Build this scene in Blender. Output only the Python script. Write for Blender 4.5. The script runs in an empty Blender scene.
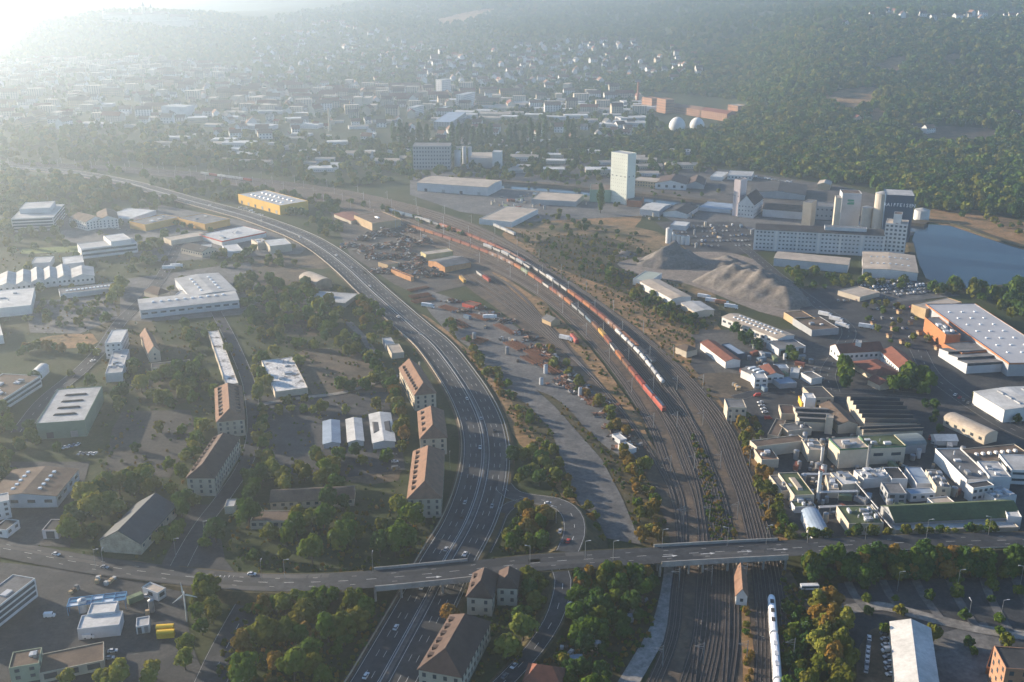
import bpy, bmesh, math, random
import numpy as np
from mathutils import Vector, Matrix

# ------------------------------------------------------------------ camera, sky, sun, exposure
SC = bpy.context.scene
COL = SC.collection
CAM_H, FPX, HORIZON = 230.0, 1024.0, -20.0
PITCH = math.atan((341 - HORIZON) / FPX)
cam_data = bpy.data.cameras.new('camera')
cam_data.sensor_width = 36.0
cam_data.lens = 36.0
cam_data.clip_start = 1.0
cam_data.clip_end = 30000.0
cam = bpy.data.objects.new('camera', cam_data)
COL.objects.link(cam)
cam.location = (0, 0, CAM_H)
cam.rotation_euler = (math.pi / 2 - PITCH, 0, 0)
SC.camera = cam

SUN_ELEV = math.radians(14.0)
SUN_LEFT = math.radians(63.0)          # azimuth of the sun, left of the view direction (+Y)
sun_vec = Vector((-math.sin(SUN_LEFT) * math.cos(SUN_ELEV), math.cos(SUN_LEFT) * math.cos(SUN_ELEV), math.sin(SUN_ELEV)))
world = bpy.data.worlds.new('World')
SC.world = world
world.use_nodes = True
wn = world.node_tree
sky = wn.nodes.new('ShaderNodeTexSky')
sky.sky_type = 'NISHITA'
sky.sun_disc = False
sky.sun_elevation = SUN_ELEV
sky.sun_rotation = -SUN_LEFT
sky.altitude = 200
sky.air_density = 1.0
sky.dust_density = 0.1
sky.ozone_density = 4.0
bg = wn.nodes['Background']
wn.links.new(sky.outputs[0], bg.inputs[0])
bg.inputs[1].default_value = 0.095
sun_data = bpy.data.lights.new('sun', 'SUN')
sun_data.energy = 5.0
sun_data.angle = math.radians(0.5)
sun_data.color = (1.0, 0.83, 0.63)
sun = bpy.data.objects.new('sun', sun_data)
COL.objects.link(sun)
sun.rotation_euler = sun_vec.to_track_quat('Z', 'Y').to_euler()
SC.view_settings.view_transform = 'Standard'
SC.view_settings.look = 'None'
SC.view_settings.exposure = 1.5
SC.view_settings.gamma = 1.0
SC.view_settings.use_curve_mapping = False
SC.cycles.use_denoising = True
SC.cycles.max_bounces = 6
SC.cycles.diffuse_bounces = 2
SC.cycles.glossy_bounces = 2
SC.cycles.transmission_bounces = 3
SC.cycles.volume_bounces = 1
SC.cycles.sample_clamp_indirect = 6.0
HAZE_DENSITY = 1.75e-4
HAZE_ANISO = 0.67
HAZE_COLOR = (0.78, 0.90, 1.0)

# ------------------------------------------------------------------ terrain height and survey helpers
AZ = np.array([-0.9, -0.6, -0.45, -0.3, -0.2, -0.1, 0.0, 0.1, 0.2, 0.3, 0.45, 0.9])
DD = np.array([0, 1500, 1800, 2100, 2400, 3000, 3600, 4500, 6000, 9500.])
HT = np.array([
    [0, 0, 0, 0, 0, 0, 0, 10, 80, 225],
    [0, 0, 0, 0, 0, 0, 0, 12, 85, 225],
    [0, 0, 0, 0, 0, 0, 10, 30, 95, 225],
    [0, 0, 0, 0, 0, 2, 35, 70, 130, 225],
    [0, 0, 0, 0, 2, 22, 62, 112, 168, 225],
    [0, 0, 0, 0, 6, 45, 88, 140, 190, 215],
    [0, 0, 0, 0, 10, 64, 106, 152, 202, 225],
    [0, 0, 0, 2, 20, 78, 116, 158, 210, 228],
    [0, 0, 0, 6, 56, 138, 158, 180, 215, 230],
    [0, 0, 30, 88, 140, 164, 170, 190, 218, 230],
    [0, 0, 45, 108, 155, 168, 172, 192, 220, 232],
    [0, 0, 45, 110, 158, 170, 174, 194, 222, 234]])


def smooth(t):
    return t * t * (3 - 2 * t)


def height(X, Y):
    X = np.asarray(X, float)
    Y = np.asarray(Y, float)
    D = np.clip(Y, 1.0, 9499.0)
    a = np.clip(X / D, -0.899, 0.899)
    i = np.clip(np.searchsorted(AZ, a, 'right') - 1, 0, len(AZ) - 2)
    j = np.clip(np.searchsorted(DD, D, 'right') - 1, 0, len(DD) - 2)
    u = smooth((a - AZ[i]) / (AZ[i + 1] - AZ[i]))
    v = (D - DD[j]) / (DD[j + 1] - DD[j])
    v = 0.6 * v + 0.4 * smooth(v)
    z = (HT[i, j] * (1 - u) + HT[i + 1, j] * u) * (1 - v) + (HT[i, j + 1] * (1 - u) + HT[i + 1, j + 1] * u) * v
    z = z + 98 * np.exp(-(((X + 1480) / 560) ** 2 + ((Y - 3850) / 430) ** 2))
    k = np.clip((z - 3) / 40.0, 0, 1)
    und = 9 * np.sin(X * .0061 + Y * .0013) * np.sin(Y * .0052 + 1.3) + 5 * np.sin(X * .013 + 2 + Y * .004) * np.sin(Y * .0105 - X * .003)
    z = z + k * und
    return np.where(Y < 1200, 0.0, np.minimum(z, 236))


_c, _s = math.cos(PITCH), math.sin(PITCH)


def ray(px, py):
    dx = (px - 512.0) / FPX
    dy = (341.0 - py) / FPX
    return dx, _c + dy * _s, -_s + dy * _c


def W(px, py, z=0.0):
    """survey point: where the sight line to a picture point meets the level z"""
    dx, ry, rz = ray(px, py)
    t = (z - CAM_H) / rz
    return (dx * t, ry * t, z)


def P(px, py):
    """survey point on the terrain"""
    dx, ry, rz = ray(px, py)
    t = np.concatenate([np.arange(250, 3000, 4.0), np.arange(3000, 9400, 12.0)])
    hit = np.nonzero(height(dx * t, ry * t) >= CAM_H + rz * t)[0]
    k = t[hit[0]] if len(hit) else 9300.0
    x, y = dx * k, ry * k
    return (x, y, float(height(x, y)))


def scale_at(py):
    return (py - HORIZON) * _c / CAM_H


# ------------------------------------------------------------------ materials
MATS = {}


def nodes_of(name):
    m = bpy.data.materials.new(name)
    m.use_nodes = True
    nt = m.node_tree
    return m, nt, nt.nodes['Principled BSDF']


def noise_node(nt, scale, detail=4, rough=0.6, coord=None):
    n = nt.nodes.new('ShaderNodeTexNoise')
    n.inputs['Scale'].default_value = scale
    n.inputs['Detail'].default_value = detail
    n.inputs['Roughness'].default_value = rough
    if coord is None:
        g = nt.nodes.new('ShaderNodeNewGeometry')
        coord = g.outputs['Position']
    nt.links.new(coord, n.inputs['Vector'])
    return n


def ramp_node(nt, fac, stops):
    r = nt.nodes.new('ShaderNodeValToRGB')
    el = r.color_ramp.elements
    while len(el) < len(stops):
        el.new(0.5)
    for e, (p, c) in zip(el, stops):
        e.position = p
        e.color = (c[0], c[1], c[2], 1)
    nt.links.new(fac, r.inputs[0])
    return r


def mix_node(nt, a, b, fac, mode='MIX'):
    m = nt.nodes.new('ShaderNodeMix')
    m.data_type = 'RGBA'
    m.blend_type = mode
    for sock, v in ((m.inputs[6], a), (m.inputs[7], b)):
        if isinstance(v, tuple):
            sock.default_value = (v[0], v[1], v[2], 1)
        else:
            nt.links.new(v, sock)
    if isinstance(fac, (int, float)):
        m.inputs[0].default_value = fac
    else:
        nt.links.new(fac, m.inputs[0])
    return m.outputs[2]


def mat(name, col, rough=0.8, var=0.25, scale=0.15, metal=0.0, rib=None):
    """plain surface with weathering: two noises over world position"""
    if name in MATS:
        return MATS[name]
    m, nt, b = nodes_of(name)
    n1 = noise_node(nt, scale, 5, 0.65)
    n2 = noise_node(nt, scale * 9, 3, 0.6)
    lo = tuple(c * (1 - var) for c in col)
    hi = tuple(min(1, c * (1 + var * 0.7)) for c in col)
    r = ramp_node(nt, n1.outputs[0], [(0.32, lo), (0.68, hi)])
    r2 = ramp_node(nt, n2.outputs[0], [(0.3, (1 - var * .7,) * 3), (0.7, (1,) * 3)])
    c = mix_node(nt, r.outputs[0], r2.outputs[0], 1.0, 'MULTIPLY')
    nt.links.new(c, b.inputs['Base Color'])
    b.inputs['Roughness'].default_value = rough
    b.inputs['Metallic'].default_value = metal
    b.inputs['Specular IOR Level'].default_value = 0.25
    if rib:
        tc = nt.nodes.new('ShaderNodeTexCoord')
        w = nt.nodes.new('ShaderNodeTexWave')
        w.inputs['Scale'].default_value = rib
        w.bands_direction = 'X'
        nt.links.new(tc.outputs['Object'], w.inputs['Vector'])
        bp = nt.nodes.new('ShaderNodeBump')
        bp.inputs['Strength'].default_value = 0.35
        bp.inputs['Distance'].default_value = 0.1
        nt.links.new(w.outputs[0], bp.inputs['Height'])
        nt.links.new(bp.outputs[0], b.inputs['Normal'])
    MATS[name] = m
    return m


def ground_mat():
    m, nt, b = nodes_of('valley_ground')
    n1 = noise_node(nt, 0.012, 6, 0.6)
    n2 = noise_node(nt, 0.06, 5, 0.65)
    n3 = noise_node(nt, 0.5, 3, 0.7)
    r1 = ramp_node(nt, n1.outputs[0], [(0.36, (.026, .044, .014)), (0.52, (.042, .056, .02)), (0.66, (.075, .068, .034))])
    r2 = ramp_node(nt, n2.outputs[0], [(0.35, (.03, .048, .015)), (0.52, (.05, .058, .024)), (0.7, (.085, .075, .048))])
    c = mix_node(nt, r1.outputs[0], r2.outputs[0], 0.5)
    r3 = ramp_node(nt, n3.outputs[0], [(0.3, (.6,) * 3), (0.7, (1.1,) * 3)])
    c = mix_node(nt, c, r3.outputs[0], 1.0, 'MULTIPLY')
    # the wooded and settled slopes: a greener floor with height
    g = nt.nodes.new('ShaderNodeNewGeometry')
    sx = nt.nodes.new('ShaderNodeSeparateXYZ')
    nt.links.new(g.outputs['Position'], sx.inputs[0])
    mr = nt.nodes.new('ShaderNodeMapRange')
    mr.inputs[1].default_value = 2
    mr.inputs[2].default_value = 20
    nt.links.new(sx.outputs[2], mr.inputs[0])
    rg = ramp_node(nt, n1.outputs[0], [(0.35, (.022, .034, .012)), (0.6, (.042, .052, .02)), (0.72, (.085, .075, .035))])
    c = mix_node(nt, c, rg.outputs[0], mr.outputs[0])
    nt.links.new(c, b.inputs['Base Color'])
    b.inputs['Roughness'].default_value = 0.95
    b.inputs['Specular IOR Level'].default_value = 0.1
    return m


def patch_mat(name, stops, s1=0.05, s2=0.6, rough=0.92):
    """ground cover of several tones broken up by noise"""
    if name in MATS:
        return MATS[name]
    m, nt, b = nodes_of(name)
    n1 = noise_node(nt, s1, 6, 0.65)
    n2 = noise_node(nt, s2, 4, 0.7)
    r1 = ramp_node(nt, n1.outputs[0], stops)
    r2 = ramp_node(nt, n2.outputs[0], [(0.3, (.6,) * 3), (0.7, (1.18,) * 3)])
    c = mix_node(nt, r1.outputs[0], r2.outputs[0], 1.0, 'MULTIPLY')
    n3 = noise_node(nt, s1 * 4.3, 8, 0.75)
    r3 = ramp_node(nt, n3.outputs[0], [(0.36, (.72,) * 3), (0.5, (1.0,) * 3), (0.66, (1.2,) * 3)])
    c = mix_node(nt, c, r3.outputs[0], 1.0, 'MULTIPLY')
    nt.links.new(c, b.inputs['Base Color'])
    b.inputs['Roughness'].default_value = rough
    b.inputs['Specular IOR Level'].default_value = 0.2
    MATS[name] = m
    return m


ASPHALT = patch_mat('asphalt', [(0.33, (.030, .032, .036)), (0.5, (.043, .044, .047)), (0.68, (.07, .068, .065))], .06, .8, .85)
ROAD = patch_mat('road_asphalt', [(0.35, (.028, .031, .036)), (0.52, (.038, .041, .046)), (0.68, (.052, .053, .055))], .05, .5, .8)
CONCRETE = patch_mat('concrete_yard', [(0.32, (.075, .076, .078)), (0.5, (.11, .109, .107)), (0.68, (.155, .148, .138))], .04, .5)
PALEYARD = patch_mat('pale_paving', [(0.32, (.16, .15, .135)), (0.55, (.24, .225, .2)), (0.7, (.3, .28, .25))], .05, .6)
DRYGRASS = patch_mat('dry_grass', [(0.33, (.095, .078, .030)), (0.46, (.20, .122, .052)), (0.6, (.29, .165, .075)), (0.75, (.12, .10, .038))], .06, .45)
EARTH = patch_mat('bare_earth', [(0.33, (.055, .048, .034)), (0.5, (.09, .07, .048)), (0.68, (.16, .115, .072))], .05, .5)
BALLAST = patch_mat('rail_ballast', [(0.32, (.046, .040, .035)), (0.48, (.082, .064, .050)), (0.6, (.13, .092, .060)), (0.72, (.088, .078, .05))], .045, .5)
TRACKBED = patch_mat('track_bed_stone', [(0.3, (.040, .035, .032)), (0.6, (.065, .054, .047))], .2, 1.5)
GRASS = patch_mat('green_grass', [(0.33, (.035, .055, .018)), (0.55, (.055, .078, .024)), (0.72, (.09, .09, .04))], .06, .6)
SCRUBG = patch_mat('scrub_floor', [(0.33, (.032, .036, .014)), (0.5, (.06, .05, .022)), (0.7, (.10, .072, .035))], .07, .5)
GRAVEL = patch_mat('gravel', [(0.3, (.17, .16, .15)), (0.6, (.25, .235, .215))], .05, .7)
PAINT = mat('road_paint', (.50, .50, .48), .7, .25, .4)
WHITE = mat('white_render', (.56, .55, .53), .85, .14, .08)
CREAM = mat('cream_render', (.47, .41, .32), .85, .16, .08)
BEIGE = mat('beige_render', (.40, .35, .27), .85, .16, .08)
TAN = mat('tan_render', (.42, .30, .17), .85, .18, .08)
OCHRE = mat('ochre_cladding', (.52, .29, .075), .7, .12, .08)
YELLOWW = mat('yellow_cladding', (.62, .36, .045), .6, .10, .08)
ORANGEW = mat('orange_cladding', (.36, .14, .055), .6, .10, .08)
GREYW = mat('grey_cladding', (.30, .31, .32), .75, .16, .08)
LIGHTW = mat('light_grey_cladding', (.45, .46, .47), .75, .14, .08)
BLUEW = mat('blue_cladding', (.022, .052, .095), .6, .14, .08)
GREENW = mat('sage_cladding', (.165, .22, .155), .75, .14, .08)
PALEGREEN = mat('pale_green_render', (.56, .58, .50), .8, .1, .05)
PINKW = mat('pinkish_render', (.50, .43, .42), .85, .12, .06)
BRICK = mat('red_brick', (.30, .115, .055), .9, .22, .2)
BRICKTAN = mat('orange_brick', (.33, .18, .11), .9, .2, .1)
DARKW = mat('dark_cladding', (.07, .07, .075), .8, .2, .1)
REDW = mat('red_cladding', (.42, .06, .035), .6, .15, .1)
R_GREY = mat('grey_roof_felt', (.15, .15, .15), .9, 0.42, .12)
R_LIGHT = mat('light_roof_sheet', (.38, .375, .36), .75, 0.30, .1)
R_PALE = mat('pale_roof_sheet', (.52, .51, .48), .7, 0.30, .1, rib=1.2)
R_DARK = mat('dark_roof_felt', (.05, .05, .052), .9, 0.45, .12)
R_BROWN = mat('brown_roof', (.13, .092, .066), .9, 0.42, .14)
R_TILE = mat('clay_tile_roof', (.20, .115, .075), .9, .26, .35)
R_RED = mat('red_tile_roof', (.185, .070, .045), .85, .24, .3)
R_DKTILE = mat('dark_tile_roof', (.085, .055, .044), .9, .28, .3)
R_SLATE = mat('slate_roof', (.045, .052, .06), .7, .25, .2)
R_GREEN = mat('green_roof', (.075, .10, .042), .85, 0.38, .1)
R_WARM = mat('warm_roof_sheet', (.40, .335, .265), .8, 0.27, .08)
R_BLUE = mat('blue_grey_roof', (.24, .30, .37), .65, 0.22, .1, rib=1.2)
R_PATCH = patch_mat('weathered_white_roof', [(0.36, (.10, .09, .08)), (0.45, (.52, .50, .47)), (0.62, (.66, .64, .6)), (0.72, (.25, .22, .18))], .12, .8, .8)
STEEL = mat('steel', (.32, .33, .34), .45, .2, .3, .6)
RUST = mat('rusty_steel', (.17, .072, .04), .85, .3, .4)
SCRAPM = [mat('scrap_' + n, c, .7, .35, .6) for n, c in (('rust', (.16, .07, .04)), ('grey', (.22, .22, .22)), ('dark', (.05, .048, .05)), ('pale', (.45, .44, .42)), ('brown', (.12, .085, .06)))]


def glass_mat():
    m, nt, b = nodes_of('window_glass')
    b.inputs['Base Color'].default_value = (.045, .055, .065, 1)
    b.inputs['Roughness'].default_value = 0.2
    MATS['window_glass'] = m
    return m


GLASS = glass_mat()
SKYLIGHT = mat('skylight_acrylic', (.62, .65, .66), .3, .1, .3)
BLUEGLASS = mat('blue_glass_roof', (.10, .22, .32), .25, .3, .3)


def leaf_mat(name, stops, trans=0.25):
    m = bpy.data.materials.new(name)
    m.use_nodes = True
    nt = m.node_tree
    nt.nodes.clear()
    out = nt.nodes.new('ShaderNodeOutputMaterial')
    oi = nt.nodes.new('ShaderNodeObjectInfo')
    g = nt.nodes.new('ShaderNodeNewGeometry')
    a1 = nt.nodes.new('ShaderNodeMath')
    a1.operation = 'MULTIPLY_ADD'
    nt.links.new(g.outputs['Random Per Island'], a1.inputs[0])
    a1.inputs[1].default_value = 0.30
    a2 = nt.nodes.new('ShaderNodeMath')
    a2.operation = 'MULTIPLY'
    nt.links.new(oi.outputs['Random'], a2.inputs[0])
    a2.inputs[1].default_value = 0.70
    nt.links.new(a2.outputs[0], a1.inputs[2])
    r = ramp_node(nt, a1.outputs[0], stops)
    d = nt.nodes.new('ShaderNodeBsdfDiffuse')
    t = nt.nodes.new('ShaderNodeBsdfTranslucent')
    nt.links.new(r.outputs[0], d.inputs[0])
    nt.links.new(r.outputs[0], t.inputs[0])
    mx = nt.nodes.new('ShaderNodeMixShader')
    mx.inputs[0].default_value = trans
    nt.links.new(d.outputs[0], mx.inputs[1])
    nt.links.new(t.outputs[0], mx.inputs[2])
    nt.links.new(mx.outputs[0], out.inputs[0])
    return m


LEAF = {
    'green': leaf_mat('leaf_green', [(0.0, (.052, .098, .014)), (0.5, (.074, .122, .016)), (1.0, (.115, .14, .02))]),
    'olive': leaf_mat('leaf_olive', [(0.0, (.085, .105, .016)), (0.5, (.12, .125, .02)), (1.0, (.165, .14, .024))]),
    'lime': leaf_mat('leaf_lime', [(0.0, (.13, .16, .028)), (0.5, (.18, .19, .034)), (1.0, (.23, .20, .038))]),
    'autumn': leaf_mat('leaf_autumn', [(0.0, (.14, .105, .022)), (0.5, (.19, .125, .026)), (1.0, (.235, .125, .03))]),
    'dark': leaf_mat('leaf_dark', [(0.0, (.030, .066, .018)), (0.5, (.044, .086, .020)), (1.0, (.064, .10, .02))]),
}
BARK = mat('bark', (.075, .058, .045), .95, .3, .8)

# ------------------------------------------------------------------ mesh helpers
rng = random.Random(7)
nrng = np.random.default_rng(7)


class MB:
    def __init__(self):
        self.v, self.f, self.m = [], [], []

    def quad(self, a, b, c, d, mi=0):
        n = len(self.v)
        self.v += [tuple(a), tuple(b), tuple(c), tuple(d)]
        self.f.append((n, n + 1, n + 2, n + 3))
        self.m.append(mi)

    def tri(self, a, b, c, mi=0):
        n = len(self.v)
        self.v += [tuple(a), tuple(b), tuple(c)]
        self.f.append((n, n + 1, n + 2))
        self.m.append(mi)

    def poly(self, pts, mi=0):
        n = len(self.v)
        self.v += [tuple(p) for p in pts]
        self.f.append(tuple(range(n, n + len(pts))))
        self.m.append(mi)

    def hexa(self, lo, hi, mi=0, bottom=False):
        """closed prism between two rings of equal length"""
        n = len(self.v)
        k = len(lo)
        self.v += [tuple(p) for p in lo] + [tuple(p) for p in hi]
        for i in range(k):
            j = (i + 1) % k
            self.f.append((n + i, n + j, n + k + j, n + k + i))
            self.m.append(mi)
        self.f.append(tuple(range(n + k, n + 2 * k)))
        self.m.append(mi)
        if bottom:
            self.f.append(tuple(reversed(range(n, n + k))))
            self.m.append(mi)

    def box(self, x0, x1, y0, y1, z0, z1, mi=0, bottom=False):
        self.hexa([(x0, y0, z0), (x1, y0, z0), (x1, y1, z0), (x0, y1, z0)],
                  [(x0, y0, z1), (x1, y0, z1), (x1, y1, z1), (x0, y1, z1)], mi, bottom)

    def cyl(self, x, y, z0, z1, r0, r1=None, n=12, mi=0):
        r1 = r0 if r1 is None else r1
        ring = [(math.cos(2 * math.pi * i / n), math.sin(2 * math.pi * i / n)) for i in range(n)]
        self.hexa([(x + r0 * c, y + r0 * s, z0) for c, s in ring], [(x + r1 * c, y + r1 * s, z1) for c, s in ring], mi)

    def bar(self, a, b, w, mi=0):
        a, b = Vector(a), Vector(b)
        d = (b - a).normalized()
        u = d.cross(Vector((0, 0, 1)) if abs(d.z) < .9 else Vector((1, 0, 0))).normalized() * w / 2
        v = d.cross(u).normalized() * w / 2
        r = [u + v, v - u, -u - v, u - v]
        self.hexa([a + q for q in r], [b + q for q in r], mi, True)

    def mesh(self, name, mats):
        me = bpy.data.meshes.new(name)
        me.from_pydata(self.v, [], self.f)
        for m in (mats if isinstance(mats, (list, tuple)) else [mats]):
            me.materials.append(m)
        if any(self.m):
            me.polygons.foreach_set('material_index', self.m)
        me.update()
        return me

    def build(self, name, mats, parent=None, smooth_=False):
        me = self.mesh(name, mats)
        if smooth_:
            me.polygons.foreach_set('use_smooth', [True] * len(me.polygons))
        return link(name, me, parent)


def link(name, me, parent=None):
    o = bpy.data.objects.new(name, me)
    COL.objects.link(o)
    if parent is not None:
        o.parent = parent
    return o


def tag(o, label=None, cat=None, group=None, kind=None):
    if label:
        o['label'] = label
    if cat:
        o['category'] = cat
    if group:
        o['group'] = group
    if kind:
        o['kind'] = kind
    return o


def empty(name, loc, rz=0.0):
    o = bpy.data.objects.new(name, None)
    o.location = loc
    o.rotation_euler = (0, 0, rz)
    COL.objects.link(o)
    return o


def copy_tree(o, parent=None):
    c = o.copy()
    COL.objects.link(c)
    c.parent = parent
    for ch in o.children:
        copy_tree(ch, c)
    return c


ORD = ['first', 'second', 'third', 'fourth', 'fifth', 'sixth', 'seventh', 'eighth', 'ninth', 'tenth', 'eleventh', 'twelfth', 'thirteenth',
       'fourteenth', 'fifteenth', 'sixteenth', 'seventeenth', 'eighteenth', 'nineteenth']
TENS = {2: 'twenty', 3: 'thirty', 4: 'forty', 5: 'fifty', 6: 'sixty', 7: 'seventy', 8: 'eighty', 9: 'ninety'}


def ordinal(n):
    if n > 100:
        return 'hundred-and-' + ordinal(n - 100)
    if n == 100:
        return 'hundredth'
    if n <= 19:
        return ORD[n - 1]
    t, u = divmod(n, 10)
    if u == 0:
        return TENS[t][:-1] + 'ieth'
    return TENS[t] + '-' + ORD[u - 1]


def catmull(pts, step=6.0):
    p = np.array(pts, float)
    p = np.vstack([2 * p[0] - p[1], p, 2 * p[-1] - p[-2]])
    out = []
    for i in range(1, len(p) - 2):
        d = np.linalg.norm(p[i + 1] - p[i])
        n = max(2, int(d / step))
        t = np.linspace(0, 1, n, endpoint=False)[:, None]
        out.append(0.5 * ((2 * p[i]) + (-p[i - 1] + p[i + 1]) * t + (2 * p[i - 1] - 5 * p[i] + 4 * p[i + 1] - p[i + 2]) * t ** 2 + (-p[i - 1] + 3 * p[i] - 3 * p[i + 1] + p[i + 2]) * t ** 3))
    out.append(p[-2][None])
    return np.vstack(out)


def arclen(c):
    return np.concatenate([[0], np.cumsum(np.linalg.norm(np.diff(c, axis=0), axis=1))])


def along(c, s):
    """positions and unit tangents at arc lengths s"""
    L = arclen(c)
    s = np.atleast_1d(s)
    pos = np.stack([np.interp(s, L, c[:, k]) for k in range(3)], 1)
    a = np.stack([np.interp(np.clip(s - 2, 0, L[-1]), L, c[:, k]) for k in range(3)], 1)
    b = np.stack([np.interp(np.clip(s + 2, 0, L[-1]), L, c[:, k]) for k in range(3)], 1)
    t = b - a
    return pos, t / np.linalg.norm(t, axis=1)[:, None]


def side(c):
    t = np.gradient(c, axis=0)
    t[:, 2] = 0
    t /= np.linalg.norm(t, axis=1)[:, None] + 1e-9
    return np.stack([-t[:, 1], t[:, 0], 0 * t[:, 0]], 1)


def strip_mesh(name, a, b, m, dz=0.0):
    n = len(a)
    v = np.vstack([a, b]).astype(float)
    v[:, 2] += dz
    f = [(i, n + i, n + i + 1, i + 1) for i in range(n - 1)]
    # face up
    e1, e2 = v[n] - v[0], v[1] - v[0]
    if e1[0] * e2[1] - e1[1] * e2[0] < 0:
        f = [tuple(reversed(q)) for q in f]
    me = bpy.data.meshes.new(name)
    me.from_pydata([tuple(q) for q in v], [], f)
    me.materials.append(m)
    return me


def offset_strip(name, c, off0, off1, m, dz, parent=None):
    s = side(c)
    return link(name, strip_mesh(name, c + s * off0, c + s * off1, m, dz), parent)


def dashes(name, c, off, m, dz, parent, dash=3.5, gap=8.0, w=0.1, s0=0, s1=None):
    L = arclen(c)[-1]
    s1 = L if s1 is None else s1
    ss = np.arange(s0, s1 - dash, dash + gap)
    if len(ss) == 0:
        return
    mb = MB()
    for q in ss:
        p, t = along(c, [q, q + dash])
        n = np.stack([-t[:, 1], t[:, 0], 0 * t[:, 0]], 1)
        p = p + n * off
        p[:, 2] += dz
        mb.quad(p[0] - n[0] * w, p[1] - n[1] * w, p[1] + n[1] * w, p[0] + n[0] * w)
    o = mb.build(name, m, parent)
    o['kind'] = 'stuff'
    return o


SHEET = [0.03]
PAVED = []


def sheet(name, pts, m, cat=None):
    """a flat patch of ground laid over the sheet below it"""
    SHEET[0] += 0.008
    if not any(w in name for w in ('meadow', 'scrub', 'verge', 'bare', 'grass', 'field', 'campus_lot', 'garden', 'allotment', 'barrack', 'parade')):
        PAVED.append(list(pts))
    ps = [W(x, y) for x, y in pts]
    me = bpy.data.meshes.new(name)
    ar = sum(ps[i][0] * ps[(i + 1) % len(ps)][1] - ps[(i + 1) % len(ps)][0] * ps[i][1] for i in range(len(ps)))
    if ar < 0:
        ps = ps[::-1]
    me.from_pydata([(p[0], p[1], SHEET[0]) for p in ps], [], [tuple(range(len(ps)))])
    me.materials.append(m)
    o = link(name, me)
    o['kind'] = 'structure'
    return o


def soft(pts, amp=1.2, n=5):
    """natural outline: rounded and slightly ragged"""
    r = random.Random(len(pts) * 131 + int(pts[0][0]))
    p = np.array(list(pts) + [pts[0], pts[1], pts[2]], float)
    out = []
    for i in range(1, len(pts) + 1):
        for k in range(n):
            t = k / n
            q = 0.5 * ((2 * p[i]) + (-p[i - 1] + p[i + 1]) * t + (2 * p[i - 1] - 5 * p[i] + 4 * p[i + 1] - p[i + 2 if i + 2 < len(p) else 2]) * t * t + (-p[i - 1] + 3 * p[i] - 3 * p[i + 1] + p[i + 2 if i + 2 < len(p) else 2]) * t ** 3)
            a = amp * (q[1] + 20) / 500
            out.append((q[0] + r.uniform(-a, a) * 1.6, q[1] + r.uniform(-a, a) * .7))
    return out


# ------------------------------------------------------------------ ground
def build_ground():
    rows = np.concatenate([[-700, -200, 100, 300, 600, 900, 1200], np.arange(1240, 3000, 40), np.arange(3000, 5000, 80), np.arange(5000, 9400, 200)])
    cols = np.linspace(-0.9, 0.9, 170)
    X = np.outer(np.maximum(rows, 0) + 900, cols)
    Y = np.repeat(rows[:, None], len(cols), 1)
    Z = height(X, Y)
    v = np.stack([X, Y, Z], -1).reshape(-1, 3)
    nc = len(cols)
    f = [(r * nc + c, r * nc + c + 1, (r + 1) * nc + c + 1, (r + 1) * nc + c) for r in range(len(rows) - 1) for c in range(nc - 1)]
    me = bpy.data.meshes.new('ground')
    me.from_pydata([tuple(q) for q in v], [], f)
    me.materials.append(ground_mat())
    me.polygons.foreach_set('use_smooth', [True] * len(me.polygons))
    o = link('ground', me)
    o['kind'] = 'structure'


build_ground()

# natural ground cover
sheet('dry_meadow', soft([(505, 231), (560, 243), (620, 268), (670, 298), (722, 330), (700, 345), (735, 398), (757, 440), (792, 545), (768, 545), (752, 478), (728, 425), (690, 375), (645, 338), (598, 303), (560, 275), (515, 247)]), DRYGRASS)
sheet('dry_meadow', soft([(560, 210), (600, 205), (640, 214), (630, 230), (600, 238), (560, 232), (540, 222)]), DRYGRASS)
sheet('dry_meadow', soft([(640, 305), (690, 315), (720, 335), (690, 345), (660, 328)]), DRYGRASS)
sheet('dry_meadow', soft([(505, 226), (640, 228), (700, 262), (720, 320), (690, 332), (640, 305), (560, 262)]), patch_mat('sparse_dry_scrub', [(0.36, (.05, .058, .02)), (0.47, (.12, .09, .042)), (0.58, (.23, .15, .075)), (0.72, (.10, .088, .035))], .035, .45))
sheet('scrub_ground', soft([(540, 240), (600, 236), (650, 258), (660, 300), (715, 325), (690, 330), (640, 300), (590, 280), (545, 262)]), SCRUBG)
sheet('dry_meadow', soft([(537, 296), (565, 325), (600, 368), (640, 415), (652, 425), (640, 425), (600, 392), (560, 350), (530, 312)]), DRYGRASS)
sheet('scrub_ground', soft([(455, 318), (500, 350), (545, 345), (575, 372), (610, 405), (648, 450), (668, 500), (675, 545), (640, 545), (620, 500), (590, 520), (560, 480), (520, 425), (480, 372)]), SCRUBG)
sheet('dry_verge', soft([(400, 310), (430, 318), (470, 352), (500, 386), (530, 430), (560, 480), (590, 520), (600, 545), (590, 545), (565, 500), (530, 455), (510, 430), (497, 395), (470, 360), (440, 330)]), DRYGRASS)
sheet('bare_lot', soft([(250, 265), (300, 268), (330, 290), (330, 330), (290, 335), (255, 310)]), EARTH)
sheet('bare_lot', soft([(300, 352), (345, 350), (380, 362), (385, 395), (330, 402), (305, 385)]), EARTH)
sheet('bare_lot', soft([(325, 445), (395, 445), (398, 480), (350, 482), (330, 470)]), EARTH)
sheet('bare_lot', soft([(230, 228), (310, 246), (330, 268), (260, 262), (215, 246)]), EARTH)
sheet('bare_lot', soft([(120, 560), (165, 570), (185, 600), (180, 625), (150, 615), (110, 590), (85, 575)]), EARTH)
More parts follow.
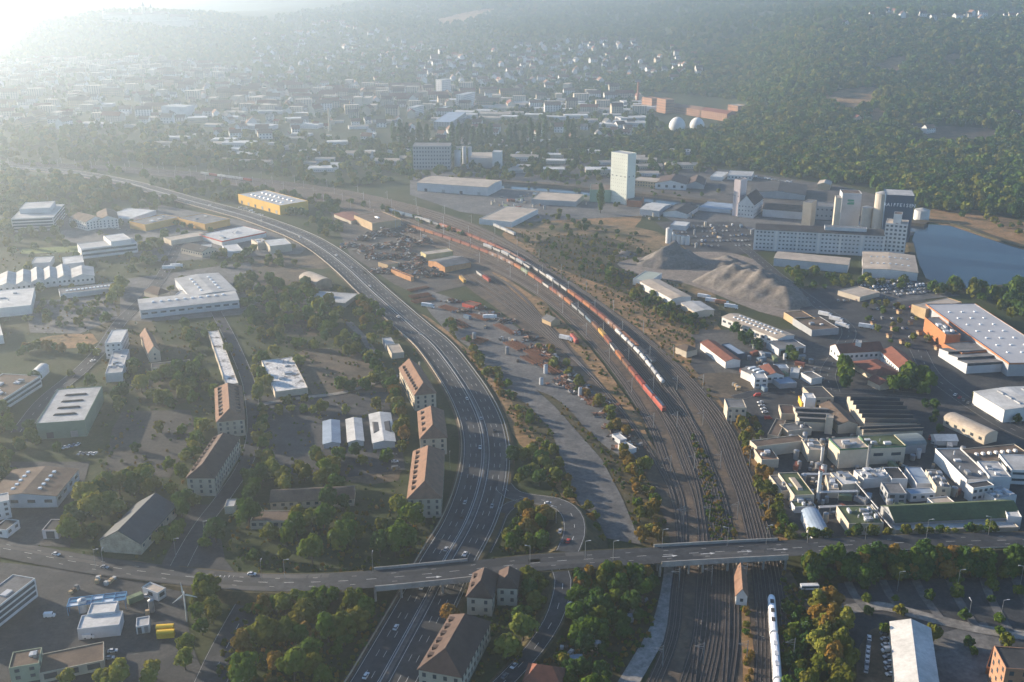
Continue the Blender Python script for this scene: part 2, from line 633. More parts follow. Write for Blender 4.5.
sheet('grass_strip', [(20, 254), (22, 249), (78, 246), (80, 252)], patch_mat('bright_grass', [(0.3, (.11, .15, .03)), (.7, (.15, .18, .05))], .05, .5))
sheet('field', soft([(-40, 168), (40, 172), (95, 182), (60, 190), (-40, 190)]), GRASS)
sheet('dry_meadow', soft([(45, 337), (92, 334), (98, 343), (60, 350), (40, 345)]), DRYGRASS)
sheet('vineyard_plot', soft([(850, 84), (868, 80), (872, 88), (850, 96), (835, 97)], .6), EARTH) if False else None

# paved lots and yards
sheet('left_depot_lot', [(-60, 556), (90, 572), (185, 590), (190, 640), (215, 700), (-90, 720)], ASPHALT)
sheet('shop_lot', [(-40, 462), (90, 462), (78, 505), (70, 548), (-40, 540)], ASPHALT)
sheet('parade_lot', [(122, 412), (190, 410), (196, 430), (170, 478), (105, 472), (112, 430)], patch_mat('slab_lot', [(0.3, (.038, .036, .034)), (.6, (.058, .054, .048))], .08, .6))
sheet('barrack_lot', [(262, 396), (395, 392), (405, 470), (330, 480), (262, 470)], ASPHALT)
sheet('street_lot', [(160, 568), (192, 505), (215, 505), (225, 560), (240, 578)], ASPHALT)
sheet('campus_lot', [(70, 300), (140, 302), (165, 345), (190, 345), (200, 400), (150, 410), (110, 360)], SCRUBG)
sheet('garden_lot', [(25, 302), (112, 296), (118, 318), (80, 334), (30, 333)], CONCRETE)
sheet('hall_forecourt', [(120, 280), (250, 262), (262, 300), (240, 315), (150, 322), (120, 320)], CONCRETE)
sheet('retail_lot', [(60, 215), (160, 205), (250, 222), (310, 246), (300, 254), (160, 262), (60, 240)], CONCRETE)
sheet('scrap_yard_ground', [(330, 212), (400, 205), (480, 245), (510, 268), (470, 285), (420, 296), (395, 285), (350, 255)], patch_mat('scrap_yard_dirt', [(0.3, (.05, .046, .042)), (.6, (.10, .088, .075))], .08, .5))
sheet('loading_yard', soft([(418, 290), (445, 296), (480, 308), (522, 330), (555, 350), (578, 375), (612, 410), (642, 442), (646, 470), (600, 442), (560, 402), (530, 387), (505, 366), (470, 348), (438, 322)], .5), CONCRETE)
sheet('concrete_strip', [(482, 340), (503, 363), (528, 383), (555, 407), (602, 460), (623, 500), (641, 545), (603, 538), (588, 515), (577, 500), (563, 465), (551, 430), (528, 405), (498, 386), (475, 360)], CONCRETE)
sheet('harbour_quay', [(410, 172), (590, 172), (720, 178), (840, 196), (900, 212), (915, 235), (850, 250), (745, 250), (700, 235), (660, 215), (530, 222), (460, 212), (410, 195)], CONCRETE)
sheet('far_quay', [(560, 160), (700, 166), (840, 186), (880, 196), (912, 213), (905, 226), (840, 214), (720, 202), (560, 186)], patch_mat('dark_quay', [(0.3, (.05, .047, .043)), (.5, (.085, .078, .07)), (.68, (.13, .115, .10))], .03, .5))
sheet('car_storage_lot', [(655, 222), (740, 222), (770, 250), (730, 256), (690, 252)], ASPHALT)
sheet('gravel_works_yard', soft([(620, 262), (700, 252), (760, 262), (830, 310), (820, 325), (760, 312), (690, 285), (640, 275)], .6), patch_mat('gravel_dust', [(0.3, (.15, .13, .11)), (.6, (.23, .19, .155))], .05, .5))
sheet('store_car_park', [(800, 290), (880, 280), (925, 300), (960, 345), (975, 372), (900, 372), (850, 350), (800, 320)], ASPHALT)
sheet('used_car_lot', [(868, 278), (925, 280), (960, 296), (900, 302), (860, 292)], CONCRETE)
sheet('works_ground', [(700, 330), (800, 330), (900, 350), (1060, 355), (1080, 470), (1080, 533), (800, 538), (770, 490), (745, 440), (720, 400), (690, 365)], ASPHALT)
sheet('trade_yard', [(690, 335), (760, 330), (840, 350), (830, 392), (760, 392), (715, 372)], patch_mat('worn_tarmac', [(0.3, (.06, .058, .056)), (.6, (.10, .094, .086))], .06, .5))
sheet('bare_lot', soft([(700, 375), (740, 375), (760, 395), (720, 398), (705, 390)]), EARTH)
sheet('car_park', [(835, 575), (1060, 566), (1100, 720), (880, 720), (850, 640)], ASPHALT)
sheet('car_park_paving', [(920, 640), (985, 622), (1000, 640), (1005, 700), (940, 710)], CONCRETE)
sheet('allotment_ground', soft([(570, 600), (650, 590), (655, 640), (610, 700), (520, 710), (540, 650)]), SCRUBG)
sheet('rubble_lot', soft([(862, 640), (892, 632), (898, 700), (858, 700)]), EARTH)

# ------------------------------------------------------------------ harbour water
SHEET[0] = 0.32
wm, nt, b = nodes_of('harbour_water')
b.inputs['Base Color'].default_value = (.010, .028, .05, 1)
b.inputs['Roughness'].default_value = 0.08
b.inputs['IOR'].default_value = 1.15
wn2 = noise_node(nt, 0.5, 3, .6)
bp = nt.nodes.new('ShaderNodeBump')
bp.inputs['Strength'].default_value = 0.15
bp.inputs['Distance'].default_value = 0.4
nt.links.new(wn2.outputs[0], bp.inputs['Height'])
nt.links.new(bp.outputs[0], b.inputs['Normal'])
sheet('shore_meadow', soft([(920, 216), (945, 208), (985, 212), (1030, 224), (1090, 238), (1090, 268), (1024, 251), (985, 240), (950, 228)]), DRYGRASS)
SHEET[0] = 0.33
basin = [(918, 224), (950, 226), (985, 238), (1024, 250), (1080, 262), (1080, 292), (1024, 284), (985, 287), (955, 289), (926, 279), (918, 262), (912, 240)]
sheet('harbour_basin_water', basin, wm)
chan_c = catmull([W(x, y) for x, y in [(440, 181), (505, 186.5), (560, 190.5), (640, 199), (700, 206), (770, 213), (850, 221), (920, 230)]], 15)
o = offset_strip('harbour_channel_water', chan_c, -13, 13, wm, .36)
o['kind'] = 'structure'


def bank(name, c, w, h, m, flip=1):
    s = side(c) * flip
    a = c.copy()
    mb = MB()
    prof = [(0, 0.1), (1.0, h), (w, h * .9), (w + 4, 0.1)]
    rings = [c + s * u + np.array([0, 0, v]) for u, v in prof]
    for i in range(len(c) - 1):
        for k in range(3):
            mb.quad(rings[k][i], rings[k][i + 1], rings[k + 1][i + 1], rings[k + 1][i])
    o = mb.build(name, m)
    o['kind'] = 'structure'
    return o


bank('quay_bank_far', chan_c + side(chan_c) * 13.5, 14, 3.2, EARTH, 1)
bank('basin_bank_far', catmull([W(x, y) for x, y in [(918, 223), (950, 225), (985, 237), (1024, 249), (1090, 263)]], 10), 9, 1.6, SCRUBG, 1)
bank('basin_bank_near', catmull([W(x, y) for x, y in [(914, 244), (919, 263), (927, 280), (955, 290), (985, 288), (1024, 285), (1090, 293)]], 10), 6, 1.6, SCRUBG, -1)

# ------------------------------------------------------------------ roads
RZ = 0.42


def px_path(pts, step=6.0):
    return catmull([W(p[0], p[1], (p[2] if len(p) > 2 else 0) + RZ) for p in pts], step)


def road(name, pts, w, m=ROAD, edge=True, centre=True, step=6.0):
    SHEET[0] += 0.006
    c = px_path(pts, step)
    o = offset_strip(name, c, -w / 2, w / 2, m, SHEET[0] - .32)
    o['kind'] = 'structure'
    dz = SHEET[0] - .32 + .03
    if edge:
        for s_ in (-1, 1):
            offset_strip('edge_line', c, s_ * (w / 2 - .42), s_ * (w / 2 - .3), PAINT, dz, o)
    if centre:
        dashes('lane_dashes', c, 0, PAINT, dz, o)
    return c, o


# motorway: two carriageways between surveyed edges
MW = [((268, 840), (322, 840)), ((345, 702), (398, 702)), ((358, 680), (411, 680)), ((404, 601), (450, 603)), ((420, 563), (472, 563)), ((445, 518), (492, 528)), ((460, 484), (502, 490)), ((467.5, 455), (503.5, 455)),
      ((466, 430), (499.5, 427)), ((459, 410), (489, 400)), ((446, 384), (472, 374)), ((424, 352), (446, 342)), ((403, 332), (424, 324)), ((387, 317), (405, 308)), ((363, 294), (379, 286)),
      ((340, 271), (356, 266)), ((316, 251), (331, 248)), ((290, 236.5), (304, 233.5)), ((250, 222), (263, 217.5)), ((228, 215), (240, 211)), ((183, 202.5), (195, 199)), ((147, 192), (156, 188)),
      ((118, 184), (127, 180.5)), ((60, 173.5), (66, 170.5)), ((-30, 165.5), (-24, 163))]
mwL = np.array([W(*a, RZ) for a, b_ in MW])
mwR = np.array([W(*b_, RZ) for a, b_ in MW])
mwC = catmull((mwL + mwR) / 2, 5)
mwW = catmull(np.stack([np.linalg.norm(mwR - mwL, axis=1)] * 3, 1), 5)
HW = 11.5
mw = offset_strip('motorway', mwC, -HW, HW, ROAD, .10)
mw['kind'] = 'structure'
for off in (-HW + .6, -1.9, 1.9, HW - .6):
    offset_strip('edge_line', mwC, off - .1, off + .1, PAINT, .13, mw)
for off in (-7.6, -4.8, 4.8, 7.6):
    dashes('lane_dashes', mwC, off, PAINT, .13, mw, 4, 8, .09)
med = offset_strip('median_strip', mwC, -.9, .9, CONCRETE, .16, mw)
verge_r = offset_strip('motorway_verge', mwC, HW + .1, HW + 2.2, EARTH, .06)
verge_r['kind'] = 'structure'
verge_l = offset_strip('motorway_verge', mwC, -HW - 3.5, -HW - .1, SCRUBG, .055)
verge_l['kind'] = 'structure'


def rail_fence(name, c, off, h, w, m, label, cat, z=0.1, posts=8.0):
    root = empty(name, tuple(c[0] + np.array([0, 0, 0])))
    o_ = c - c[0]
    s = side(c)
    mb = MB()
    for i in range(len(c) - 1):
        a, b2 = o_[i] + s[i] * off, o_[i + 1] + s[i + 1] * off
        up0, up1 = np.array([0, 0, z + h * .45]), np.array([0, 0, z + h])
        n0, n1 = s[i] * w / 2, s[i + 1] * w / 2
        mb.hexa([a - n0 + up0, b2 - n1 + up0, b2 + n1 + up0, a + n0 + up0], [a - n0 + up1, b2 - n1 + up1, b2 + n1 + up1, a + n0 + up1])
    mb.build('guard_beam', m, root)
    mp = MB()
    L = arclen(c)[-1]
    pos, t = along(c, np.arange(2, L, posts))
    for p, tt in zip(pos, t):
        q = p - c[0] + np.array([-tt[1], tt[0], 0]) * off
        mp.box(q[0] - .08, q[0] + .08, q[1] - .08, q[1] + .08, q[2] - .4, q[2] + z + h * .9)
    o = mp.build('guard_post', m, root)
    o['kind'] = 'stuff'
    tag(root, label, cat)
    return root


rail_fence('crash_barrier', mwC, 0.75, .85, .3, STEEL, 'steel crash barrier along the median of the curving motorway', 'crash barrier')
rail_fence('crash_barrier', mwC, HW + .9, 1.3, .3, mat('barrier_concrete', (.36, .30, .22), .9, .2, .2), 'pale barrier along the rail side edge of the motorway', 'crash barrier')
rail_fence('crash_barrier', mwC, -HW - .9, .8, .25, STEEL, 'steel crash barrier along the barracks side edge of the motorway', 'crash barrier')

def repairs(name, c, lanes, n, seed, parent, dz):
    r = random.Random(seed)
    L = arclen(c)[-1]
    for i in range(n):
        off, w = r.choice(lanes), r.uniform(1.0, 1.45)
        a_, ln = r.uniform(0, L * .97), r.uniform(12, 70)
        p, t = along(c, np.linspace(a_, min(L, a_ + ln), 8))
        nn = np.stack([-t[:, 1], t[:, 0], 0 * t[:, 0]], 1)
        m = mat('asphalt_repair_%d' % (i % 4), [(.026, .028, .031), (.055, .056, .058), (.034, .036, .04), (.068, .067, .066)][i % 4], .85, .2, .4)
        link(name, strip_mesh(name, p + nn * (off - w), p + nn * (off + w), m, dz + .0015 * (i % 9)), parent)


repairs('asphalt_repair', mwC[:len(mwC) * 2 // 3], (-9.0, -6.2, -3.3, 3.3, 6.2, 9.0), 60, 5, mw, .112)

# the cross road over motorway and railway
ZB = 6.6
XR = [(-60, 538, 0), (0, 548, 0), (90, 564.5, 0), (190, 577, .8), (250, 582, 3), (305, 582.5, 5.2), (362, 580, ZB), (428, 574, ZB), (510, 565.5, ZB), (560, 561, ZB), (620, 557.5, ZB), (725, 551.5, ZB), (796, 548, ZB), (898, 543, ZB), (1024, 540, ZB), (1120, 538, ZB)]
xrC = px_path(XR, 5)
xr = offset_strip('cross_road', xrC, -6.2, 6.2, ROAD, .12)
xr['kind'] = 'structure'
dashes('lane_dashes', xrC, 0, PAINT, .15, xr, 4, 7, .1)
for off in (-3.0, 3.0):
    dashes('lane_dashes', xrC, off, PAINT, .15, xr, 2, 14, .08)
repairs('asphalt_repair', xrC, (-4.4, -1.6, 1.6, 4.4), 34, 6, xr, .13)
arrow = MB()
arrow.quad((-3.2, -.18, 0), (1, -.18, 0), (1, .18, 0), (-3.2, .18, 0))
arrow.tri((1, -.75, 0), (3.2, 0, 0), (1, .75, 0))
arrow_me = arrow.mesh('arrow_marking', PAINT)
for i, (ax, ay) in enumerate([(376, 581), (434, 577), (477, 574), (670, 556), (708, 553.5), (745, 551.5), (781, 549.5)]):
    q = W(ax, ay, ZB + RZ + .16)
    a_o = link('arrow_marking', arrow_me, xr)
    a_o.location = q
    a_o.rotation_euler = (0, 0, math.atan2(*(np.array(W(ax + 10, ay - .7, ZB))[[1, 0]] - np.array(W(ax, ay, ZB))[[1, 0]])))

CONC = mat('bridge_concrete', (.30, .285, .26), .85, .25, .2)
CONCD = mat('dark_concrete', (.17, .16, .15), .9, .25, .2)


def frac_range(c, pxa, pxb):
    """part of a road's path that lies between two picture columns (as surveyed)"""
    xa = W(pxa, 560, ZB)[0]
    xb = W(pxb, 560, ZB)[0]
    k = np.nonzero((c[:, 0] >= xa) & (c[:, 0] <= xb))[0]
    return c[k[0]:k[-1] + 1]


def bridge(label, pxa, pxb, piers):
    c = frac_range(xrC, pxa, pxb)
    root = empty('road_bridge', tuple(c[len(c) // 2] * np.array([1, 1, 0])))
    o0 = np.array(root.location)
    s = side(c)
    d = c - o0
    mb = MB()
    for i in range(len(c) - 1):
        lo, hi = np.array([0, 0, -1.25]), np.array([0, 0, .08])
        a, b2 = d[i], d[i + 1]
        mb.hexa([a - s[i] * 7 + lo, b2 - s[i + 1] * 7 + lo, b2 + s[i + 1] * 7 + lo, a + s[i] * 7 + lo], [a - s[i] * 7 + hi, b2 - s[i + 1] * 7 + hi, b2 + s[i + 1] * 7 + hi, a + s[i] * 7 + hi], 0, True)
    mb.build('bridge_deck', CONC, root)
    for sg in (-1, 1):
        mp = MB()
        for i in range(len(c) - 1):
            a, b2 = d[i] + s[i] * sg * 6.75, d[i + 1] + s[i + 1] * sg * 6.75
            n0, n1 = s[i] * .22, s[i + 1] * .22
            lo, hi = np.array([0, 0, .085]), np.array([0, 0, 1.15])
            mp.hexa([a - n0 + lo, b2 - n1 + lo, b2 + n1 + lo, a + n0 + lo], [a - n0 + hi, b2 - n1 + hi, b2 + n1 + hi, a + n0 + hi])
        mp.build('parapet', CONC, root)
    for px in piers:
        k = np.argmin(abs(c[:, 0] - W(px, 560, ZB)[0]))
        for sg in (-1, 0, 1):
            mp = MB()
            q = d[k] + s[k] * sg * 4.6
            mp.cyl(q[0], q[1], 0, q[2] - 1.25, .55, .55, 10)
            mp.build('pier', CONC, root)
    tag(root, label, 'bridge')


bridge('concrete road bridge carrying the cross road over the motorway', 372, 484, (381, 405, 440, 478))
bridge('long concrete road bridge carrying the cross road over the rail tracks', 648, 800, (660, 682, 703, 724, 742, 768, 796))


def embank(c, half, m, name='embankment', slope=1.5):
    s = side(c)
    mb = MB()
    for i in range(len(c) - 1):
        for sg in (-1, 1):
            h0, h1 = max(0.2, c[i][2] - .1), max(0.2, c[i + 1][2] - .1)
            a, b2 = c[i] + s[i] * sg * half - np.array([0, 0, .08]), c[i + 1] + s[i + 1] * sg * half - np.array([0, 0, .08])
            e, f = c[i] + s[i] * sg * (half + h0 * slope), c[i + 1] + s[i + 1] * sg * (half + h1 * slope)
            e[2] = f[2] = 0
            if sg > 0:
                mb.quad(a, b2, f, e)
            else:
                mb.quad(b2, a, e, f)
        a, b2 = c[i] - np.array([0, 0, .08]), c[i + 1] - np.array([0, 0, .08])
        mb.quad(a - s[i] * half, b2 - s[i + 1] * half, b2 + s[i + 1] * half, a + s[i] * half)
    o = mb.build(name, m)
    o['kind'] = 'structure'


for a, b2 in ((170, 371), (485, 647), (801, 1150)):
    embank(frac_range(xrC, a, b2), 7.2, SCRUBG)
for a, b2, lab in ((801, 1120, 'grey guard rail along the hedge side of the cross road'),):
    cc = frac_range(xrC, a, b2)
    rail_fence('guard_rail', cc, -6.8, .9, .2, STEEL, lab, 'guard rail')

slip, slip_o = road('slip_road', [(488, 448), (496, 468), (502, 484), (513, 494.5, .3), (532, 499, 1), (552, 501.5, 2.5), (566, 508, 4), (573.5, 519, 5.2), (574, 535, 6.2), (567, 552, ZB)], 9.5)
embank(slip[len(slip) // 3:], 5.2, SCRUBG)
slip2, _ = road('slip_road', [(484, 552), (495, 530), (501, 515), (511, 505, .2), (528, 500.5, .9)], 6.5, centre=False)
side_c, _ = road('side_street', [(558, 566, ZB), (563, 580, ZB - .6), (560, 600, 4.5), (552, 622, 3), (535, 648, 1.2), (510, 676, .3), (480, 705, 0)], 7)
embank(side_c, 4.2, SCRUBG)
road('access_street', [(172, 580), (190, 545), (205, 521), (225, 495), (246, 462), (254, 430), (251, 395), (245, 372), (230, 338), (216, 312)], 8, centre=False)
road('depot_street', [(20, 432), (45, 400), (80, 371), (104, 346), (122, 320), (150, 292), (168, 266), (178, 245), (186, 232)], 10)
road('bypass_street', [(198, 712), (222, 657), (245, 613), (262, 585)], 12)
road('harbour_street', [(735, 240), (757, 258), (785, 281), (822, 308), (848, 328), (842, 348), (828, 372), (832, 392)], 10)
road('works_street', [(735, 398), (770, 390), (800, 391), (830, 391), (880, 392), (930, 396)], 8, centre=False)
road('store_street', [(918, 350), (930, 372), (952, 391), (980, 410), (1010, 428), (1060, 450)], 11)
road('campus_path', [(258, 405), (300, 398), (345, 392), (398, 375)], 4, PALEYARD, False, False)
road('campus_path', [(398, 398), (380, 365), (365, 340), (348, 322)], 5, CONCRETE, False, False)
road('gravel_track', [(673, 566), (670, 590), (661, 625), (642, 660), (615, 705)], 7, GRAVEL, False, False)
road('gravel_track', [(785, 570), (797, 592), (812, 612), (838, 632)], 4, EARTH, False, False)
road('car_park_lane', [(835, 612), (880, 606), (930, 618), (985, 630), (1060, 640)], 6, PALEYARD, False, False)
for k, (a, b2) in enumerate([((845, 575), (868, 612)), ((880, 575), (905, 614)), ((912, 572), (940, 618)), ((946, 570), (975, 626)), ((980, 570), (1010, 632)), ((1010, 568), (1045, 630))]):
    road('car_park_lane', [a, ((a[0] + b2[0]) / 2 - 3, (a[1] + b2[1]) / 2), b2], 3.4, CONCRETE, False, False)

# zebra and hatch markings on the cross road by the bypass junction
zb = MB()
for i in range(9):
    q = W(197 + i * 4.6, 577.5 + i * .55, 1.2)
    zb.box(q[0] - .5, q[0] + .5, q[1] - 2.4, q[1] + 2.4, q[2] - .3, q[2] + .02 + i * .18)
zo = zb.build('zebra_crossing', PAINT, xr)
zo['kind'] = 'stuff'

# ------------------------------------------------------------------ railway
COR = [((585, 840), (830, 840)), ((632, 715), (802, 715)), ((664, 640), (793, 640)), ((671, 590), (787, 590)), ((677, 545), (777, 545)), ((675, 500), (763, 500)), ((662, 465), (752, 470)), ((646, 425), (733, 425)), ((618, 380), (694, 378)),
       ((586, 340), (650, 338)), ((548, 304), (604, 304)), ((508, 278), (562, 275)), ((458, 256), (520, 247)), ((402, 234), (470, 222)), ((350, 211), (410, 204)), ((290, 196), (340, 189)), ((220, 183.5), (260, 178.5)),
       ((140, 174), (165, 169.5)), ((40, 167), (50, 163)), ((-60, 163), (-60, 159))]
cL = np.array([W(*a, .45) for a, b_ in COR])
cR = np.array([W(*b_, .45) for a, b_ in COR])


def cor_path(t, i0=0, i1=None):
    q = (cL * (1 - t) + cR * t)[i0:i1]
    return catmull(q, 8)


pa, pb = cor_path(0.0), cor_path(1.0)
n_ = 240
ra = along(pa, np.linspace(0, arclen(pa)[-1], n_))[0]
rb = along(pb, np.linspace(0, arclen(pb)[-1], n_))[0]
ball = link('rail_ballast_bed', strip_mesh('rail_ballast_bed', ra, rb, BALLAST, 0))
ball['kind'] = 'structure'
SHEET[0] = .44
sheet('siding_ballast_bed', soft([(455, 275), (496, 272), (528, 297), (556, 328), (590, 366), (640, 425), (668, 478), (682, 530), (683, 545), (672, 545), (655, 495), (612, 415), (575, 372), (543, 347), (505, 315), (470, 290)], .3), BALLAST)
SHEET[0] = .50
sheet('dry_meadow', soft([(506, 279), (545, 305), (583, 341), (614, 380), (642, 424), (657, 462), (651, 462), (632, 422), (600, 381), (568, 343), (541, 317), (508, 287), (492, 273)], .5), DRYGRASS)
sheet('dry_meadow', soft([(688, 432), (704, 455), (722, 490), (738, 545), (712, 545), (703, 490), (694, 455)], .8), DRYGRASS)
sheet('dry_meadow', soft([(734, 592), (744, 590), (752, 640), (756, 700), (744, 700), (741, 640)], .5), DRYGRASS)
sheet('dry_meadow', soft([(700, 415), (712, 432), (738, 478), (742, 495), (722, 460), (705, 432)], .6), EARTH)
sheet('yard_path', [(640, 398), (652, 398), (700, 470), (712, 545), (704, 545), (692, 470)], CONCRETE) if False else None
RAILM = mat('rail_steel', (.20, .17, .15), .5, .25, .3, .6)
tracks = []


def track(c, label, dz=.56):
    root = empty('railway_track', tuple(c[0] * np.array([1, 1, 0])))
    d = c - np.array(root.location)
    d[:, 2] = 0
    s = side(d)
    link('track_bed', strip_mesh('track_bed', d - s * 1.5, d + s * 1.5, TRACKBED, dz), root)
    for sg in (-1, 1):
        mb = MB()
        for i in range(len(d) - 1):
            a, b2 = d[i] + s[i] * sg * .75, d[i + 1] + s[i + 1] * sg * .75
            lo, hi = np.array([0, 0, dz + .02]), np.array([0, 0, dz + .18])
            n0, n1 = s[i] * .07, s[i + 1] * .07
            mb.hexa([a - n0 + lo, b2 - n1 + lo, b2 + n1 + lo, a + n0 + lo], [a - n0 + hi, b2 - n1 + hi, b2 + n1 + hi, a + n0 + hi])
        mb.build('rail', RAILM, root)
    tag(root, label, 'railway track', 'tracks of the rail yard')
    tracks.append(c)


TT = [.03, .08, .24, .30, .37, .43, .50, .56, .74, .80, .87, .94]
for k, t in enumerate(TT):
    track(cor_path(t), '%s through track counted from the scrap yard side of the main line' % ordinal(k + 1), .53 + .012 * k)
for k in range(5):
    c = catmull([W(460 + 7.5 * k, 275 - .3 * k, .45), W(482 + 6.5 * k, 289 - 1.2 * k, .45), W(505 + 5 * k, 305 - 1.6 * k, .45), W(527 + 3 * k, 321 - 1.4 * k, .45), W(546 + 2 * k, 337 - 1.0 * k, .45), W(572 + k * .6, 358, .45), W(600, 386, .45), W(630, 422, .45), W(664, 476, .45), W(676, 510, .45), W(680, 545, .45)], 6)
    track(c, '%s siding track counted from the motorway side of the loading yard' % ordinal(k + 1), .70 + .012 * k)

# ------------------------------------------------------------------ haze: the air of the valley
def build_haze():
    mb = MB()
    mb.box(-8900, 8900, -900, 9600, -1.5, 262, 0, True)
    m = bpy.data.materials.new('hazy_air')
    m.use_nodes = True
    nt = m.node_tree
    nt.nodes.clear()
    out = nt.nodes.new('ShaderNodeOutputMaterial')
    v = nt.nodes.new('ShaderNodeVolumePrincipled')
    v.inputs['Density'].default_value = HAZE_DENSITY
    v.inputs['Anisotropy'].default_value = HAZE_ANISO
    v.inputs['Color'].default_value = HAZE_COLOR + (1,)
    nt.links.new(v.outputs[0], out.inputs['Volume'])
    o = mb.build('haze', m)
    tag(o, 'pale morning haze filling the valley air', 'haze', None, 'stuff')


build_haze()

# ------------------------------------------------------------------ buildings
def frame(p0, p1, p2, h, base=None):
    """rectangle from three surveyed eave corners: centre, length, depth, rotation"""
    a, b2, c = (np.array(W(x, y, h)) for x, y in (p0, p1, p2))
    u, w = b2 - a, c - b2
    if np.linalg.norm(w) > np.linalg.norm(u):
        D = np.linalg.norm(w[:2])
        v = w / D
        u_ = np.array([v[1], -v[0], 0])
        L = float(np.dot(u, u_))
        u = u_
        if L < 0:
            L, u, v = -L, -u, -v
            D = -D
        ctr = b2 - u * L / 2 + v * D / 2
    else:
        L = np.linalg.norm(u[:2])
        u = u / L
        v = np.array([-u[1], u[0], 0])
        D = float(np.dot(w, v))
        ctr = (a + b2) / 2 + v * D / 2
    rz = math.atan2(u[1], u[0])
    return ctr, L, abs(D), rz


def windows(root, L, D, h, rows, step, w, hh, sides='fblr', z0=None, mat_=None, ribbon=False):
    mat_ = mat_ or GLASS
    z0 = z0 if z0 is not None else 1.0
    fh = (h - z0 - .4) / rows
    mb = MB()
    e = .06
    for sd in sides:
        n = L if sd in 'fb' else D
        k = max(1, int((n - 1.0) / step))
        for r in range(rows):
            zb = z0 + r * fh + (fh - hh) * .55
            if ribbon:
                spans = [(-n / 2 + .7, n / 2 - .7)]
            else:
                spans = [((i + .5) * n / k - n / 2 - w / 2, (i + .5) * n / k - n / 2 + w / 2) for i in range(k)]
            mb_ = MB() if ribbon else mb
            for x0, x1 in spans:
                if sd == 'f':
                    mb_.hexa([(x0, -D / 2, zb), (x0, -D / 2 - e, zb), (x1, -D / 2 - e, zb), (x1, -D / 2, zb)], [(x0, -D / 2, zb + hh), (x0, -D / 2 - e, zb + hh), (x1, -D / 2 - e, zb + hh), (x1, -D / 2, zb + hh)])
                elif sd == 'b':
                    mb_.box(x0, x1, D / 2, D / 2 + e, zb, zb + hh)
                elif sd == 'l':
                    mb_.box(-L / 2 - e, -L / 2, x0, x1, zb, zb + hh)
                else:
                    mb_.box(L / 2, L / 2 + e, x0, x1, zb, zb + hh)
            if ribbon:
                mb_.build('window', mat_, root)
    if not ribbon and mb.v:
        o = mb.build('window_grid', mat_, root)
        o['kind'] = 'stuff'


def walls_flat(root, L, D, h, wm, rm, par=.32):
    x, y = L / 2, D / 2
    mb = MB()
    t = .24
    out0 = [(-x, -y, 0), (x, -y, 0), (x, y, 0), (-x, y, 0)]
    out1 = [(a, b2, h) for a, b2, c in out0]
    in1 = [(-x + t, -y + t, h), (x - t, -y + t, h), (x - t, y - t, h), (-x + t, y - t, h)]
    in0 = [(a, b2, h - par) for a, b2, c in in1]
    for i in range(4):
        j = (i + 1) % 4
        mb.quad(out0[i], out0[j], out1[j], out1[i])
        mb.quad(out1[i], out1[j], in1[j], in1[i])
        mb.quad(in1[i], in1[j], in0[j], in0[i])
    mb.build('wall', wm, root)
    mr = MB()
    mr.quad(*in0)
    return mr.build('roof', rm, root)


def roof_gable(root, L, D, h, rise, wm, rm, axis='x', over=.5):
    x, y = L / 2, D / 2
    mb = MB()
    if axis == 'x':
        lo = [(-x, -y, 0), (x, -y, 0), (x, y, 0), (-x, y, 0)]
        hi = [(a, b2, h) for a, b2, c in lo]
        for i in range(4):
            mb.quad(lo[i], lo[(i + 1) % 4], hi[(i + 1) % 4], hi[i])
        mb.tri(hi[1], hi[2], (x, 0, h + rise))
        mb.tri(hi[3], hi[0], (-x, 0, h + rise))
        mb.build('wall', wm, root)
        mr = MB()
        k = rise / y * over
        X = x + over * .6
        for sg in (-1, 1):
            a, b2, c, d = (-X, sg * (y + over), h - k), (X, sg * (y + over), h - k), (X, 0, h + rise), (-X, 0, h + rise)
            up = .22
            q = [a, b2, c, d] if sg < 0 else [b2, a, d, c]
            mr.hexa(q, [(p[0], p[1], p[2] + up) for p in q], 0, True)
        return mr.build('roof', rm, root)
    else:
        lo = [(-x, -y, 0), (x, -y, 0), (x, y, 0), (-x, y, 0)]
        hi = [(a, b2, h) for a, b2, c in lo]
        for i in range(4):
            mb.quad(lo[i], lo[(i + 1) % 4], hi[(i + 1) % 4], hi[i])
        mb.tri(hi[0], hi[1], (0, -y, h + rise))
        mb.tri(hi[2], hi[3], (0, y, h + rise))
        mb.build('wall', wm, root)
        mr = MB()
        k = rise / x * over
        Y = y + over * .6
        for sg in (-1, 1):
            a, b2, c, d = (sg * (x + over), -Y, h - k), (sg * (x + over), Y, h - k), (0, Y, h + rise), (0, -Y, h + rise)
            q = [a, b2, c, d] if sg > 0 else [b2, a, d, c]
            mr.hexa(q, [(p[0], p[1], p[2] + .22) for p in q], 0, True)
        return mr.build('roof', rm, root)


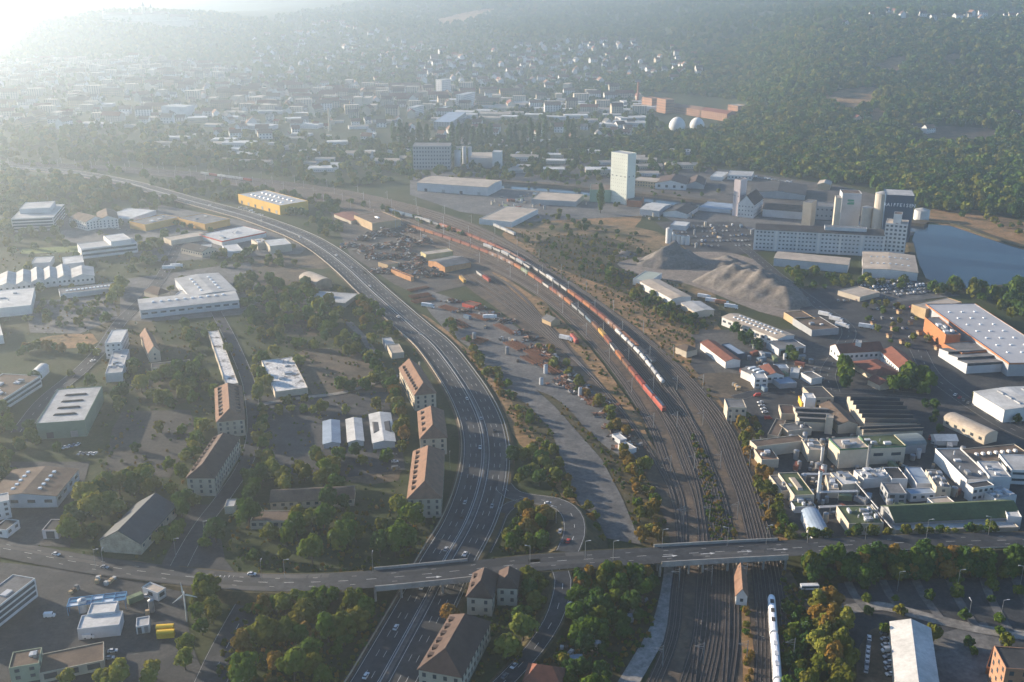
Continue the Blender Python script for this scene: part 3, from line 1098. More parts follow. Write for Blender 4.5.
def roof_hip(root, L, D, h, rise, wm, rm, over=.6, gable_far=False):
    x, y = L / 2, D / 2
    mb = MB()
    mb.box(-x, x, -y, y, 0, h)
    mb.build('wall', wm, root)
    mr = MB()
    X, Y = x + over, y + over
    z = h - .05
    if L >= D:
        r = max(0.0, L / 2 - D / 2 * .75)
        e0, e1 = (-r, 0, h + rise), ((r if not gable_far else X), 0, h + rise)
        A, B_, C, D_ = (-X, -Y, z), (X, -Y, z), (X, Y, z), (-X, Y, z)
        mr.quad(A, B_, e1, e0)
        mr.quad(C, D_, e0, e1)
        mr.tri(B_, C, e1)
        mr.tri(D_, A, e0)
    else:
        r = max(0.0, D / 2 - L / 2 * .75)
        e0, e1 = (0, -r, h + rise), (0, (r if not gable_far else Y), h + rise)
        A, B_, C, D_ = (-X, -Y, z), (X, -Y, z), (X, Y, z), (-X, Y, z)
        mr.tri(A, B_, e0)
        mr.quad(B_, C, e1, e0)
        mr.tri(C, D_, e1)
        mr.quad(D_, A, e0, e1)
    return mr.build('roof', rm, root)


def dormers(root, roof, L, D, h, rise, n, rm, sides=(-1,), rows=1):
    """dormers with dark panes along the long eaves"""
    ax = 'x' if L >= D else 'y'
    n_len = max(L, D)
    half = min(L, D) / 2
    for sg in sides:
        for i in range(n):
            t = ((i + .5) / n - .5) * (n_len - half * .9)
            d0 = half * .80
            z0 = h + rise * (1 - d0 / half)
            mb = MB()
            w = .95
            pts = []
            z1 = z0 + 1.7
            d1 = half * (1 - (z1 - h) / rise)
            if ax == 'x':
                f = lambda a, d, z: (a, sg * d, z)
            else:
                f = lambda a, d, z: (sg * d, a, z)
            mb.hexa([f(t - w, d0, z0 - .2), f(t + w, d0, z0 - .2), f(t + w, d1 * .9, z0 - .2), f(t - w, d1 * .9, z0 - .2)], [f(t - w, d0, z1), f(t + w, d0, z1), f(t + w, d1 * .9, z1 + .1), f(t - w, d1 * .9, z1 + .1)])
            o = mb.build('dormer', R_DKTILE, roof)
            mg = MB()
            mg.quad(f(t - w * .8, d0 + .06, z0 + .1), f(t + w * .8, d0 + .06, z0 + .1), f(t + w * .8, d0 + .06, z1 - .15), f(t - w * .8, d0 + .06, z1 - .15))
            mg.build('dormer_pane', GLASS, roof)


def skylights(roof, L, D, z, nx, ny, sx, sy, m=None, hh=.6, x0=-.4, x1=.4, y0=-.38, y1=.38, slope=None):
    mb = MB()
    for i in range(nx):
        for j in range(ny):
            cx = (x0 + (x1 - x0) * (i + .5) / nx) * L
            cy = (y0 + (y1 - y0) * (j + .5) / ny) * D
            zz = z if slope is None else z + slope(cx, cy)
            mb.hexa([(cx - sx / 2, cy - sy / 2, zz - .3), (cx + sx / 2, cy - sy / 2, zz - .3), (cx + sx / 2, cy + sy / 2, zz - .3), (cx - sx / 2, cy + sy / 2, zz - .3)],
                    [(cx - sx * .38, cy - sy * .38, zz + hh), (cx + sx * .38, cy - sy * .38, zz + hh), (cx + sx * .38, cy + sy * .38, zz + hh), (cx - sx * .38, cy + sy * .38, zz + hh)])
    o = mb.build('skylight_grid', m or SKYLIGHT, roof)
    o['kind'] = 'stuff'


def rooftop(roof, L, D, z, n, seed):
    r = random.Random(seed)
    mb = MB()
    for _ in range(n):
        cx, cy = r.uniform(-.4, .4) * L, r.uniform(-.36, .36) * D
        a, b2, c = r.uniform(.5, min(2.4, L * .1 + .5)), r.uniform(.5, min(1.8, D * .12 + .5)), r.uniform(.5, 1.6)
        if r.random() < .3:
            mb.cyl(cx, cy, z - .1, z + c * 1.3, .35, .35, 8, r.choice((0, 1)))
        else:
            mb.box(cx - a, cx + a, cy - b2, cy + b2, z - .1, z + c, r.choice((0, 0, 1)))
    o = mb.build('roof_equipment', [LIGHTW, STEEL], roof)
    o['kind'] = 'stuff'


BCOUNT = [0]
FOOT = []


def B(kind, name, cat, label, p0, p1, p2, h, wm, rm, rise=3.0, axis=None, win=None, sky=None, eq=None, dorm=None, band=None, doors=0, n=5, over=.5, group=None, ribbon=False, grow=1.0):
    BCOUNT[0] += 1
    ctr, L, D, rz = frame(p0, p1, p2, h)
    D = max(D, 3.0)
    FOOT.append((ctr[0], ctr[1], L, D, rz))
    root = empty(name, (ctr[0], ctr[1], 0), rz)
    ax = axis or ('x' if L >= D else 'y')
    if kind == 'flat':
        roof = walls_flat(root, L, D, h, wm, rm)
        rz_ = h - .32
    elif kind == 'gable':
        roof = roof_gable(root, L, D, h, rise, wm, rm, ax, over)
        rz_ = h
    elif kind in ('hip', 'hipg'):
        roof = roof_hip(root, L, D, h, rise, wm, rm, over, kind == 'hipg')
        rz_ = h
    elif kind == 'arch':
        mb = MB()
        mr = MB()
        mb.box(-L / 2, L / 2, -D / 2, D / 2, 0, h - .05)
        k = 8
        half = (D if ax == 'x' else L) / 2
        ln = (L if ax == 'x' else D) / 2
        prof = [(-half - .2) * math.cos(math.pi * i / k) for i in range(k + 1)]
        zz = [h + rise * math.sin(math.pi * i / k) for i in range(k + 1)]
        f = (lambda a, d, z: (a, d, z)) if ax == 'x' else (lambda a, d, z: (-d, a, z))
        for i in range(k):
            mr.quad(f(-ln - .2, prof[i], zz[i]), f(ln + .2, prof[i], zz[i]), f(ln + .2, prof[i + 1], zz[i + 1]), f(-ln - .2, prof[i + 1], zz[i + 1]))
        for e in (-ln, ln):
            mb.poly([f(e, prof[i] * .98, zz[i] - .06) for i in range(k + 1)])
        mb.build('wall', wm, root)
        roof = mr.build('roof', rm, root)
        rz_ = h + rise * .8
    elif kind == 'saw':
        mb = MB()
        x, y = L / 2, D / 2
        lo = [(-x, -y, 0), (x, -y, 0), (x, y, 0), (-x, y, 0)]
        for i in range(4):
            a, b2 = lo[i], lo[(i + 1) % 4]
            mb.quad(a, b2, (b2[0], b2[1], h), (a[0], a[1], h))
        roof = None
        for i in range(n):
            y0, y1 = -y + i * D / n, -y + (i + 1) * D / n
            for e in (-x, x):
                mb.tri((e, y0, h), (e, y1, h), (e, y0, h + rise))
            mr = MB()
            q = [(-x - .2, y0 - .3, h + rise), (x + .2, y0 - .3, h + rise), (x + .2, y1, h), (-x - .2, y1, h)]
            mr.hexa(q, [(p[0], p[1], p[2] + .2) for p in q], 0, True)
            roof = mr.build('roof', rm, root)
            mg = MB()
            mg.quad((-x, y0 - .02, h + .3), (x, y0 - .02, h + .3), (x, y0 - .02, h + rise - .1), (-x, y0 - .02, h + rise - .1))
            mg.build('glazing', GLASS, root)
        mb.build('wall', wm, root)
        rz_ = h
    if win:
        windows(root, L, D, h, win[0], win[1], win[2], win[3], win[4] if len(win) > 4 else 'fblr', ribbon=ribbon)
    if sky:
        sl = None
        if kind == 'gable':
            half = (D if ax == 'x' else L) / 2
            sl = (lambda cx, cy: rise * (1 - abs(cy) / half) + .2) if ax == 'x' else (lambda cx, cy: rise * (1 - abs(cx) / half) + .2)
        skylights(roof, L, D, rz_, *sky, slope=sl)
    if eq:
        rooftop(roof, L, D, rz_, eq, BCOUNT[0])
    if dorm:
        dormers(root, roof, L, D, h, rise, dorm[0], rm, dorm[1])
    if band:
        mb = MB()
        e = .12
        mb.hexa([(-L / 2 - e, -D / 2 - e, h - band[1]), (L / 2 + e, -D / 2 - e, h - band[1]), (L / 2 + e, D / 2 + e, h - band[1]), (-L / 2 - e, D / 2 + e, h - band[1])],
                [(-L / 2 - e, -D / 2 - e, h + .15), (L / 2 + e, -D / 2 - e, h + .15), (L / 2 + e, D / 2 + e, h + .15), (-L / 2 - e, D / 2 + e, h + .15)])
        mb.f.pop()
        mb.m.pop()
        mb.build('fascia', band[0], root)
    for i in range(doors):
        mb = MB()
        xc = (i + .5) / doors * L - L / 2
        mb.box(xc - min(1.8, L / doors * .3), xc + min(1.8, L / doors * .3), -D / 2 - .1, -D / 2 + .02, 0.3, min(3.8, h - .6))
        mb.build('door', STEEL if i % 2 else DARKW, root)
    tag(root, label, cat, group)
    return root, L, D

# ---- bottom left depot and shops
B('flat', 'office_building', 'office', 'white office block with three ribbon window bands beside the depot lot', (-30, 628), (35, 578), (11.6, 575.2), 8.5, WHITE, R_GREY, win=(3, 3, 2.5, 1.5, 'fr'), ribbon=True, eq=3)
B('flat', 'car_wash', 'car wash', 'low white hall with white roof and dark parapet in the depot lot', (77, 629), (119, 624.4), (120, 611), 5, LIGHTW, R_PALE, doors=0)
B('flat', 'shop_building', 'shop', 'small white block between the white depot hall and the blue canopy', (87, 614), (114.5, 611.5), (114.5, 601), 5.6, WHITE, R_PALE)
B('flat', 'kiosk', 'kiosk', 'small square white kiosk on bare earth by the cross road', (142.2, 587), (157.5, 593), (164.6, 587.7), 4, WHITE, R_WARM, win=(1, 4, 2.5, 1.6), band=(WHITE, .7))
B('flat', 'plant_room', 'shed', 'small white box building beside the yellow containers', (136, 624), (149, 624.5), (149.5, 615.5), 3.6, WHITE, R_LIGHT, doors=2)
B('flat', 'office_building', 'office', 'pale green two storey office at the lower edge of the depot', (8.6, 668), (38.5, 663), (38.5, 647.7), 7, mat('pale_sage_render', (.30, .32, .22), .85, .15, .1), R_BROWN, win=(2, 4, 1.6, 1.3), eq=4)
B('flat', 'garage_building', 'garage', 'long low brown roofed garage building with dark bays beside the green office', (38.8, 673.5), (103.8, 660), (103, 641.5), 4.2, BEIGE, R_BROWN, win=(1, 6, 4.2, 2.2, 'f'))
B('gable', 'retail_hall', 'shop', 'wide brown roofed shop hall with row of white roof domes', (-12, 497), (56, 496), (75.7, 469), 6, LIGHTW, R_BROWN, rise=1.6, axis='y', sky=(2, 5, 1.8, 1.8), win=(1, 6, 3.5, 1.6, 'fr'))
B('flat', 'apartment_block', 'apartments', 'white corner block with window grid beside the brown roofed shop hall', (-16, 505), (9, 500), (4, 493), 9, WHITE, R_LIGHT, win=(3, 3, 1.4, 1.3))
B('flat', 'annex', 'annex', 'low white annex with dark roof in front of the white corner block', (-12, 532), (6, 530), (19, 520), 4.2, WHITE, R_DARK, win=(1, 3, 2, 1.4))
B('flat', 'shop_building', 'shop', 'small dark roofed hut with pinkish front by the cross road', (43.5, 528), (57.5, 530), (66.5, 519), 4.5, PINKW, R_DARK, doors=1)
B('gable', 'warehouse', 'warehouse', 'old rendered warehouse with steep slate roof among trees by the cross road', (100.5, 539.5), (140, 543.5), (175.5, 505.5), 5.5, mat('stained_render', (.40, .34, .25), .9, .35, .25), R_SLATE, rise=5.5, axis='y', over=.6, win=(1, 5, 1.3, 1.2, 'r'))
B('flat', 'school_hall', 'hall', 'low brown roofed hall behind the grove by the cross road', (250, 521), (294, 521), (301, 510), 4.2, BEIGE, R_BROWN, win=(1, 3, 2, 1.5, 'f'))
B('flat', 'shed', 'shed', 'small white shed at the street bend before the near barracks', (224.5, 506), (234, 506), (236.5, 498.5), 4, CREAM, R_LIGHT)
B('gable', 'school_building', 'school', 'long low building with grey roof behind trees left of the motorway', (270, 502), (354, 498), (351, 486), 4, BEIGE, R_BROWN, rise=2.6, win=(1, 3.4, 1.6, 1.4, 'f'))
# ---- barracks
BK = (4, 3.0, 1.1, 1.5)
B('hip', 'barracks', 'barracks', 'long hip roofed barracks beside the street, nearest on the lot side', (187, 477), (214, 478), (239.5, 437.5), 9.5, BEIGE, R_DKTILE, rise=5, win=(3, 3.2, 1.2, 1.6), dorm=(9, (-1,)), eq=4)
B('hip', 'barracks', 'barracks', 'hip roofed barracks with red dormers below the long white broken roof', (216.5, 419), (244.5, 419), (241, 386), 9.5, BEIGE, R_TILE, rise=5, win=(3, 3.2, 1.2, 1.6), dorm=(8, (-1, 1)), eq=3)
B('hipg', 'barracks', 'barracks', 'sunlit tile roofed barracks by the motorway with ten dormers and thin chimney', (413.5, 393.7), (436, 393), (419.5, 366), 9.5, BEIGE, R_TILE, rise=5.5, win=(3, 3.2, 1.2, 1.6), dorm=(9, (-1,)))
B('hip', 'barracks', 'barracks', 'short middle barracks by the motorway with four dormers on its lit slope', (420, 437.5), (446.7, 437.5), (443, 410.5), 9.5, BEIGE, R_TILE, rise=5.5, win=(3, 3.2, 1.2, 1.6), dorm=(4, (-1,)))
B('hip', 'barracks', 'barracks', 'long near barracks by the motorway with eight dormers on its lit slope', (407.8, 498), (441, 498), (444, 451), 10, BEIGE, R_TILE, rise=6, win=(3, 3.2, 1.2, 1.6), dorm=(8, (-1,)))
B('flat', 'shed', 'shed', 'small tan roofed shed above the sunlit barracks', (391, 352), (404, 352), (399, 343.5), 4, BEIGE, R_WARM)
B('flat', 'shed', 'shed', 'small grey roofed shed beside the tan shed above the barracks', (386, 345), (395, 344), (391, 337), 4, GREYW, R_LIGHT)
B('flat', 'derelict_hall', 'hall', 'long narrow derelict hall with peeling white roof behind the barracks street', (226, 384), (238.3, 383), (218.5, 330), 4.2, BEIGE, R_PATCH)
B('flat', 'derelict_hall', 'hall', 'square derelict hall with patchy white roof and dark hole', (274, 390), (307.8, 387.4), (292, 356.6), 4.2, CREAM, R_PATCH, eq=6)
B('gable', 'storage_shed', 'shed', 'blue grey roofed shed, first of the three sheds by the barracks lot', (323.5, 444), (340, 443), (339, 420.5), 2.8, LIGHTW, R_BLUE, rise=.9)
B('gable', 'storage_shed', 'shed', 'white roofed shed in the middle of the three by the barracks lot', (348, 441), (363.5, 441), (361, 418.5), 3.0, WHITE, R_PALE, rise=.9)
B('gable', 'storage_shed', 'shed', 'white shed with two dark glazed roof panels by the barracks tree row', (373, 443), (395, 441.5), (390, 413), 3.6, WHITE, R_PALE, rise=1.0, sky=(2, 1, 5, 15, DARKW, .15))
# ---- left middle
B('flat', 'sports_hall', 'hall', 'tall sage green hall with grey roof and skylight strips', (38, 420), (84.5, 420), (102, 386), 9.5, GREENW, R_LIGHT, sky=(1, 4, 13, 1.6, R_DARK, .7), doors=2)
B('flat', 'office_building', 'office', 'white ribbon windowed office with gravel roof at the left frame edge', (-22, 415), (40.5, 375.5), (15, 366), 7, WHITE, R_BROWN, win=(2, 3, 2, 1.4, 'fr'), ribbon=True, eq=14)
B('arch', 'pavilion', 'pavilion', 'small white barrel roofed pavilion behind the ribbon windowed office', (30, 374), (38, 376), (48.5, 366), 4, WHITE, R_PALE, rise=2)
B('flat', 'office_building', 'office', 'tall faceted white building at the street bend', (110, 333), (121, 342), (127.5, 329), 11, WHITE, R_PALE, win=(3, 3, 1.2, 1.2))
B('flat', 'workshop', 'workshop', 'narrow white wedge shaped workshop beside the faceted white building', (106, 371), (122, 372), (129, 349), 6, WHITE, R_LIGHT, eq=8)
B('gable', 'house', 'house', 'tan gabled house with three window rows beside the white wedge workshop', (148.5, 352), (160, 351), (151, 333), 7, CREAM, R_TILE, rise=4, axis='y', win=(2, 3, 1.1, 1.3))
B('flat', 'shed', 'shed', 'long low dark roofed shed behind the tree clump', (151, 368), (190, 364), (188, 359.5), 4, BEIGE, R_DARK, win=(1, 3, 1.4, 1.2, 'f'))
B('flat', 'office_building', 'office', 'big terraced glass office in the hazy left distance', (16, 214), (53, 217), (64, 204), 13, LIGHTW, R_LIGHT, win=(4, 3, 2.4, 1.6), ribbon=True)
B('flat', 'office_penthouse', 'office', 'pale upper block set back on the terraced glass office', (22, 206), (50, 207.5), (55, 201), 17.5, LIGHTW, R_LIGHT, win=(1, 3, 2, 1.5))
B('gable', 'town_house', 'house', 'white gabled house row beside the terraced glass office', (69, 217.5), (86, 222), (97, 216.5), 9, WHITE, R_BROWN, rise=3.5, win=(3, 3, 1.2, 1.4))
B('gable', 'town_house', 'house', 'white twin gabled house with brown roof before the long white hall', (98, 219), (118, 218.5), (116, 211), 9, WHITE, R_BROWN, rise=3.5, axis='y', win=(3, 3, 1.2, 1.4))
B('flat', 'retail_hall', 'hall', 'long white roofed hall behind the ochre walled shops', (113, 213), (129, 219), (156, 210), 5, WHITE, R_PALE)
B('flat', 'retail_hall', 'shop', 'ochre walled flat shop hall, farther from the motorway', (131, 221), (145, 224.5), (179, 217), 7, OCHRE, R_GREY, eq=3)
B('flat', 'retail_hall', 'shop', 'ochre walled flat shop hall, closer to the motorway', (178, 218), (204.8, 224), (229, 218.5), 7, OCHRE, R_GREY, eq=3)
B('flat', 'logistics_hall', 'hall', 'big bright yellow hall with pale roof beside the motorway', (238, 194), (279.6, 205.5), (306.8, 200.5), 10, YELLOWW, R_LIGHT, sky=(8, 2, 2, 4), doors=6)
B('flat', 'retail_hall', 'shop', 'low pale flat shop with cream front below the ochre halls', (165, 237), (171, 240.5), (207, 234.5), 5, CREAM, R_WARM)
B('flat', 'car_dealership', 'shop', 'white dealership with red corner fascia by the motorway', (207, 233), (222, 241), (266, 232), 5, WHITE, R_PALE, band=(REDW, 1.2), eq=6)
B('flat', 'workshop', 'workshop', 'small white flat workshop below the red fascia dealership', (222, 245), (228, 252), (242, 249), 5, LIGHTW, R_PALE)
B('flat', 'workshop', 'workshop', 'square beige block with pale roof close to the motorway', (263.7, 240), (270, 246), (289, 241.5), 7, BEIGE, R_PALE)
B('flat', 'workshop', 'workshop', 'small beige block beside the square pale roofed block', (251, 239), (257.5, 243.5), (265, 240), 6, CREAM, R_WARM, eq=5)
B('gable', 'town_house', 'house', 'dark roofed house row below the low cream shop', (181, 247.5), (202, 252), (206, 246), 5.5, CREAM, R_DARK, rise=2.5, win=(1, 3, 1.2, 1.4))
B('flat', 'town_house', 'house', 'white cube house beside the dark roofed row', (201, 245.5), (210, 248), (211.5, 244), 7, WHITE, R_LIGHT, win=(2, 3, 1.2, 1.4))
B('gable', 'logistics_hall', 'hall', 'long front wing of the white L shaped hall', (140, 310.5), (239, 300), (236, 289.5), 6.5, LIGHTW, R_LIGHT, rise=1.0, win=(1, 6, 4, 1.3, 'f'), sky=(10, 1, 2, 3))
B('gable', 'logistics_hall', 'hall', 'rear wing of the white L shaped hall', (190, 296), (236, 290.5), (218, 273), 6.8, LIGHTW, R_LIGHT, rise=1.0, axis='y', sky=(2, 5, 2, 3))
B('flat', 'annex', 'annex', 'small white annex in the corner of the L shaped hall', (176, 294), (184, 297), (192, 290), 5, WHITE, R_PALE)
B('hip', 'house', 'house', 'brown hip roofed house before the L shaped hall', (144, 291), (158, 295), (161, 289.5), 4.5, CREAM, R_DKTILE, rise=4)
for i, (q0, q1, q2) in enumerate([((71, 276), (94, 276), (93, 267)), ((57, 277.5), (71, 277.5), (69, 266)), ((44, 279), (57, 279), (56, 268)), ((31, 281), (44, 281), (43, 269)), ((16, 283), (31, 283), (31, 271)), ((-2, 285), (16, 285), (17, 273))]):
    B('gable', 'showroom', 'hall', '%s white gabled unit of the hazy hall row, counted from the street end' % ordinal(i + 1), q0, q1, q2, 6, WHITE, R_LIGHT, rise=2.4, axis='y', group='white gabled hall row', win=(1, 3, 1.6, 1.6, 'fr'))
B('flat', 'greenhouse', 'hall', 'long low grey flat hall before the white gabled row', (60, 294), (118, 287), (116, 282), 4, LIGHTW, R_GREY, sky=(12, 1, 2, 2.5))
B('flat', 'logistics_hall', 'hall', 'large white flat hall at the left frame edge before the gabled row', (-30, 306), (31, 305), (34.5, 287), 7, WHITE, R_PALE, eq=8)
B('flat', 'office_building', 'office', 'long white office with blue window band beside the street', (81, 249), (137, 242.5), (134, 237), 9, WHITE, R_LIGHT, win=(2, 3, 2, 1.8, 'fr'), ribbon=True)
B('flat', 'office_penthouse', 'office', 'white penthouse block on the long banded office', (110, 241), (131, 239), (123, 233), 12.5, WHITE, R_PALE)
B('flat', 'workshop', 'workshop', 'small white workshop above the gabled hall row', (63, 261), (84, 262), (82, 255), 5, LIGHTW, R_PALE)
B('flat', 'workshop', 'workshop', 'pale angled workshop at the far end of the gabled hall row', (28, 267), (50, 262), (54, 256), 5, LIGHTW, R_LIGHT)
B('flat', 'annex', 'annex', 'white hall at the left edge below the large flat hall', (-25, 345), (3, 335), (-2, 318), 6, WHITE, R_PALE)
# ---- scrap yard
B('flat', 'scrap_shed', 'shed', 'tan walled shed with brown roof above the scrap yard', (354, 215), (372, 223), (398, 218), 8, TAN, R_BROWN, sky=(1, 1, 8, 3))
B('gable', 'scrap_shed', 'shed', 'low dull red roofed shed beside the tan walled shed', (334, 214), (351, 221), (360, 214.5), 3.5, BEIGE, R_RED, rise=1)
B('flat', 'scrap_shed', 'shed', 'yellowish sheet metal shed on the rail side of the scrap yard', (426, 254.5), (453, 251), (452, 247.5), 7, mat('faded_yellow_sheet', (.42, .36, .18), .7, .15, .2), R_WARM)
B('gable', 'scrap_shed', 'shed', 'grey roofed shed with rusty orange wall at the siding ends', (432, 260), (445, 267), (471, 262), 5, mat('rusty_orange_wall', (.42, .21, .09), .8, .25, .3), R_GREY, rise=2)
B('flat', 'scrap_wall', 'wall', 'rusty orange sheet pile wall along the scrap yard front', (391, 269), (411, 277), (413, 276), 4, mat('rusty_orange_wall', (.42, .21, .09), .8, .25, .3), RUST)
B('flat', 'scrap_shed', 'shed', 'small tan shed in the middle of the scrap heaps', (378, 262), (388, 265), (396, 262), 4, TAN, R_BROWN)
B('arch', 'round_hall', 'hall', 'old brick hall with rounded grey roof beside the motorway', (299, 278), (316, 285), (328, 280), 4.5, mat('old_brick', (.28, .20, .13), .9, .25, .2), R_WARM, rise=4)
B('flat', 'shed', 'shed', 'low pale roofed shed below the rounded brick hall', (305, 300), (345, 303), (352, 293), 3.5, BEIGE, R_LIGHT)
# ---- harbour centre
B('gable', 'logistics_hall', 'hall', 'large white harbour hall with warm beige roof', (417, 182.5), (488, 187.4), (500.6, 180.5), 10, LIGHTW, R_WARM, rise=1.6, doors=4)
B('flat', 'grain_warehouse', 'warehouse', 'big grey grain warehouse with fine window grid in the harbour', (412.7, 146), (450, 146), (451.5, 142.5), 30, GREYW, R_GREY, win=(6, 3.4, 1.7, 2.0))
B('flat', 'cement_tower', 'tower', 'slim white cement works tower behind the beige roofed hall', (493, 151), (501, 152), (502.5, 150), 22, WHITE, R_LIGHT)
B('flat', 'cement_works', 'works', 'grey cement works block beside the slim white tower', (470, 157), (493, 158), (492, 152), 13, GREYW, R_WARM)
B('flat', 'retail_hall', 'hall', 'low white walled hall with tan roof beside the main line', (486, 215.5), (512, 222), (538, 209), 5.5, WHITE, R_WARM)
B('flat', 'harbour_hall', 'hall', 'long low pale roofed hall on the harbour quay', (531, 199), (576, 201.5), (583, 194), 6, GREYW, R_WARM)
tower, tL, tD = B('flat', 'silo_tower', 'silo', 'tall pale green silo tower standing alone on the harbour quay', (611.4, 151.8), (628, 154.3), (631.7, 152.2), 55, PALEGREEN, R_LIGHT, win=(1, 4.5, 1.4, 1.2), band=(PALEGREEN, 1.0))
windows(tower, tL, tD, 55, 14, 2.6, .5, .5, 'f', 2)
B('flat', 'annex', 'warehouse', 'green walled brown roofed warehouse at the foot of the silo tower', (590, 189), (611, 190), (611.5, 184), 14, mat('green_render', (.22, .32, .22), .85, .15, .1), R_BROWN)
B('flat', 'annex', 'annex', 'small brown annex on the harbour side of the silo tower', (628, 199), (641, 201), (644, 197), 7, BRICK, R_DARK)
B('gable', 'harbour_hall', 'hall', 'white gabled harbour hall beside the silo tower annex', (639, 209.5), (659, 211), (671, 204.5), 6, LIGHTW, R_PALE, rise=2, axis='x')
B('gable', 'harbour_hall', 'hall', 'dark roofed white walled harbour hall', (663, 212), (687, 214), (699, 206), 5, WHITE, R_DARK, rise=2.5, axis='y')
B('flat', 'harbour_hall', 'hall', 'low pale blue roofed hall before the pinkish tower', (699, 207), (731, 210), (733, 203.5), 4, LIGHTW, R_BLUE)
B('flat', 'mixing_plant', 'plant', 'white mixing plant block with pale roof among the gravel works', (668, 227), (686, 226), (690, 222), 5, LIGHTW, R_PALE)
B('flat', 'silo_tower', 'silo', 'slim pinkish grain tower beside the white gabled house', (733, 179.5), (741, 180), (747.5, 178.3), 38, PINKW, R_GREY, win=(1, 3, 1, 1))
B('gable', 'granary', 'granary', 'tall white gabled granary beside the pinkish tower', (741.8, 201), (754, 205), (763.5, 198), 14, WHITE, R_DKTILE, rise=9, axis='y', win=(3, 3, 1, 1.2))
B('flat', 'harbour_shed', 'warehouse', 'tan harbour building across the channel behind the silo tower', (632, 180), (656, 182), (657, 178), 8, TAN, R_WARM, win=(2, 3, 1.3, 1.4, 'f'))
B('gable', 'harbour_shed', 'warehouse', 'white harbour shed with long dark roof across the channel', (656, 182), (686, 184.5), (690, 178), 7, WHITE, R_DKTILE, rise=4, win=(1, 8, 3, 3, 'f'))
B('gable', 'harbour_shed', 'warehouse', 'shorter dark roofed shed at the end of the channel row', (687, 184), (704, 185), (706, 178.5), 5, GREYW, R_DKTILE, rise=4)
B('flat', 'workshop', 'workshop', 'white roofed workshop behind the dark harbour sheds', (711, 175.5), (722, 177), (728, 172), 5, WHITE, R_PALE)
B('flat', 'workshop', 'workshop', 'long white workshop at the wood edge', (728, 174), (752, 176), (754, 171.5), 6, WHITE, R_LIGHT, win=(1, 4, 2, 1.5, 'f'))
# ---- grain harbour with the blue tower
R1, L1, D1 = B('gable', 'grain_mill', 'mill', 'long white five storey mill with rows of square windows', (755.8, 229.4), (884.7, 235.9), (884, 229.5), 19, LIGHTW, R_DARK, rise=2.5, win=(5, 3.3, 1.7, 1.3, 'flr'))
mb = MB()
for i in range(7):
    xx = -L1 / 2 + i * L1 / 6.0
    mb = MB()
    mb.box(xx - 1.0, xx + 1.0, -D1 / 2 - .35, -D1 / 2 + .02, 0, 18.9)
    mb.build('pilaster', WHITE, R1)
B('flat', 'mill_penthouse', 'mill', 'long grey penthouse rising above the white mill roof', (825, 226.5), (867, 228.6), (867, 226.9), 23.5, LIGHTW, R_GREY)
B('flat', 'mill_tower', 'mill', 'white stepped stair tower with window grid at the basin end of the mill', (885.7, 223), (907.7, 224.8), (909, 220), 30, WHITE, R_WARM, win=(8, 3.2, 2.0, 1.8))
B('flat', 'mill_turret', 'mill', 'small white turret on top of the stepped stair tower', (894, 214), (902, 214.5), (902.7, 212), 38, WHITE, R_BROWN, win=(2, 3.2, 2, 1.8))
BT, bL, bD = B('flat', 'grain_elevator', 'silo', 'tall dark blue grain tower with white lettering by the basin', (886.3, 194.5), (915, 196), (912, 190), 44, BLUEW, R_LIGHT)
WT, wL, wD = B('flat', 'grain_elevator', 'silo', 'tall white grain tower with green sign above the mill', (843, 193.5), (862, 193.7), (859, 190), 37, LIGHTW, R_BROWN)
B('flat', 'stair_tower', 'silo', 'slim tan stair tower against the white grain tower', (836, 198), (842, 198.2), (841, 195.5), 36, CREAM, R_WARM)
B('flat', 'silo_tower', 'silo', 'lone tan concrete silo behind the mill', (802.5, 202.5), (812, 203), (817, 200), 25, BEIGE, R_GREY)
B('gable', 'harbour_hall', 'hall', 'long white roofed hall with pointed end in front of the mill', (774, 258), (848, 265), (837, 257), 7, LIGHTW, R_WARM, rise=1.0)
B('gable', 'harbour_hall', 'hall', 'wide grey roofed hall with roof domes at the basin edge', (863, 267), (918, 273), (914.5, 255.5), 7, WHITE, R_WARM, rise=1.2, sky=(7, 2, 2, 2))
B('gable', 'harbour_shed', 'warehouse', 'brown roofed shed behind the granary', (763, 209), (802, 212), (802, 205), 8, LIGHTW, R_BROWN, rise=3)
B('flat', 'harbour_shed', 'warehouse', 'grey block between the tan silo and the white grain tower', (816, 206), (834, 207), (834, 202.5), 14, GREYW, R_GREY, win=(2, 4, 1.5, 1.5))
B('gable', 'harbour_shed', 'warehouse', 'long dark roofed shed at the wood edge behind the granary', (750, 192), (805, 195), (807, 185), 6, GREYW, R_DARK, rise=3)
B('gable', 'house', 'house', 'tan house with pale roof at the wood edge above the mill', (818, 183.5), (830, 185), (832, 181.5), 6, TAN, R_WARM, rise=2)


def silo(px, py, h, r, m, label, name='silo', cap=True, group=None):
    q = W(px, py, 0)
    root = empty(name, (q[0], q[1], 0))
    mb = MB()
    mb.cyl(0, 0, 0, h, r, r, 18)
    mb.build('silo_shell', m, root)
    mc = MB()
    mc.cyl(0, 0, h - .02, h + r * .3, r * 1.02, .4, 18)
    mc.build('silo_cap', R_LIGHT if cap else m, root)
    tag(root, label, 'silo', group)
    FOOT.append((q[0], q[1], 2 * r, 2 * r, 0))


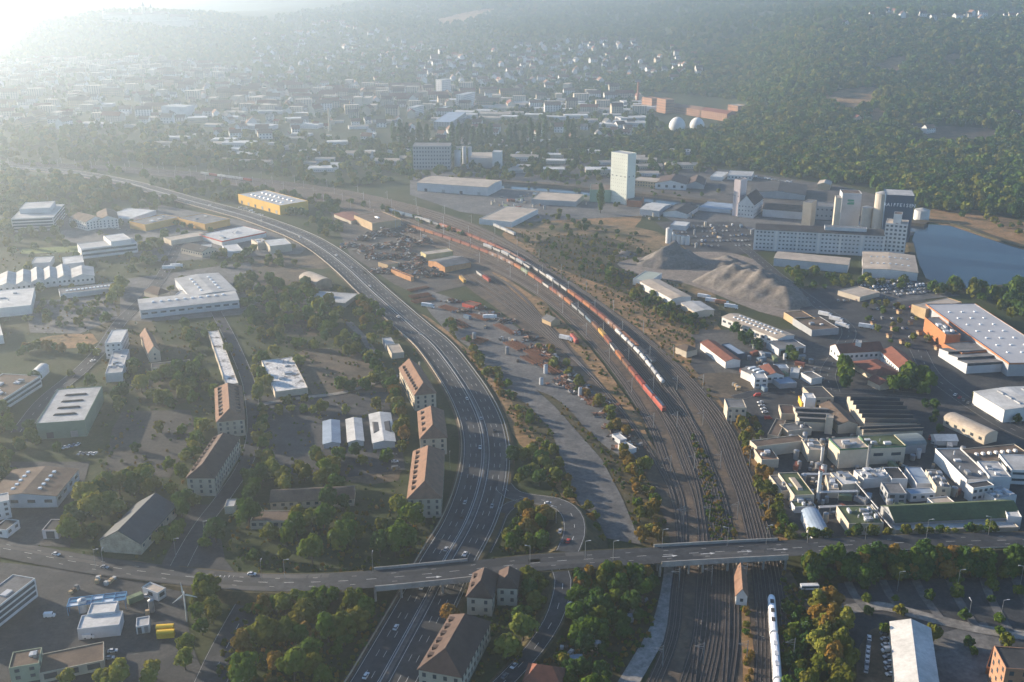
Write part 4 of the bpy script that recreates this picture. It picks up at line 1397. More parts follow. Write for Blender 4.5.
silo(878, 237, 42, 6.8, mat('silo_concrete', (.46, .41, .34), .85, .15, .1), 'wide concrete silo behind the blue grain tower')
silo(864.5, 235, 27, 5, mat('silo_concrete', (.46, .41, .34), .85, .15, .1), 'pale silo nearest the white grain tower')
silo(874, 236, 24, 4.2, mat('silo_tan', (.40, .29, .19), .85, .15, .1), 'tan silo between the pale silo and the blue tower')
silo(884.2, 240, 34, 2.6, WHITE, 'slim white pipe silo on the left edge of the blue tower')
silo(921, 219.5, 10, 7.5, WHITE, 'squat white tank on the basin bank')
silo(668.5, 243, 14, 3, WHITE, 'tallest white silo of the gravel works row')
for i in range(4):
    silo(674 + i * 4.4, 243.5 + i * .5, 8, 2.1, WHITE, '%s small white silo after the tall one in the gravel works row' % ordinal(i + 1), group='gravel works silos')
for i, (a, b2, hh, rr) in enumerate([(457.5, 166, 20, 4.5), (464.5, 165, 24, 2.6), (470, 165, 24, 2.6)]):
    silo(a, b2, hh, rr, LIGHTW, '%s white cement silo beside the grey grain warehouse' % ordinal(i + 1), group='cement silos')

# lettering on the blue tower and the green sign on the white one
def text_part(body, size, pitch, loc, parent, m):
    """each letter a raised mesh of its own"""
    x = loc[0] - pitch * (len(body) - 1) / 2
    for ch in body:
        cu = bpy.data.curves.new('letter', 'FONT')
        cu.body = ch
        cu.size = size
        cu.align_x = 'CENTER'
        cu.align_y = 'CENTER'
        cu.extrude = .1
        cu.resolution_u = 2
        tmp = bpy.data.objects.new('letter_curve', cu)
        me = bpy.data.meshes.new_from_object(tmp)
        bpy.data.objects.remove(tmp)
        me.materials.clear()
        me.materials.append(m)
        o = link('letter', me, parent)
        o.location = (x, loc[1], loc[2])
        o.rotation_euler = (math.pi / 2, 0, 0)
        x += pitch


text_part('RAIFFEISEN', 4.4, 2.75, (0, -bD / 2 - .15, 34.8), BT, mat('letter_white', (.8, .8, .8), .6, .05, .2))
GSIGN = mat('sign_green', (.02, .24, .14), .6, .1, .2)
for x0, x1, z0, z1 in ((-3.6, 2.2, 29.6, 31.0), (-2.6, 2.8, 28.2, 29.0), (-3.6, 2.6, 26.2, 27.8)):
    mb = MB()
    mb.box(x0, x1, -wD / 2 - .14, -wD / 2 - .02, z0, z1)
    mb.build('sign_line', GSIGN, WT)

def in_poly(x, y, poly):
    x, y = np.asarray(x), np.asarray(y)
    c = np.zeros(x.shape, bool)
    j = len(poly) - 1
    for i in range(len(poly)):
        xi, yi = poly[i][0], poly[i][1]
        xj, yj = poly[j][0], poly[j][1]
        c ^= ((yi > y) != (yj > y)) & (x < (xj - xi) * (y - yi) / (yj - yi + 1e-12) + xi)
        j = i
    return c


# gravel heaps
def heap(name, label, ring, peak, h, m, seed, slope=.62):
    """tipped material: rises from its outline at the angle of repose up to a worn top"""
    r = np.random.default_rng(seed)
    ring = np.array([W(x, y) for x, y in ring])[:, :2]
    c = ring.mean(0)
    lo, hi = ring.min(0) - 2, ring.max(0) + 2
    nx, ny = int((hi[0] - lo[0]) / 2.2) + 2, int((hi[1] - lo[1]) / 2.2) + 2
    X, Y = np.meshgrid(np.linspace(lo[0], hi[0], nx), np.linspace(lo[1], hi[1], ny))
    d = np.full(X.shape, 1e9)
    for i in range(len(ring)):
        p, q = ring[i], ring[(i + 1) % len(ring)]
        e = q - p
        t = np.clip(((X - p[0]) * e[0] + (Y - p[1]) * e[1]) / (e @ e), 0, 1)
        d = np.minimum(d, np.hypot(X - p[0] - t * e[0], Y - p[1] - t * e[1]))
    ins = in_poly(X, Y, [tuple(p) for p in ring])
    n1 = np.sin(X * .13 + seed) * np.sin(Y * .11 + 2) + .6 * np.sin(X * .31 + Y * .17) + .5 * np.sin(Y * .37 - X * .22 + seed)
    n2 = np.sin(X * .9 + 2 * np.sin(Y * .3)) * .5 + np.sin(Y * .8 + X * .35) * .4
    top = h * (1 + .16 * n1)
    z = d * (slope + .07 * n1)
    k = 3.5
    z = -np.log(np.exp(-z / k) + np.exp(-top / k)) * k
    z = z + .35 * n2 * np.clip(z / 3, 0, 1) + r.normal(0, .18, z.shape) * np.clip(z / 2, 0, 1)
    z = np.where(ins, np.maximum(z, 0), -.6)
    v = [(x - c[0], y - c[1], float(zz)) for x, y, zz in zip(X.ravel(), Y.ravel(), z.ravel())]
    f = [(j * nx + i, j * nx + i + 1, (j + 1) * nx + i + 1, (j + 1) * nx + i) for j in range(ny - 1) for i in range(nx - 1) if ins[j:j + 2, i:i + 2].any()]
    me = bpy.data.meshes.new(name)
    me.from_pydata(v, [], f)
    me.materials.append(m)
    me.polygons.foreach_set('use_smooth', [True] * len(me.polygons))
    o = link(name, me)
    o.location = (c[0], c[1], .1)
    tag(o, label, 'gravel heap', 'gravel works heaps')


HEAPG = patch_mat('crushed_stone', [(0.3, (.12, .105, .09)), (.6, (.17, .15, .13))], .08, .5)
HEAPT = patch_mat('pale_gravel', [(0.3, (.105, .092, .08)), (.5, (.15, .13, .11)), (.65, (.20, .175, .15))], .09, .5)
heap('gravel_heap', 'grey pointed gravel heap behind the curved white hall', [(634, 266), (660, 270), (690, 270), (712, 267), (700, 257), (670, 252), (645, 256)], (667, 263), 20, HEAPG, 3)
heap('gravel_heap', 'broad pale gravel heap with steep shaded end by the harbour street', [(690, 282), (740, 300), (790, 311), (814, 306), (798, 286), (765, 272), (715, 268)], (755, 289), 15, HEAPT, 5, .55)
heap('gravel_heap', 'low pale gravel heap between the two big heaps', [(700, 268), (735, 276), (752, 272), (740, 260), (712, 258)], (725, 267), 7, HEAPT, 8)
heap('gravel_heap', 'small grey gravel heap beside the pointed heap', [(610, 255), (628, 259), (638, 254), (622, 249)], (624, 254), 5, HEAPG, 9)

# ---- right: gravel works neighbours, trade estate, store
B('gable', 'logistics_hall', 'hall', 'white walled hall with bent pale roof beside the gravel heap', (640, 281.5), (672, 299), (686, 294), 5.5, WHITE, R_WARM, rise=1)
B('flat', 'logistics_hall', 'hall', 'pale green roofed link between the white hall and the heap', (637, 276), (650, 281), (662, 273), 5, WHITE, mat('pale_green_roof', (.30, .33, .28), .8, .15, .1))
B('gable', 'workshop', 'workshop', 'small pale roofed workshop below the bent roof hall', (681, 303), (695, 312), (706, 305), 4.5, CREAM, R_LIGHT, rise=.8)
B('gable', 'logistics_hall', 'hall', 'long grey hall with dotted skylights and white walls below the heap', (722, 317), (778, 339), (796.5, 336), 6, WHITE, R_WARM, rise=1.2, sky=(11, 2, 1.6, 1.6), win=(1, 5, 3, 1.6, 'f'))
B('flat', 'annex', 'annex', 'grey flat annex at the near end of the dotted hall', (779, 349), (806, 346), (797, 338), 5, LIGHTW, R_GREY, doors=3)
B('gable', 'trade_hall', 'hall', 'white trade hall with red brown roof strip beside the rail line', (700.6, 342.4), (725.7, 361.5), (739, 359), 5, WHITE, R_RED, rise=1.4)
B('hip', 'shed', 'shed', 'brown hip roofed shed between the rails and the white trade hall', (675.6, 346.7), (686.6, 351.4), (698, 349), 4.5, CREAM, R_BROWN, rise=2.2)
B('flat', 'office_building', 'office', 'beige cube building standing alone by the rail curve', (727.8, 407.5), (746.6, 407.5), (743, 399), 8.5, CREAM, R_GREY, win=(2, 3, 1.4, 1.5, 'fr'))
B('flat', 'workshop', 'workshop', 'blue grey roofed workshop beside the red brown trade hall', (722, 344), (738, 354), (743, 351.5), 4.2, BLUEW, R_BLUE)
B('gable', 'trade_hall', 'hall', 'white hall with grey striped roof in the trade estate', (741, 369.5), (757, 377), (769, 372.5), 5.5, WHITE, R_GREY, rise=1, sky=(3, 1, 1.5, 6))
B('gable', 'trade_hall', 'hall', 'red roofed wing of the white trade estate building', (768, 376.5), (784, 375), (776.5, 366), 5.5, WHITE, R_RED, rise=1.6, axis='y', win=(1, 3, 2, 1.6, 'f'))
B('flat', 'office_building', 'office', 'white office front between the striped and red roofs', (755.5, 379), (768, 378), (764.5, 373), 7, WHITE, R_LIGHT, win=(2, 3, 2, 1.4, 'f'))
B('flat', 'canopy_hall', 'canopy', 'teal grey canopy beside the white office front', (780, 384), (797, 382.5), (793.5, 376), 3.6, GREYW, R_BLUE)
B('flat', 'workshop', 'workshop', 'white walled workshop with sunken dark roof in the trade estate', (801, 372.5), (811.5, 378.5), (820, 375.5), 4.5, WHITE, R_GREY)
B('flat', 'workshop', 'workshop', 'small pale workshop behind the sunken dark roof', (790, 372), (799, 373), (800, 368), 4, WHITE, R_PALE)
B('flat', 'shed', 'shed', 'long pale blue shed behind the trade estate', (776, 368), (789, 368), (792, 364), 3.5, LIGHTW, R_BLUE)
B('gable', 'inn', 'inn', 'white building with long red brown roof beside the tall tree', (840, 353), (884, 350.5), (880.5, 343), 6.5, WHITE, R_RED, rise=3.5, win=(1, 3.2, 1.6, 1.6, 'fl'))
B('flat', 'stair_turret', 'turret', 'white turret on the long red brown roof', (855.5, 342.5), (861.5, 342.7), (861.8, 340.3), 11.5, WHITE, R_LIGHT)
B('gable', 'inn', 'inn', 'white angled wing with red roof facing the store car park', (881, 351), (899, 367.5), (914, 362), 6.5, WHITE, R_RED, rise=3, win=(1, 3, 1.5, 1.5, 'fl'))
B('hip', 'inn', 'inn', 'low dark red roofed hall before the white angled wing', (851, 361.5), (874, 376), (890, 367), 4, CREAM, R_RED, rise=2.5)
B('gable', 'house', 'house', 'small cream house with red roof under the trees by the works street', (868, 379), (880, 385), (886, 380), 4, CREAM, R_RED, rise=2)
B('flat', 'trade_hall', 'hall', 'low dark flat hall beside the harbour street', (793, 318), (812, 330), (836, 326), 5, GREYW, R_BROWN, eq=3)
B('flat', 'trade_hall', 'hall', 'brown roofed shop between the dotted hall and harbour street', (784, 312), (797, 320), (808, 314), 5, TAN, R_BROWN)
B('flat', 'trade_hall', 'hall', 'long tan wall shed at the edge of the used car lot', (836, 291), (860, 297), (880, 292), 4, CREAM, R_WARM)
ST, sL, sD = B('flat', 'hardware_store', 'store', 'huge grey roofed hardware store with orange walls and roof domes', (926, 304), (1009, 363), (1066, 362), 9, GREYW, mat('store_roof', (.38, .38, .385), .8, .12, .04), sky=(7, 3, 1.8, 1.8), band=(ORANGEW, 1.0))
B('flat', 'store_entrance', 'store', 'orange entrance block of the hardware store facing its car park', (925, 317), (946, 334.5), (958.5, 332.5), 10.5, ORANGEW, R_GREY, eq=5)
B('flat', 'store_porch', 'store', 'pale roofed far corner wing of the hardware store', (918, 303), (926, 309), (962, 302), 8, TAN, R_WARM)
B('saw', 'garden_centre', 'store', 'garden centre with striped glass roofs in front of the hardware store', (967, 366), (1021, 363), (1006, 345), 5.5, LIGHTW, R_GREY, rise=1.6, n=3)
B('flat', 'garden_centre', 'store', 'grey flat roofed garden hall joining the hardware store', (955, 342), (962, 353), (1004, 349), 7, ORANGEW, R_GREY)
B('gable', 'logistics_hall', 'hall', 'white hall with pale roof and dark side panels at the right frame edge', (982, 391), (1004.6, 410), (1070, 404), 8, WHITE, R_PALE, rise=1, axis='x', win=(1, 8, 6, 3, 'l'), sky=(3, 2, 6, 1.5, GREYW))
B('arch', 'long_shed', 'shed', 'long cream barrel roofed shed along the store street', (944, 417.5), (985, 436.5), (1001.5, 435), 5, CREAM, R_WARM, rise=2.2, win=(1, 5, 2, 1.6, 'f'))
B('saw', 'sawtooth_hall', 'factory', 'dark sawtooth factory hall with six glazed ridges', (865, 423), (917, 423.5), (896.5, 397.6), 6, CREAM, R_GREY, rise=2.6, n=6)
B('saw', 'sawtooth_hall', 'factory', 'pale lower pair of sawtooth bays in front of the dark hall', (863, 433), (923, 431), (917, 424.5), 5, CREAM, R_WARM, rise=2.0, n=2)
B('saw', 'sawtooth_hall', 'factory', 'small sawtooth hall with pale ridges beside the yellow turret', (800, 424), (833, 423), (826, 408), 5.5, CREAM, R_GREY, rise=2.0, n=3)
B('gable', 'factory_hall', 'factory', 'grey roofed factory strip between the two sawtooth halls', (838, 424), (858, 424), (838, 404), 5.5, CREAM, R_BROWN, rise=2, axis='y')
B('flat', 'stair_tower', 'tower', 'small cream stair tower in front of the small sawtooth hall', (826, 417.5), (833.5, 418), (833.7, 415), 10, CREAM, R_WARM)
B('flat', 'workshop', 'workshop', 'dark flat roofed workshop behind the yellow turret', (814, 398), (834, 397), (822.5, 386), 5, BEIGE, R_DARK, win=(1, 4, 2, 1.4, 'f'))
B('flat', 'workshop', 'workshop', 'yellow based workshop with curved end before the dark roofed workshop', (802, 403), (816.5, 403), (813, 396), 4, YELLOWW, R_WARM)
B('flat', 'stair_turret', 'turret', 'white roof box on the yellow based workshop', (805, 397), (816, 398), (813, 393), 8, WHITE, R_PALE)
# ---- factory complex by the railway
WKS = 'factory buildings by the railway'
B('flat', 'factory_block', 'factory', 'tall cream factory block with green roof edge and lit side', (840, 449), (869, 447.2), (860, 436.5), 11, CREAM, R_WARM, band=(mat('green_trim', (.06, .14, .07), .7, .1, .2), .8), eq=7)
B('flat', 'factory_block', 'factory', 'long cream factory block with green roof edge and dark base band', (870.5, 447), (906, 445.5), (899.5, 434), 10, CREAM, R_GREEN, band=(mat('green_trim', (.06, .14, .07), .7, .1, .2), .8), eq=6, win=(1, 8, 5, 1.6, 'f'))
B('flat', 'factory_wall_hall', 'factory', 'low cream hall with long blank wall beside the rails', (757, 446.5), (806, 440.5), (803, 434), 6.5, CREAM, R_BROWN)
B('flat', 'factory_hall', 'factory', 'brown roofed corner hall with roof plant nearest the rails', (764, 463), (779, 459), (771, 448), 5, CREAM, R_TILE, eq=6)
B('flat', 'factory_hall', 'factory', 'green roofed factory hall with raised strip near the rails', (795, 496), (814.5, 494.5), (797.5, 472), 6, CREAM, R_GREEN, sky=(1, 1, 3, 14, R_WARM, .8))
B('flat', 'factory_hall', 'factory', 'narrow grey roofed wing on the rail side of the green roofed hall', (782.5, 492), (794, 490), (781.5, 474.5), 4.6, CREAM, R_GREY, eq=3)
B('flat', 'factory_hall', 'factory', 'cream stepped block beside the tall green edged block', (811, 452.5), (825, 449.5), (817, 438.5), 7, CREAM, R_WARM, eq=4)
B('flat', 'factory_hall', 'factory', 'white roofed block in the middle of the factory yard', (844, 486), (861, 483), (848.5, 471), 6, CREAM, R_PALE, eq=2)
B('flat', 'factory_hall', 'factory', 'narrow cream plant block beside the white roofed block', (829, 490), (839, 489.5), (835.5, 474), 5, CREAM, R_WARM, eq=12)
B('flat', 'factory_hall', 'factory', 'green process building with stepped pipes by the cross road', (850, 525), (884, 523), (870.5, 505), 6, CREAM, R_GREEN, eq=16)
B('flat', 'factory_office', 'factory', 'grey two storey block between the green long roof and the yard', (889, 494.5), (907, 493.5), (899.5, 482.5), 6.5, GREYW, R_GREY, win=(2, 3.4, 2.2, 1.5, 'fl'))
B('flat', 'factory_hall', 'factory', 'white walled dark roofed block behind the grey two storey block', (892.5, 479.5), (908, 478.5), (898.5, 467), 6, WHITE, R_DARK)
B('flat', 'factory_hall', 'factory', 'white plant hall covered in roof pipes below the long cream block', (864, 479), (891, 476.5), (886, 467), 5.5, WHITE, R_PALE, eq=18)
B('flat', 'factory_hall', 'factory', 'blue white roofed hall with slanted end in the factory yard', (919, 486.5), (933, 483.5), (921, 467), 5.5, LIGHTW, R_BLUE)
B('flat', 'factory_hall', 'factory', 'cream block with window row beside the blue white roofed hall', (938, 489), (951.5, 487.5), (940, 470), 7.5, CREAM, R_GREY, win=(2, 3, 1.4, 1.3, 'f'), eq=6)
B('flat', 'factory_hall', 'factory', 'low pale blue annex in front of the slanted hall', (911, 494), (936, 492.5), (932.5, 487), 4.5, WHITE, R_BLUE, win=(1, 3, 1.6, 1.3, 'f'))
B('flat', 'factory_hall', 'factory', 'small warm roofed block just behind the green long roof', (936, 505), (956, 503), (950, 495.5), 4.2, WHITE, R_WARM)
B('gable', 'factory_hall', 'factory', 'very long low hall with moss green roof beside the cross road', (895, 522), (1021, 516), (1015, 499.5), 5, GREYW, R_GREEN, rise=3.6)
B('flat', 'loading_ramp', 'factory', 'low pale loading annex along the moss green roofed hall', (896, 530), (1019, 527), (1021, 520.5), 3.6, CREAM, R_LIGHT)
B('flat', 'factory_hall', 'factory', 'big flat grey roofed hall with white parapet ridge', (970, 482.5), (993, 479), (960, 448), 7.5, WHITE, R_GREY, band=(WHITE, .9), eq=5)
B('flat', 'factory_office', 'factory', 'white office front at the near end of the big flat hall', (973.5, 488), (994.5, 485), (991, 479.5), 8, WHITE, R_DARK, win=(2, 2.6, 1.6, 1.4, 'f'))
B('flat', 'factory_hall', 'factory', 'light grey tall hall beside the big flat hall', (992.5, 480), (1011.5, 477), (998.5, 461.5), 8.5, LIGHTW, R_LIGHT, eq=3)
B('flat', 'factory_hall', 'factory', 'wide brown roofed hall with row of white roof vents', (977, 462), (1034, 456.5), (1022, 443), 6, BEIGE, R_BROWN, sky=(7, 1, 1.6, 2.2, WHITE, 1.2))
B('flat', 'factory_hall', 'factory', 'white hall with ribbon windows at the right frame edge', (1017, 476), (1046, 471), (1032, 455), 8, WHITE, R_LIGHT, win=(2, 3, 2, 1.2, 'fl'), ribbon=True)
B('arch', 'factory_hall', 'factory', 'grey barrel roofed hall behind the long cream block', (901, 446), (926.5, 444.5), (923, 434), 5, GREYW, mat('teal_grey_roof', (.17, .20, .20), .8, .15, .1), rise=2.4, axis='x')
B('gable', 'shed', 'shed', 'small white gabled shed by the barrel roofed hall', (936, 440.5), (958, 440.5), (955.5, 434.5), 3.2, WHITE, R_PALE, rise=1.8, axis='x')
B('arch', 'factory_hall', 'factory', 'pale blue barrel roofed hall next to the bridge and railway', (811, 531), (831, 535.5), (818.5, 512), 4.5, WHITE, R_BLUE, rise=2.4)
B('flat', 'workshop', 'workshop', 'dark flat shed with pale ridge between rails and factory', (766, 437), (778, 436), (786, 420), 4.5, BEIGE, R_BROWN)
B('flat', 'workshop', 'workshop', 'small brown roofed workshop in the van yard', (782, 415), (796, 414), (793, 405), 4, BEIGE, R_DKTILE)
B('flat', 'workshop', 'workshop', 'low grey workshop behind the long blank walled hall', (788, 431), (812, 428), (806, 421), 4.5, CREAM, R_GREY, eq=3)
B('flat', 'factory_hall', 'factory', 'tank house with row of round green lids near the chimney', (795, 507), (816, 506), (813, 499.5), 3.5, LIGHTW, R_GREEN, eq=6)
B('flat', 'factory_hall', 'factory', 'white flat annex at the end of the moss green roofed hall', (1008, 516), (1022, 517), (1018, 510), 6.5, WHITE, R_PALE)
B('flat', 'factory_hall', 'factory', 'cluttered white plant annex beside the tall grey hall', (996, 499), (1017, 495), (1008, 484), 5, WHITE, R_LIGHT, eq=14)
# ---- bottom right and centre
B('gable', 'warehouse', 'warehouse', 'long white roofed warehouse in the car park at the lower frame edge', (890.7, 622), (898, 702), (941, 702), 6.5, CREAM, R_PALE, rise=2.4, over=.4)
B('flat', 'brick_building', 'building', 'red brick building with square windows in the lower corner', (1006, 668), (1060, 672), (1056, 650), 15, BRICKTAN, R_DARK, win=(4, 3.4, 1.4, 1.6))
B('flat', 'brick_wall_yard', 'wall', 'low brick walled yard beside the red brick building', (986, 668), (1004, 672), (1010, 652), 3.5, BRICK, R_DARK)
B('gable', 'signal_house', 'house', 'small white house with sunlit orange roof beside the tracks under the bridge', (736.5, 596), (747.5, 596), (745.5, 570), 5, WHITE, R_TILE, rise=3, axis='y', win=(1, 3, 1.2, 1.4))
B('hip', 'villa', 'house', 'white walled villa with dark hip roof below the motorway bridge', (467, 596), (492, 598.5), (498, 575), 8, CREAM, R_DKTILE, rise=5.5, win=(2, 3, 1.3, 1.6), dorm=(2, (-1,)))
B('hip', 'villa', 'house', 'rear wing of the dark roofed villa beside the side street', (497, 588.5), (517, 588.5), (519.5, 572), 8, CREAM, R_DKTILE, rise=4.5, win=(2, 3, 1.3, 1.6))
B('hip', 'tenement', 'house', 'long dark roofed tenement with lit dormers at the lower frame edge', (418, 670), (461, 677), (490, 622), 8, BEIGE, R_DKTILE, rise=6, win=(2, 3, 1.3, 1.6), dorm=(6, (-1,)))
B('hip', 'cottage', 'house', 'small red hip roofed cottage at the lower frame edge', (524, 681), (560, 686), (562, 668), 5, CREAM, R_RED, rise=4)
# ---- far landmarks
B('flat', 'apartment_tower', 'apartments', 'white apartment tower standing highest in the hazy town', (436, 79.5), (441.5, 80), (451, 79), 36, WHITE, R_LIGHT, win=(9, 4, 1.6, 1.5))
B('flat', 'apartment_tower', 'apartments', 'long white apartment slab below the highest tower', (457, 94.5), (463, 95), (475, 92), 26, WHITE, R_LIGHT, win=(7, 4, 1.6, 1.5))
B('flat', 'apartment_tower', 'apartments', 'small white apartment tower left of the grey slabs', (408, 107), (414, 107.5), (424, 105), 17, WHITE, R_LIGHT, win=(5, 4, 1.6, 1.5))
B('flat', 'office_slab', 'office', 'long blue grey office slab in the hazy town', (436, 120), (452, 122), (466, 112), 14, GREYW, R_BLUE, win=(4, 4, 2, 1.5))
B('flat', 'brewery', 'factory', 'orange brick block with tower at the foot of the wooded hill', (642, 97), (652, 98.6), (657, 97.4), 22, BRICKTAN, R_TILE, win=(4, 4, 1.6, 2))
B('flat', 'brewery', 'factory', 'tall orange brick mill house of the hill foot works', (657, 98), (666, 99.6), (670, 98.4), 26, BRICKTAN, R_TILE, win=(5, 4, 1.6, 2))
B('gable', 'brewery', 'factory', 'long orange brick hall of the hill foot works', (668, 105.5), (700, 110), (705, 108.6), 13, BRICKTAN, R_TILE, rise=4, win=(3, 5, 2, 2, 'f'))
B('gable', 'brewery', 'factory', 'red roofed brick end hall of the hill foot works', (700.5, 110), (727, 114), (733, 112.4), 13, BRICKTAN, R_RED, rise=4, win=(3, 5, 2, 2, 'f'))
B('flat', 'brewery', 'factory', 'pale brick block behind the end hall of the works', (728, 104.5), (738, 106), (743, 104.6), 15, BRICKTAN, R_WARM, win=(2, 5, 2, 2))
B('flat', 'concert_hall', 'hall', 'pale cube shaped hall with dark side in the hazy left town', (161, 106), (183, 107), (194, 105), 17, WHITE, R_LIGHT)


def chimney(px, py, h, r0, r1, m, label):
    q = W(px, py, 0)
    mb = MB()
    mb.cyl(0, 0, 0, h, r0, r1, 14)
    o = empty('chimney', (q[0], q[1], 0))
    mb.build('chimney_shaft', m, o)
    mb = MB()
    mb.cyl(0, 0, h - 1.5, h, r1 * 1.25, r1 * 1.25, 14)
    mb.build('chimney_rim', m, o)
    tag(o, label, 'chimney')


chimney(817.5, 502, 16, .95, .8, WHITE, 'white steel chimney rising from the factory tank house')
chimney(637.5, 105, 44, 2.6, 1.8, BRICK, 'tall brick chimney at the foot of the wooded hill')
chimney(419.7, 375.5, 9, .5, .45, CREAM, 'thin pale chimney beside the sunlit barracks')
chimney(330, 131, 36, 2.2, 1.6, CREAM, 'pale chimney in the hazy town across the railway')
chimney(866, 476, 17, .7, .6, STEEL, 'dark steel stack between the cream factory blocks')
chimney(821, 465, 10, .7, .7, WHITE, 'short white stack beside the cream stepped block')


def tank(px, py, rpx, label):
    q = W(px, py, 0)
    r = rpx / scale_at(py)
    root = empty('gas_tank', (q[0], q[1], 0))
    bm = bmesh.new()
    bmesh.ops.create_uvsphere(bm, u_segments=24, v_segments=14, radius=r)
    for v in bm.verts:
        z = v.co.z / r
        k = 1.0 + .10 * z if z > 0 else 1.0
        v.co.z = (z * r + r) * 1.02
        v.co.x *= (1 - .12 * max(0, z))
        v.co.y *= (1 - .12 * max(0, z))
    me = bpy.data.meshes.new('tank_shell')
    bm.to_mesh(me)
    bm.free()
    me.materials.append(WHITE)
    me.polygons.foreach_set('use_smooth', [True] * len(me.polygons))
    link('tank_shell', me, root)
    mb = MB()
    mb.cyl(0, 0, 0, r * .5, r * .75, r * .8, 16)
    mb.build('tank_base', LIGHTW, root)
    tag(root, label, 'tank', 'white digester tanks')


tank(676.8, 134, 8.3, 'larger white egg shaped tank before the brick works')
tank(696.6, 132.5, 7.3, 'smaller white egg shaped tank before the brick works')

# pipe bridges of the factory
def pipe(label, a, b2, z, w=.9):
    p, q = np.array(W(*a, z)), np.array(W(*b2, z))
    c = (p + q) / 2
    root = empty('pipe_bridge', (c[0], c[1], 0))
    p, q = p - [c[0], c[1], 0], q - [c[0], c[1], 0]
    for dy in (-.5, .5):
        mb = MB()
        mb.bar(p + [0, dy, 0], q + [0, dy, 0], w * .5)
        mb.build('pipe', LIGHTW, root)
    n = max(2, int(np.linalg.norm(q - p) / 12))
    for i in range(n + 1):
        t = i / n
        m_ = p + (q - p) * t
        mb = MB()
        mb.box(m_[0] - .15, m_[0] + .15, m_[1] - .15, m_[1] + .15, 0, z - .2)
        mb.build('support', STEEL, root)
    tag(root, label, 'pipe bridge')


pipe('pale pipe bridge from the white chimney across the factory yard', (820, 492), (858, 491), 6)
pipe('pale slanted pipe bridge down to the green process building', (856, 482), (878, 508), 7)
pipe('low pipe bridge beside the green roofed factory hall', (803, 474), (835, 474), 5)
pipe('pipe bridge between chimney foot and process building', (819, 507), (842, 506), 4)
pipe('pipe bridge along the moss green roof end', (872, 505), (892, 528), 6)

# ------------------------------------------------------------------ trains
def paint(name, col):
    return mat('paint_' + name, col, .6, .22, .5)


WCOL = {'orange': paint('orange', (.36, .14, .055)), 'rust red': paint('rust_red', (.25, .085, .05)), 'red': paint('red', (.30, .06, .04)), 'white': paint('white', (.44, .43, .41)),
        'grey': paint('grey', (.26, .27, .28)), 'blue grey': paint('blue_grey', (.14, .20, .26)), 'yellow': paint('yellow', (.52, .30, .07)), 'brown': paint('brown', (.18, .09, .055)), 'green': paint('green', (.16, .20, .11))}
UNDER = mat('wagon_underframe', (.045, .04, .038), .8, .25, .6)
_wm = {}


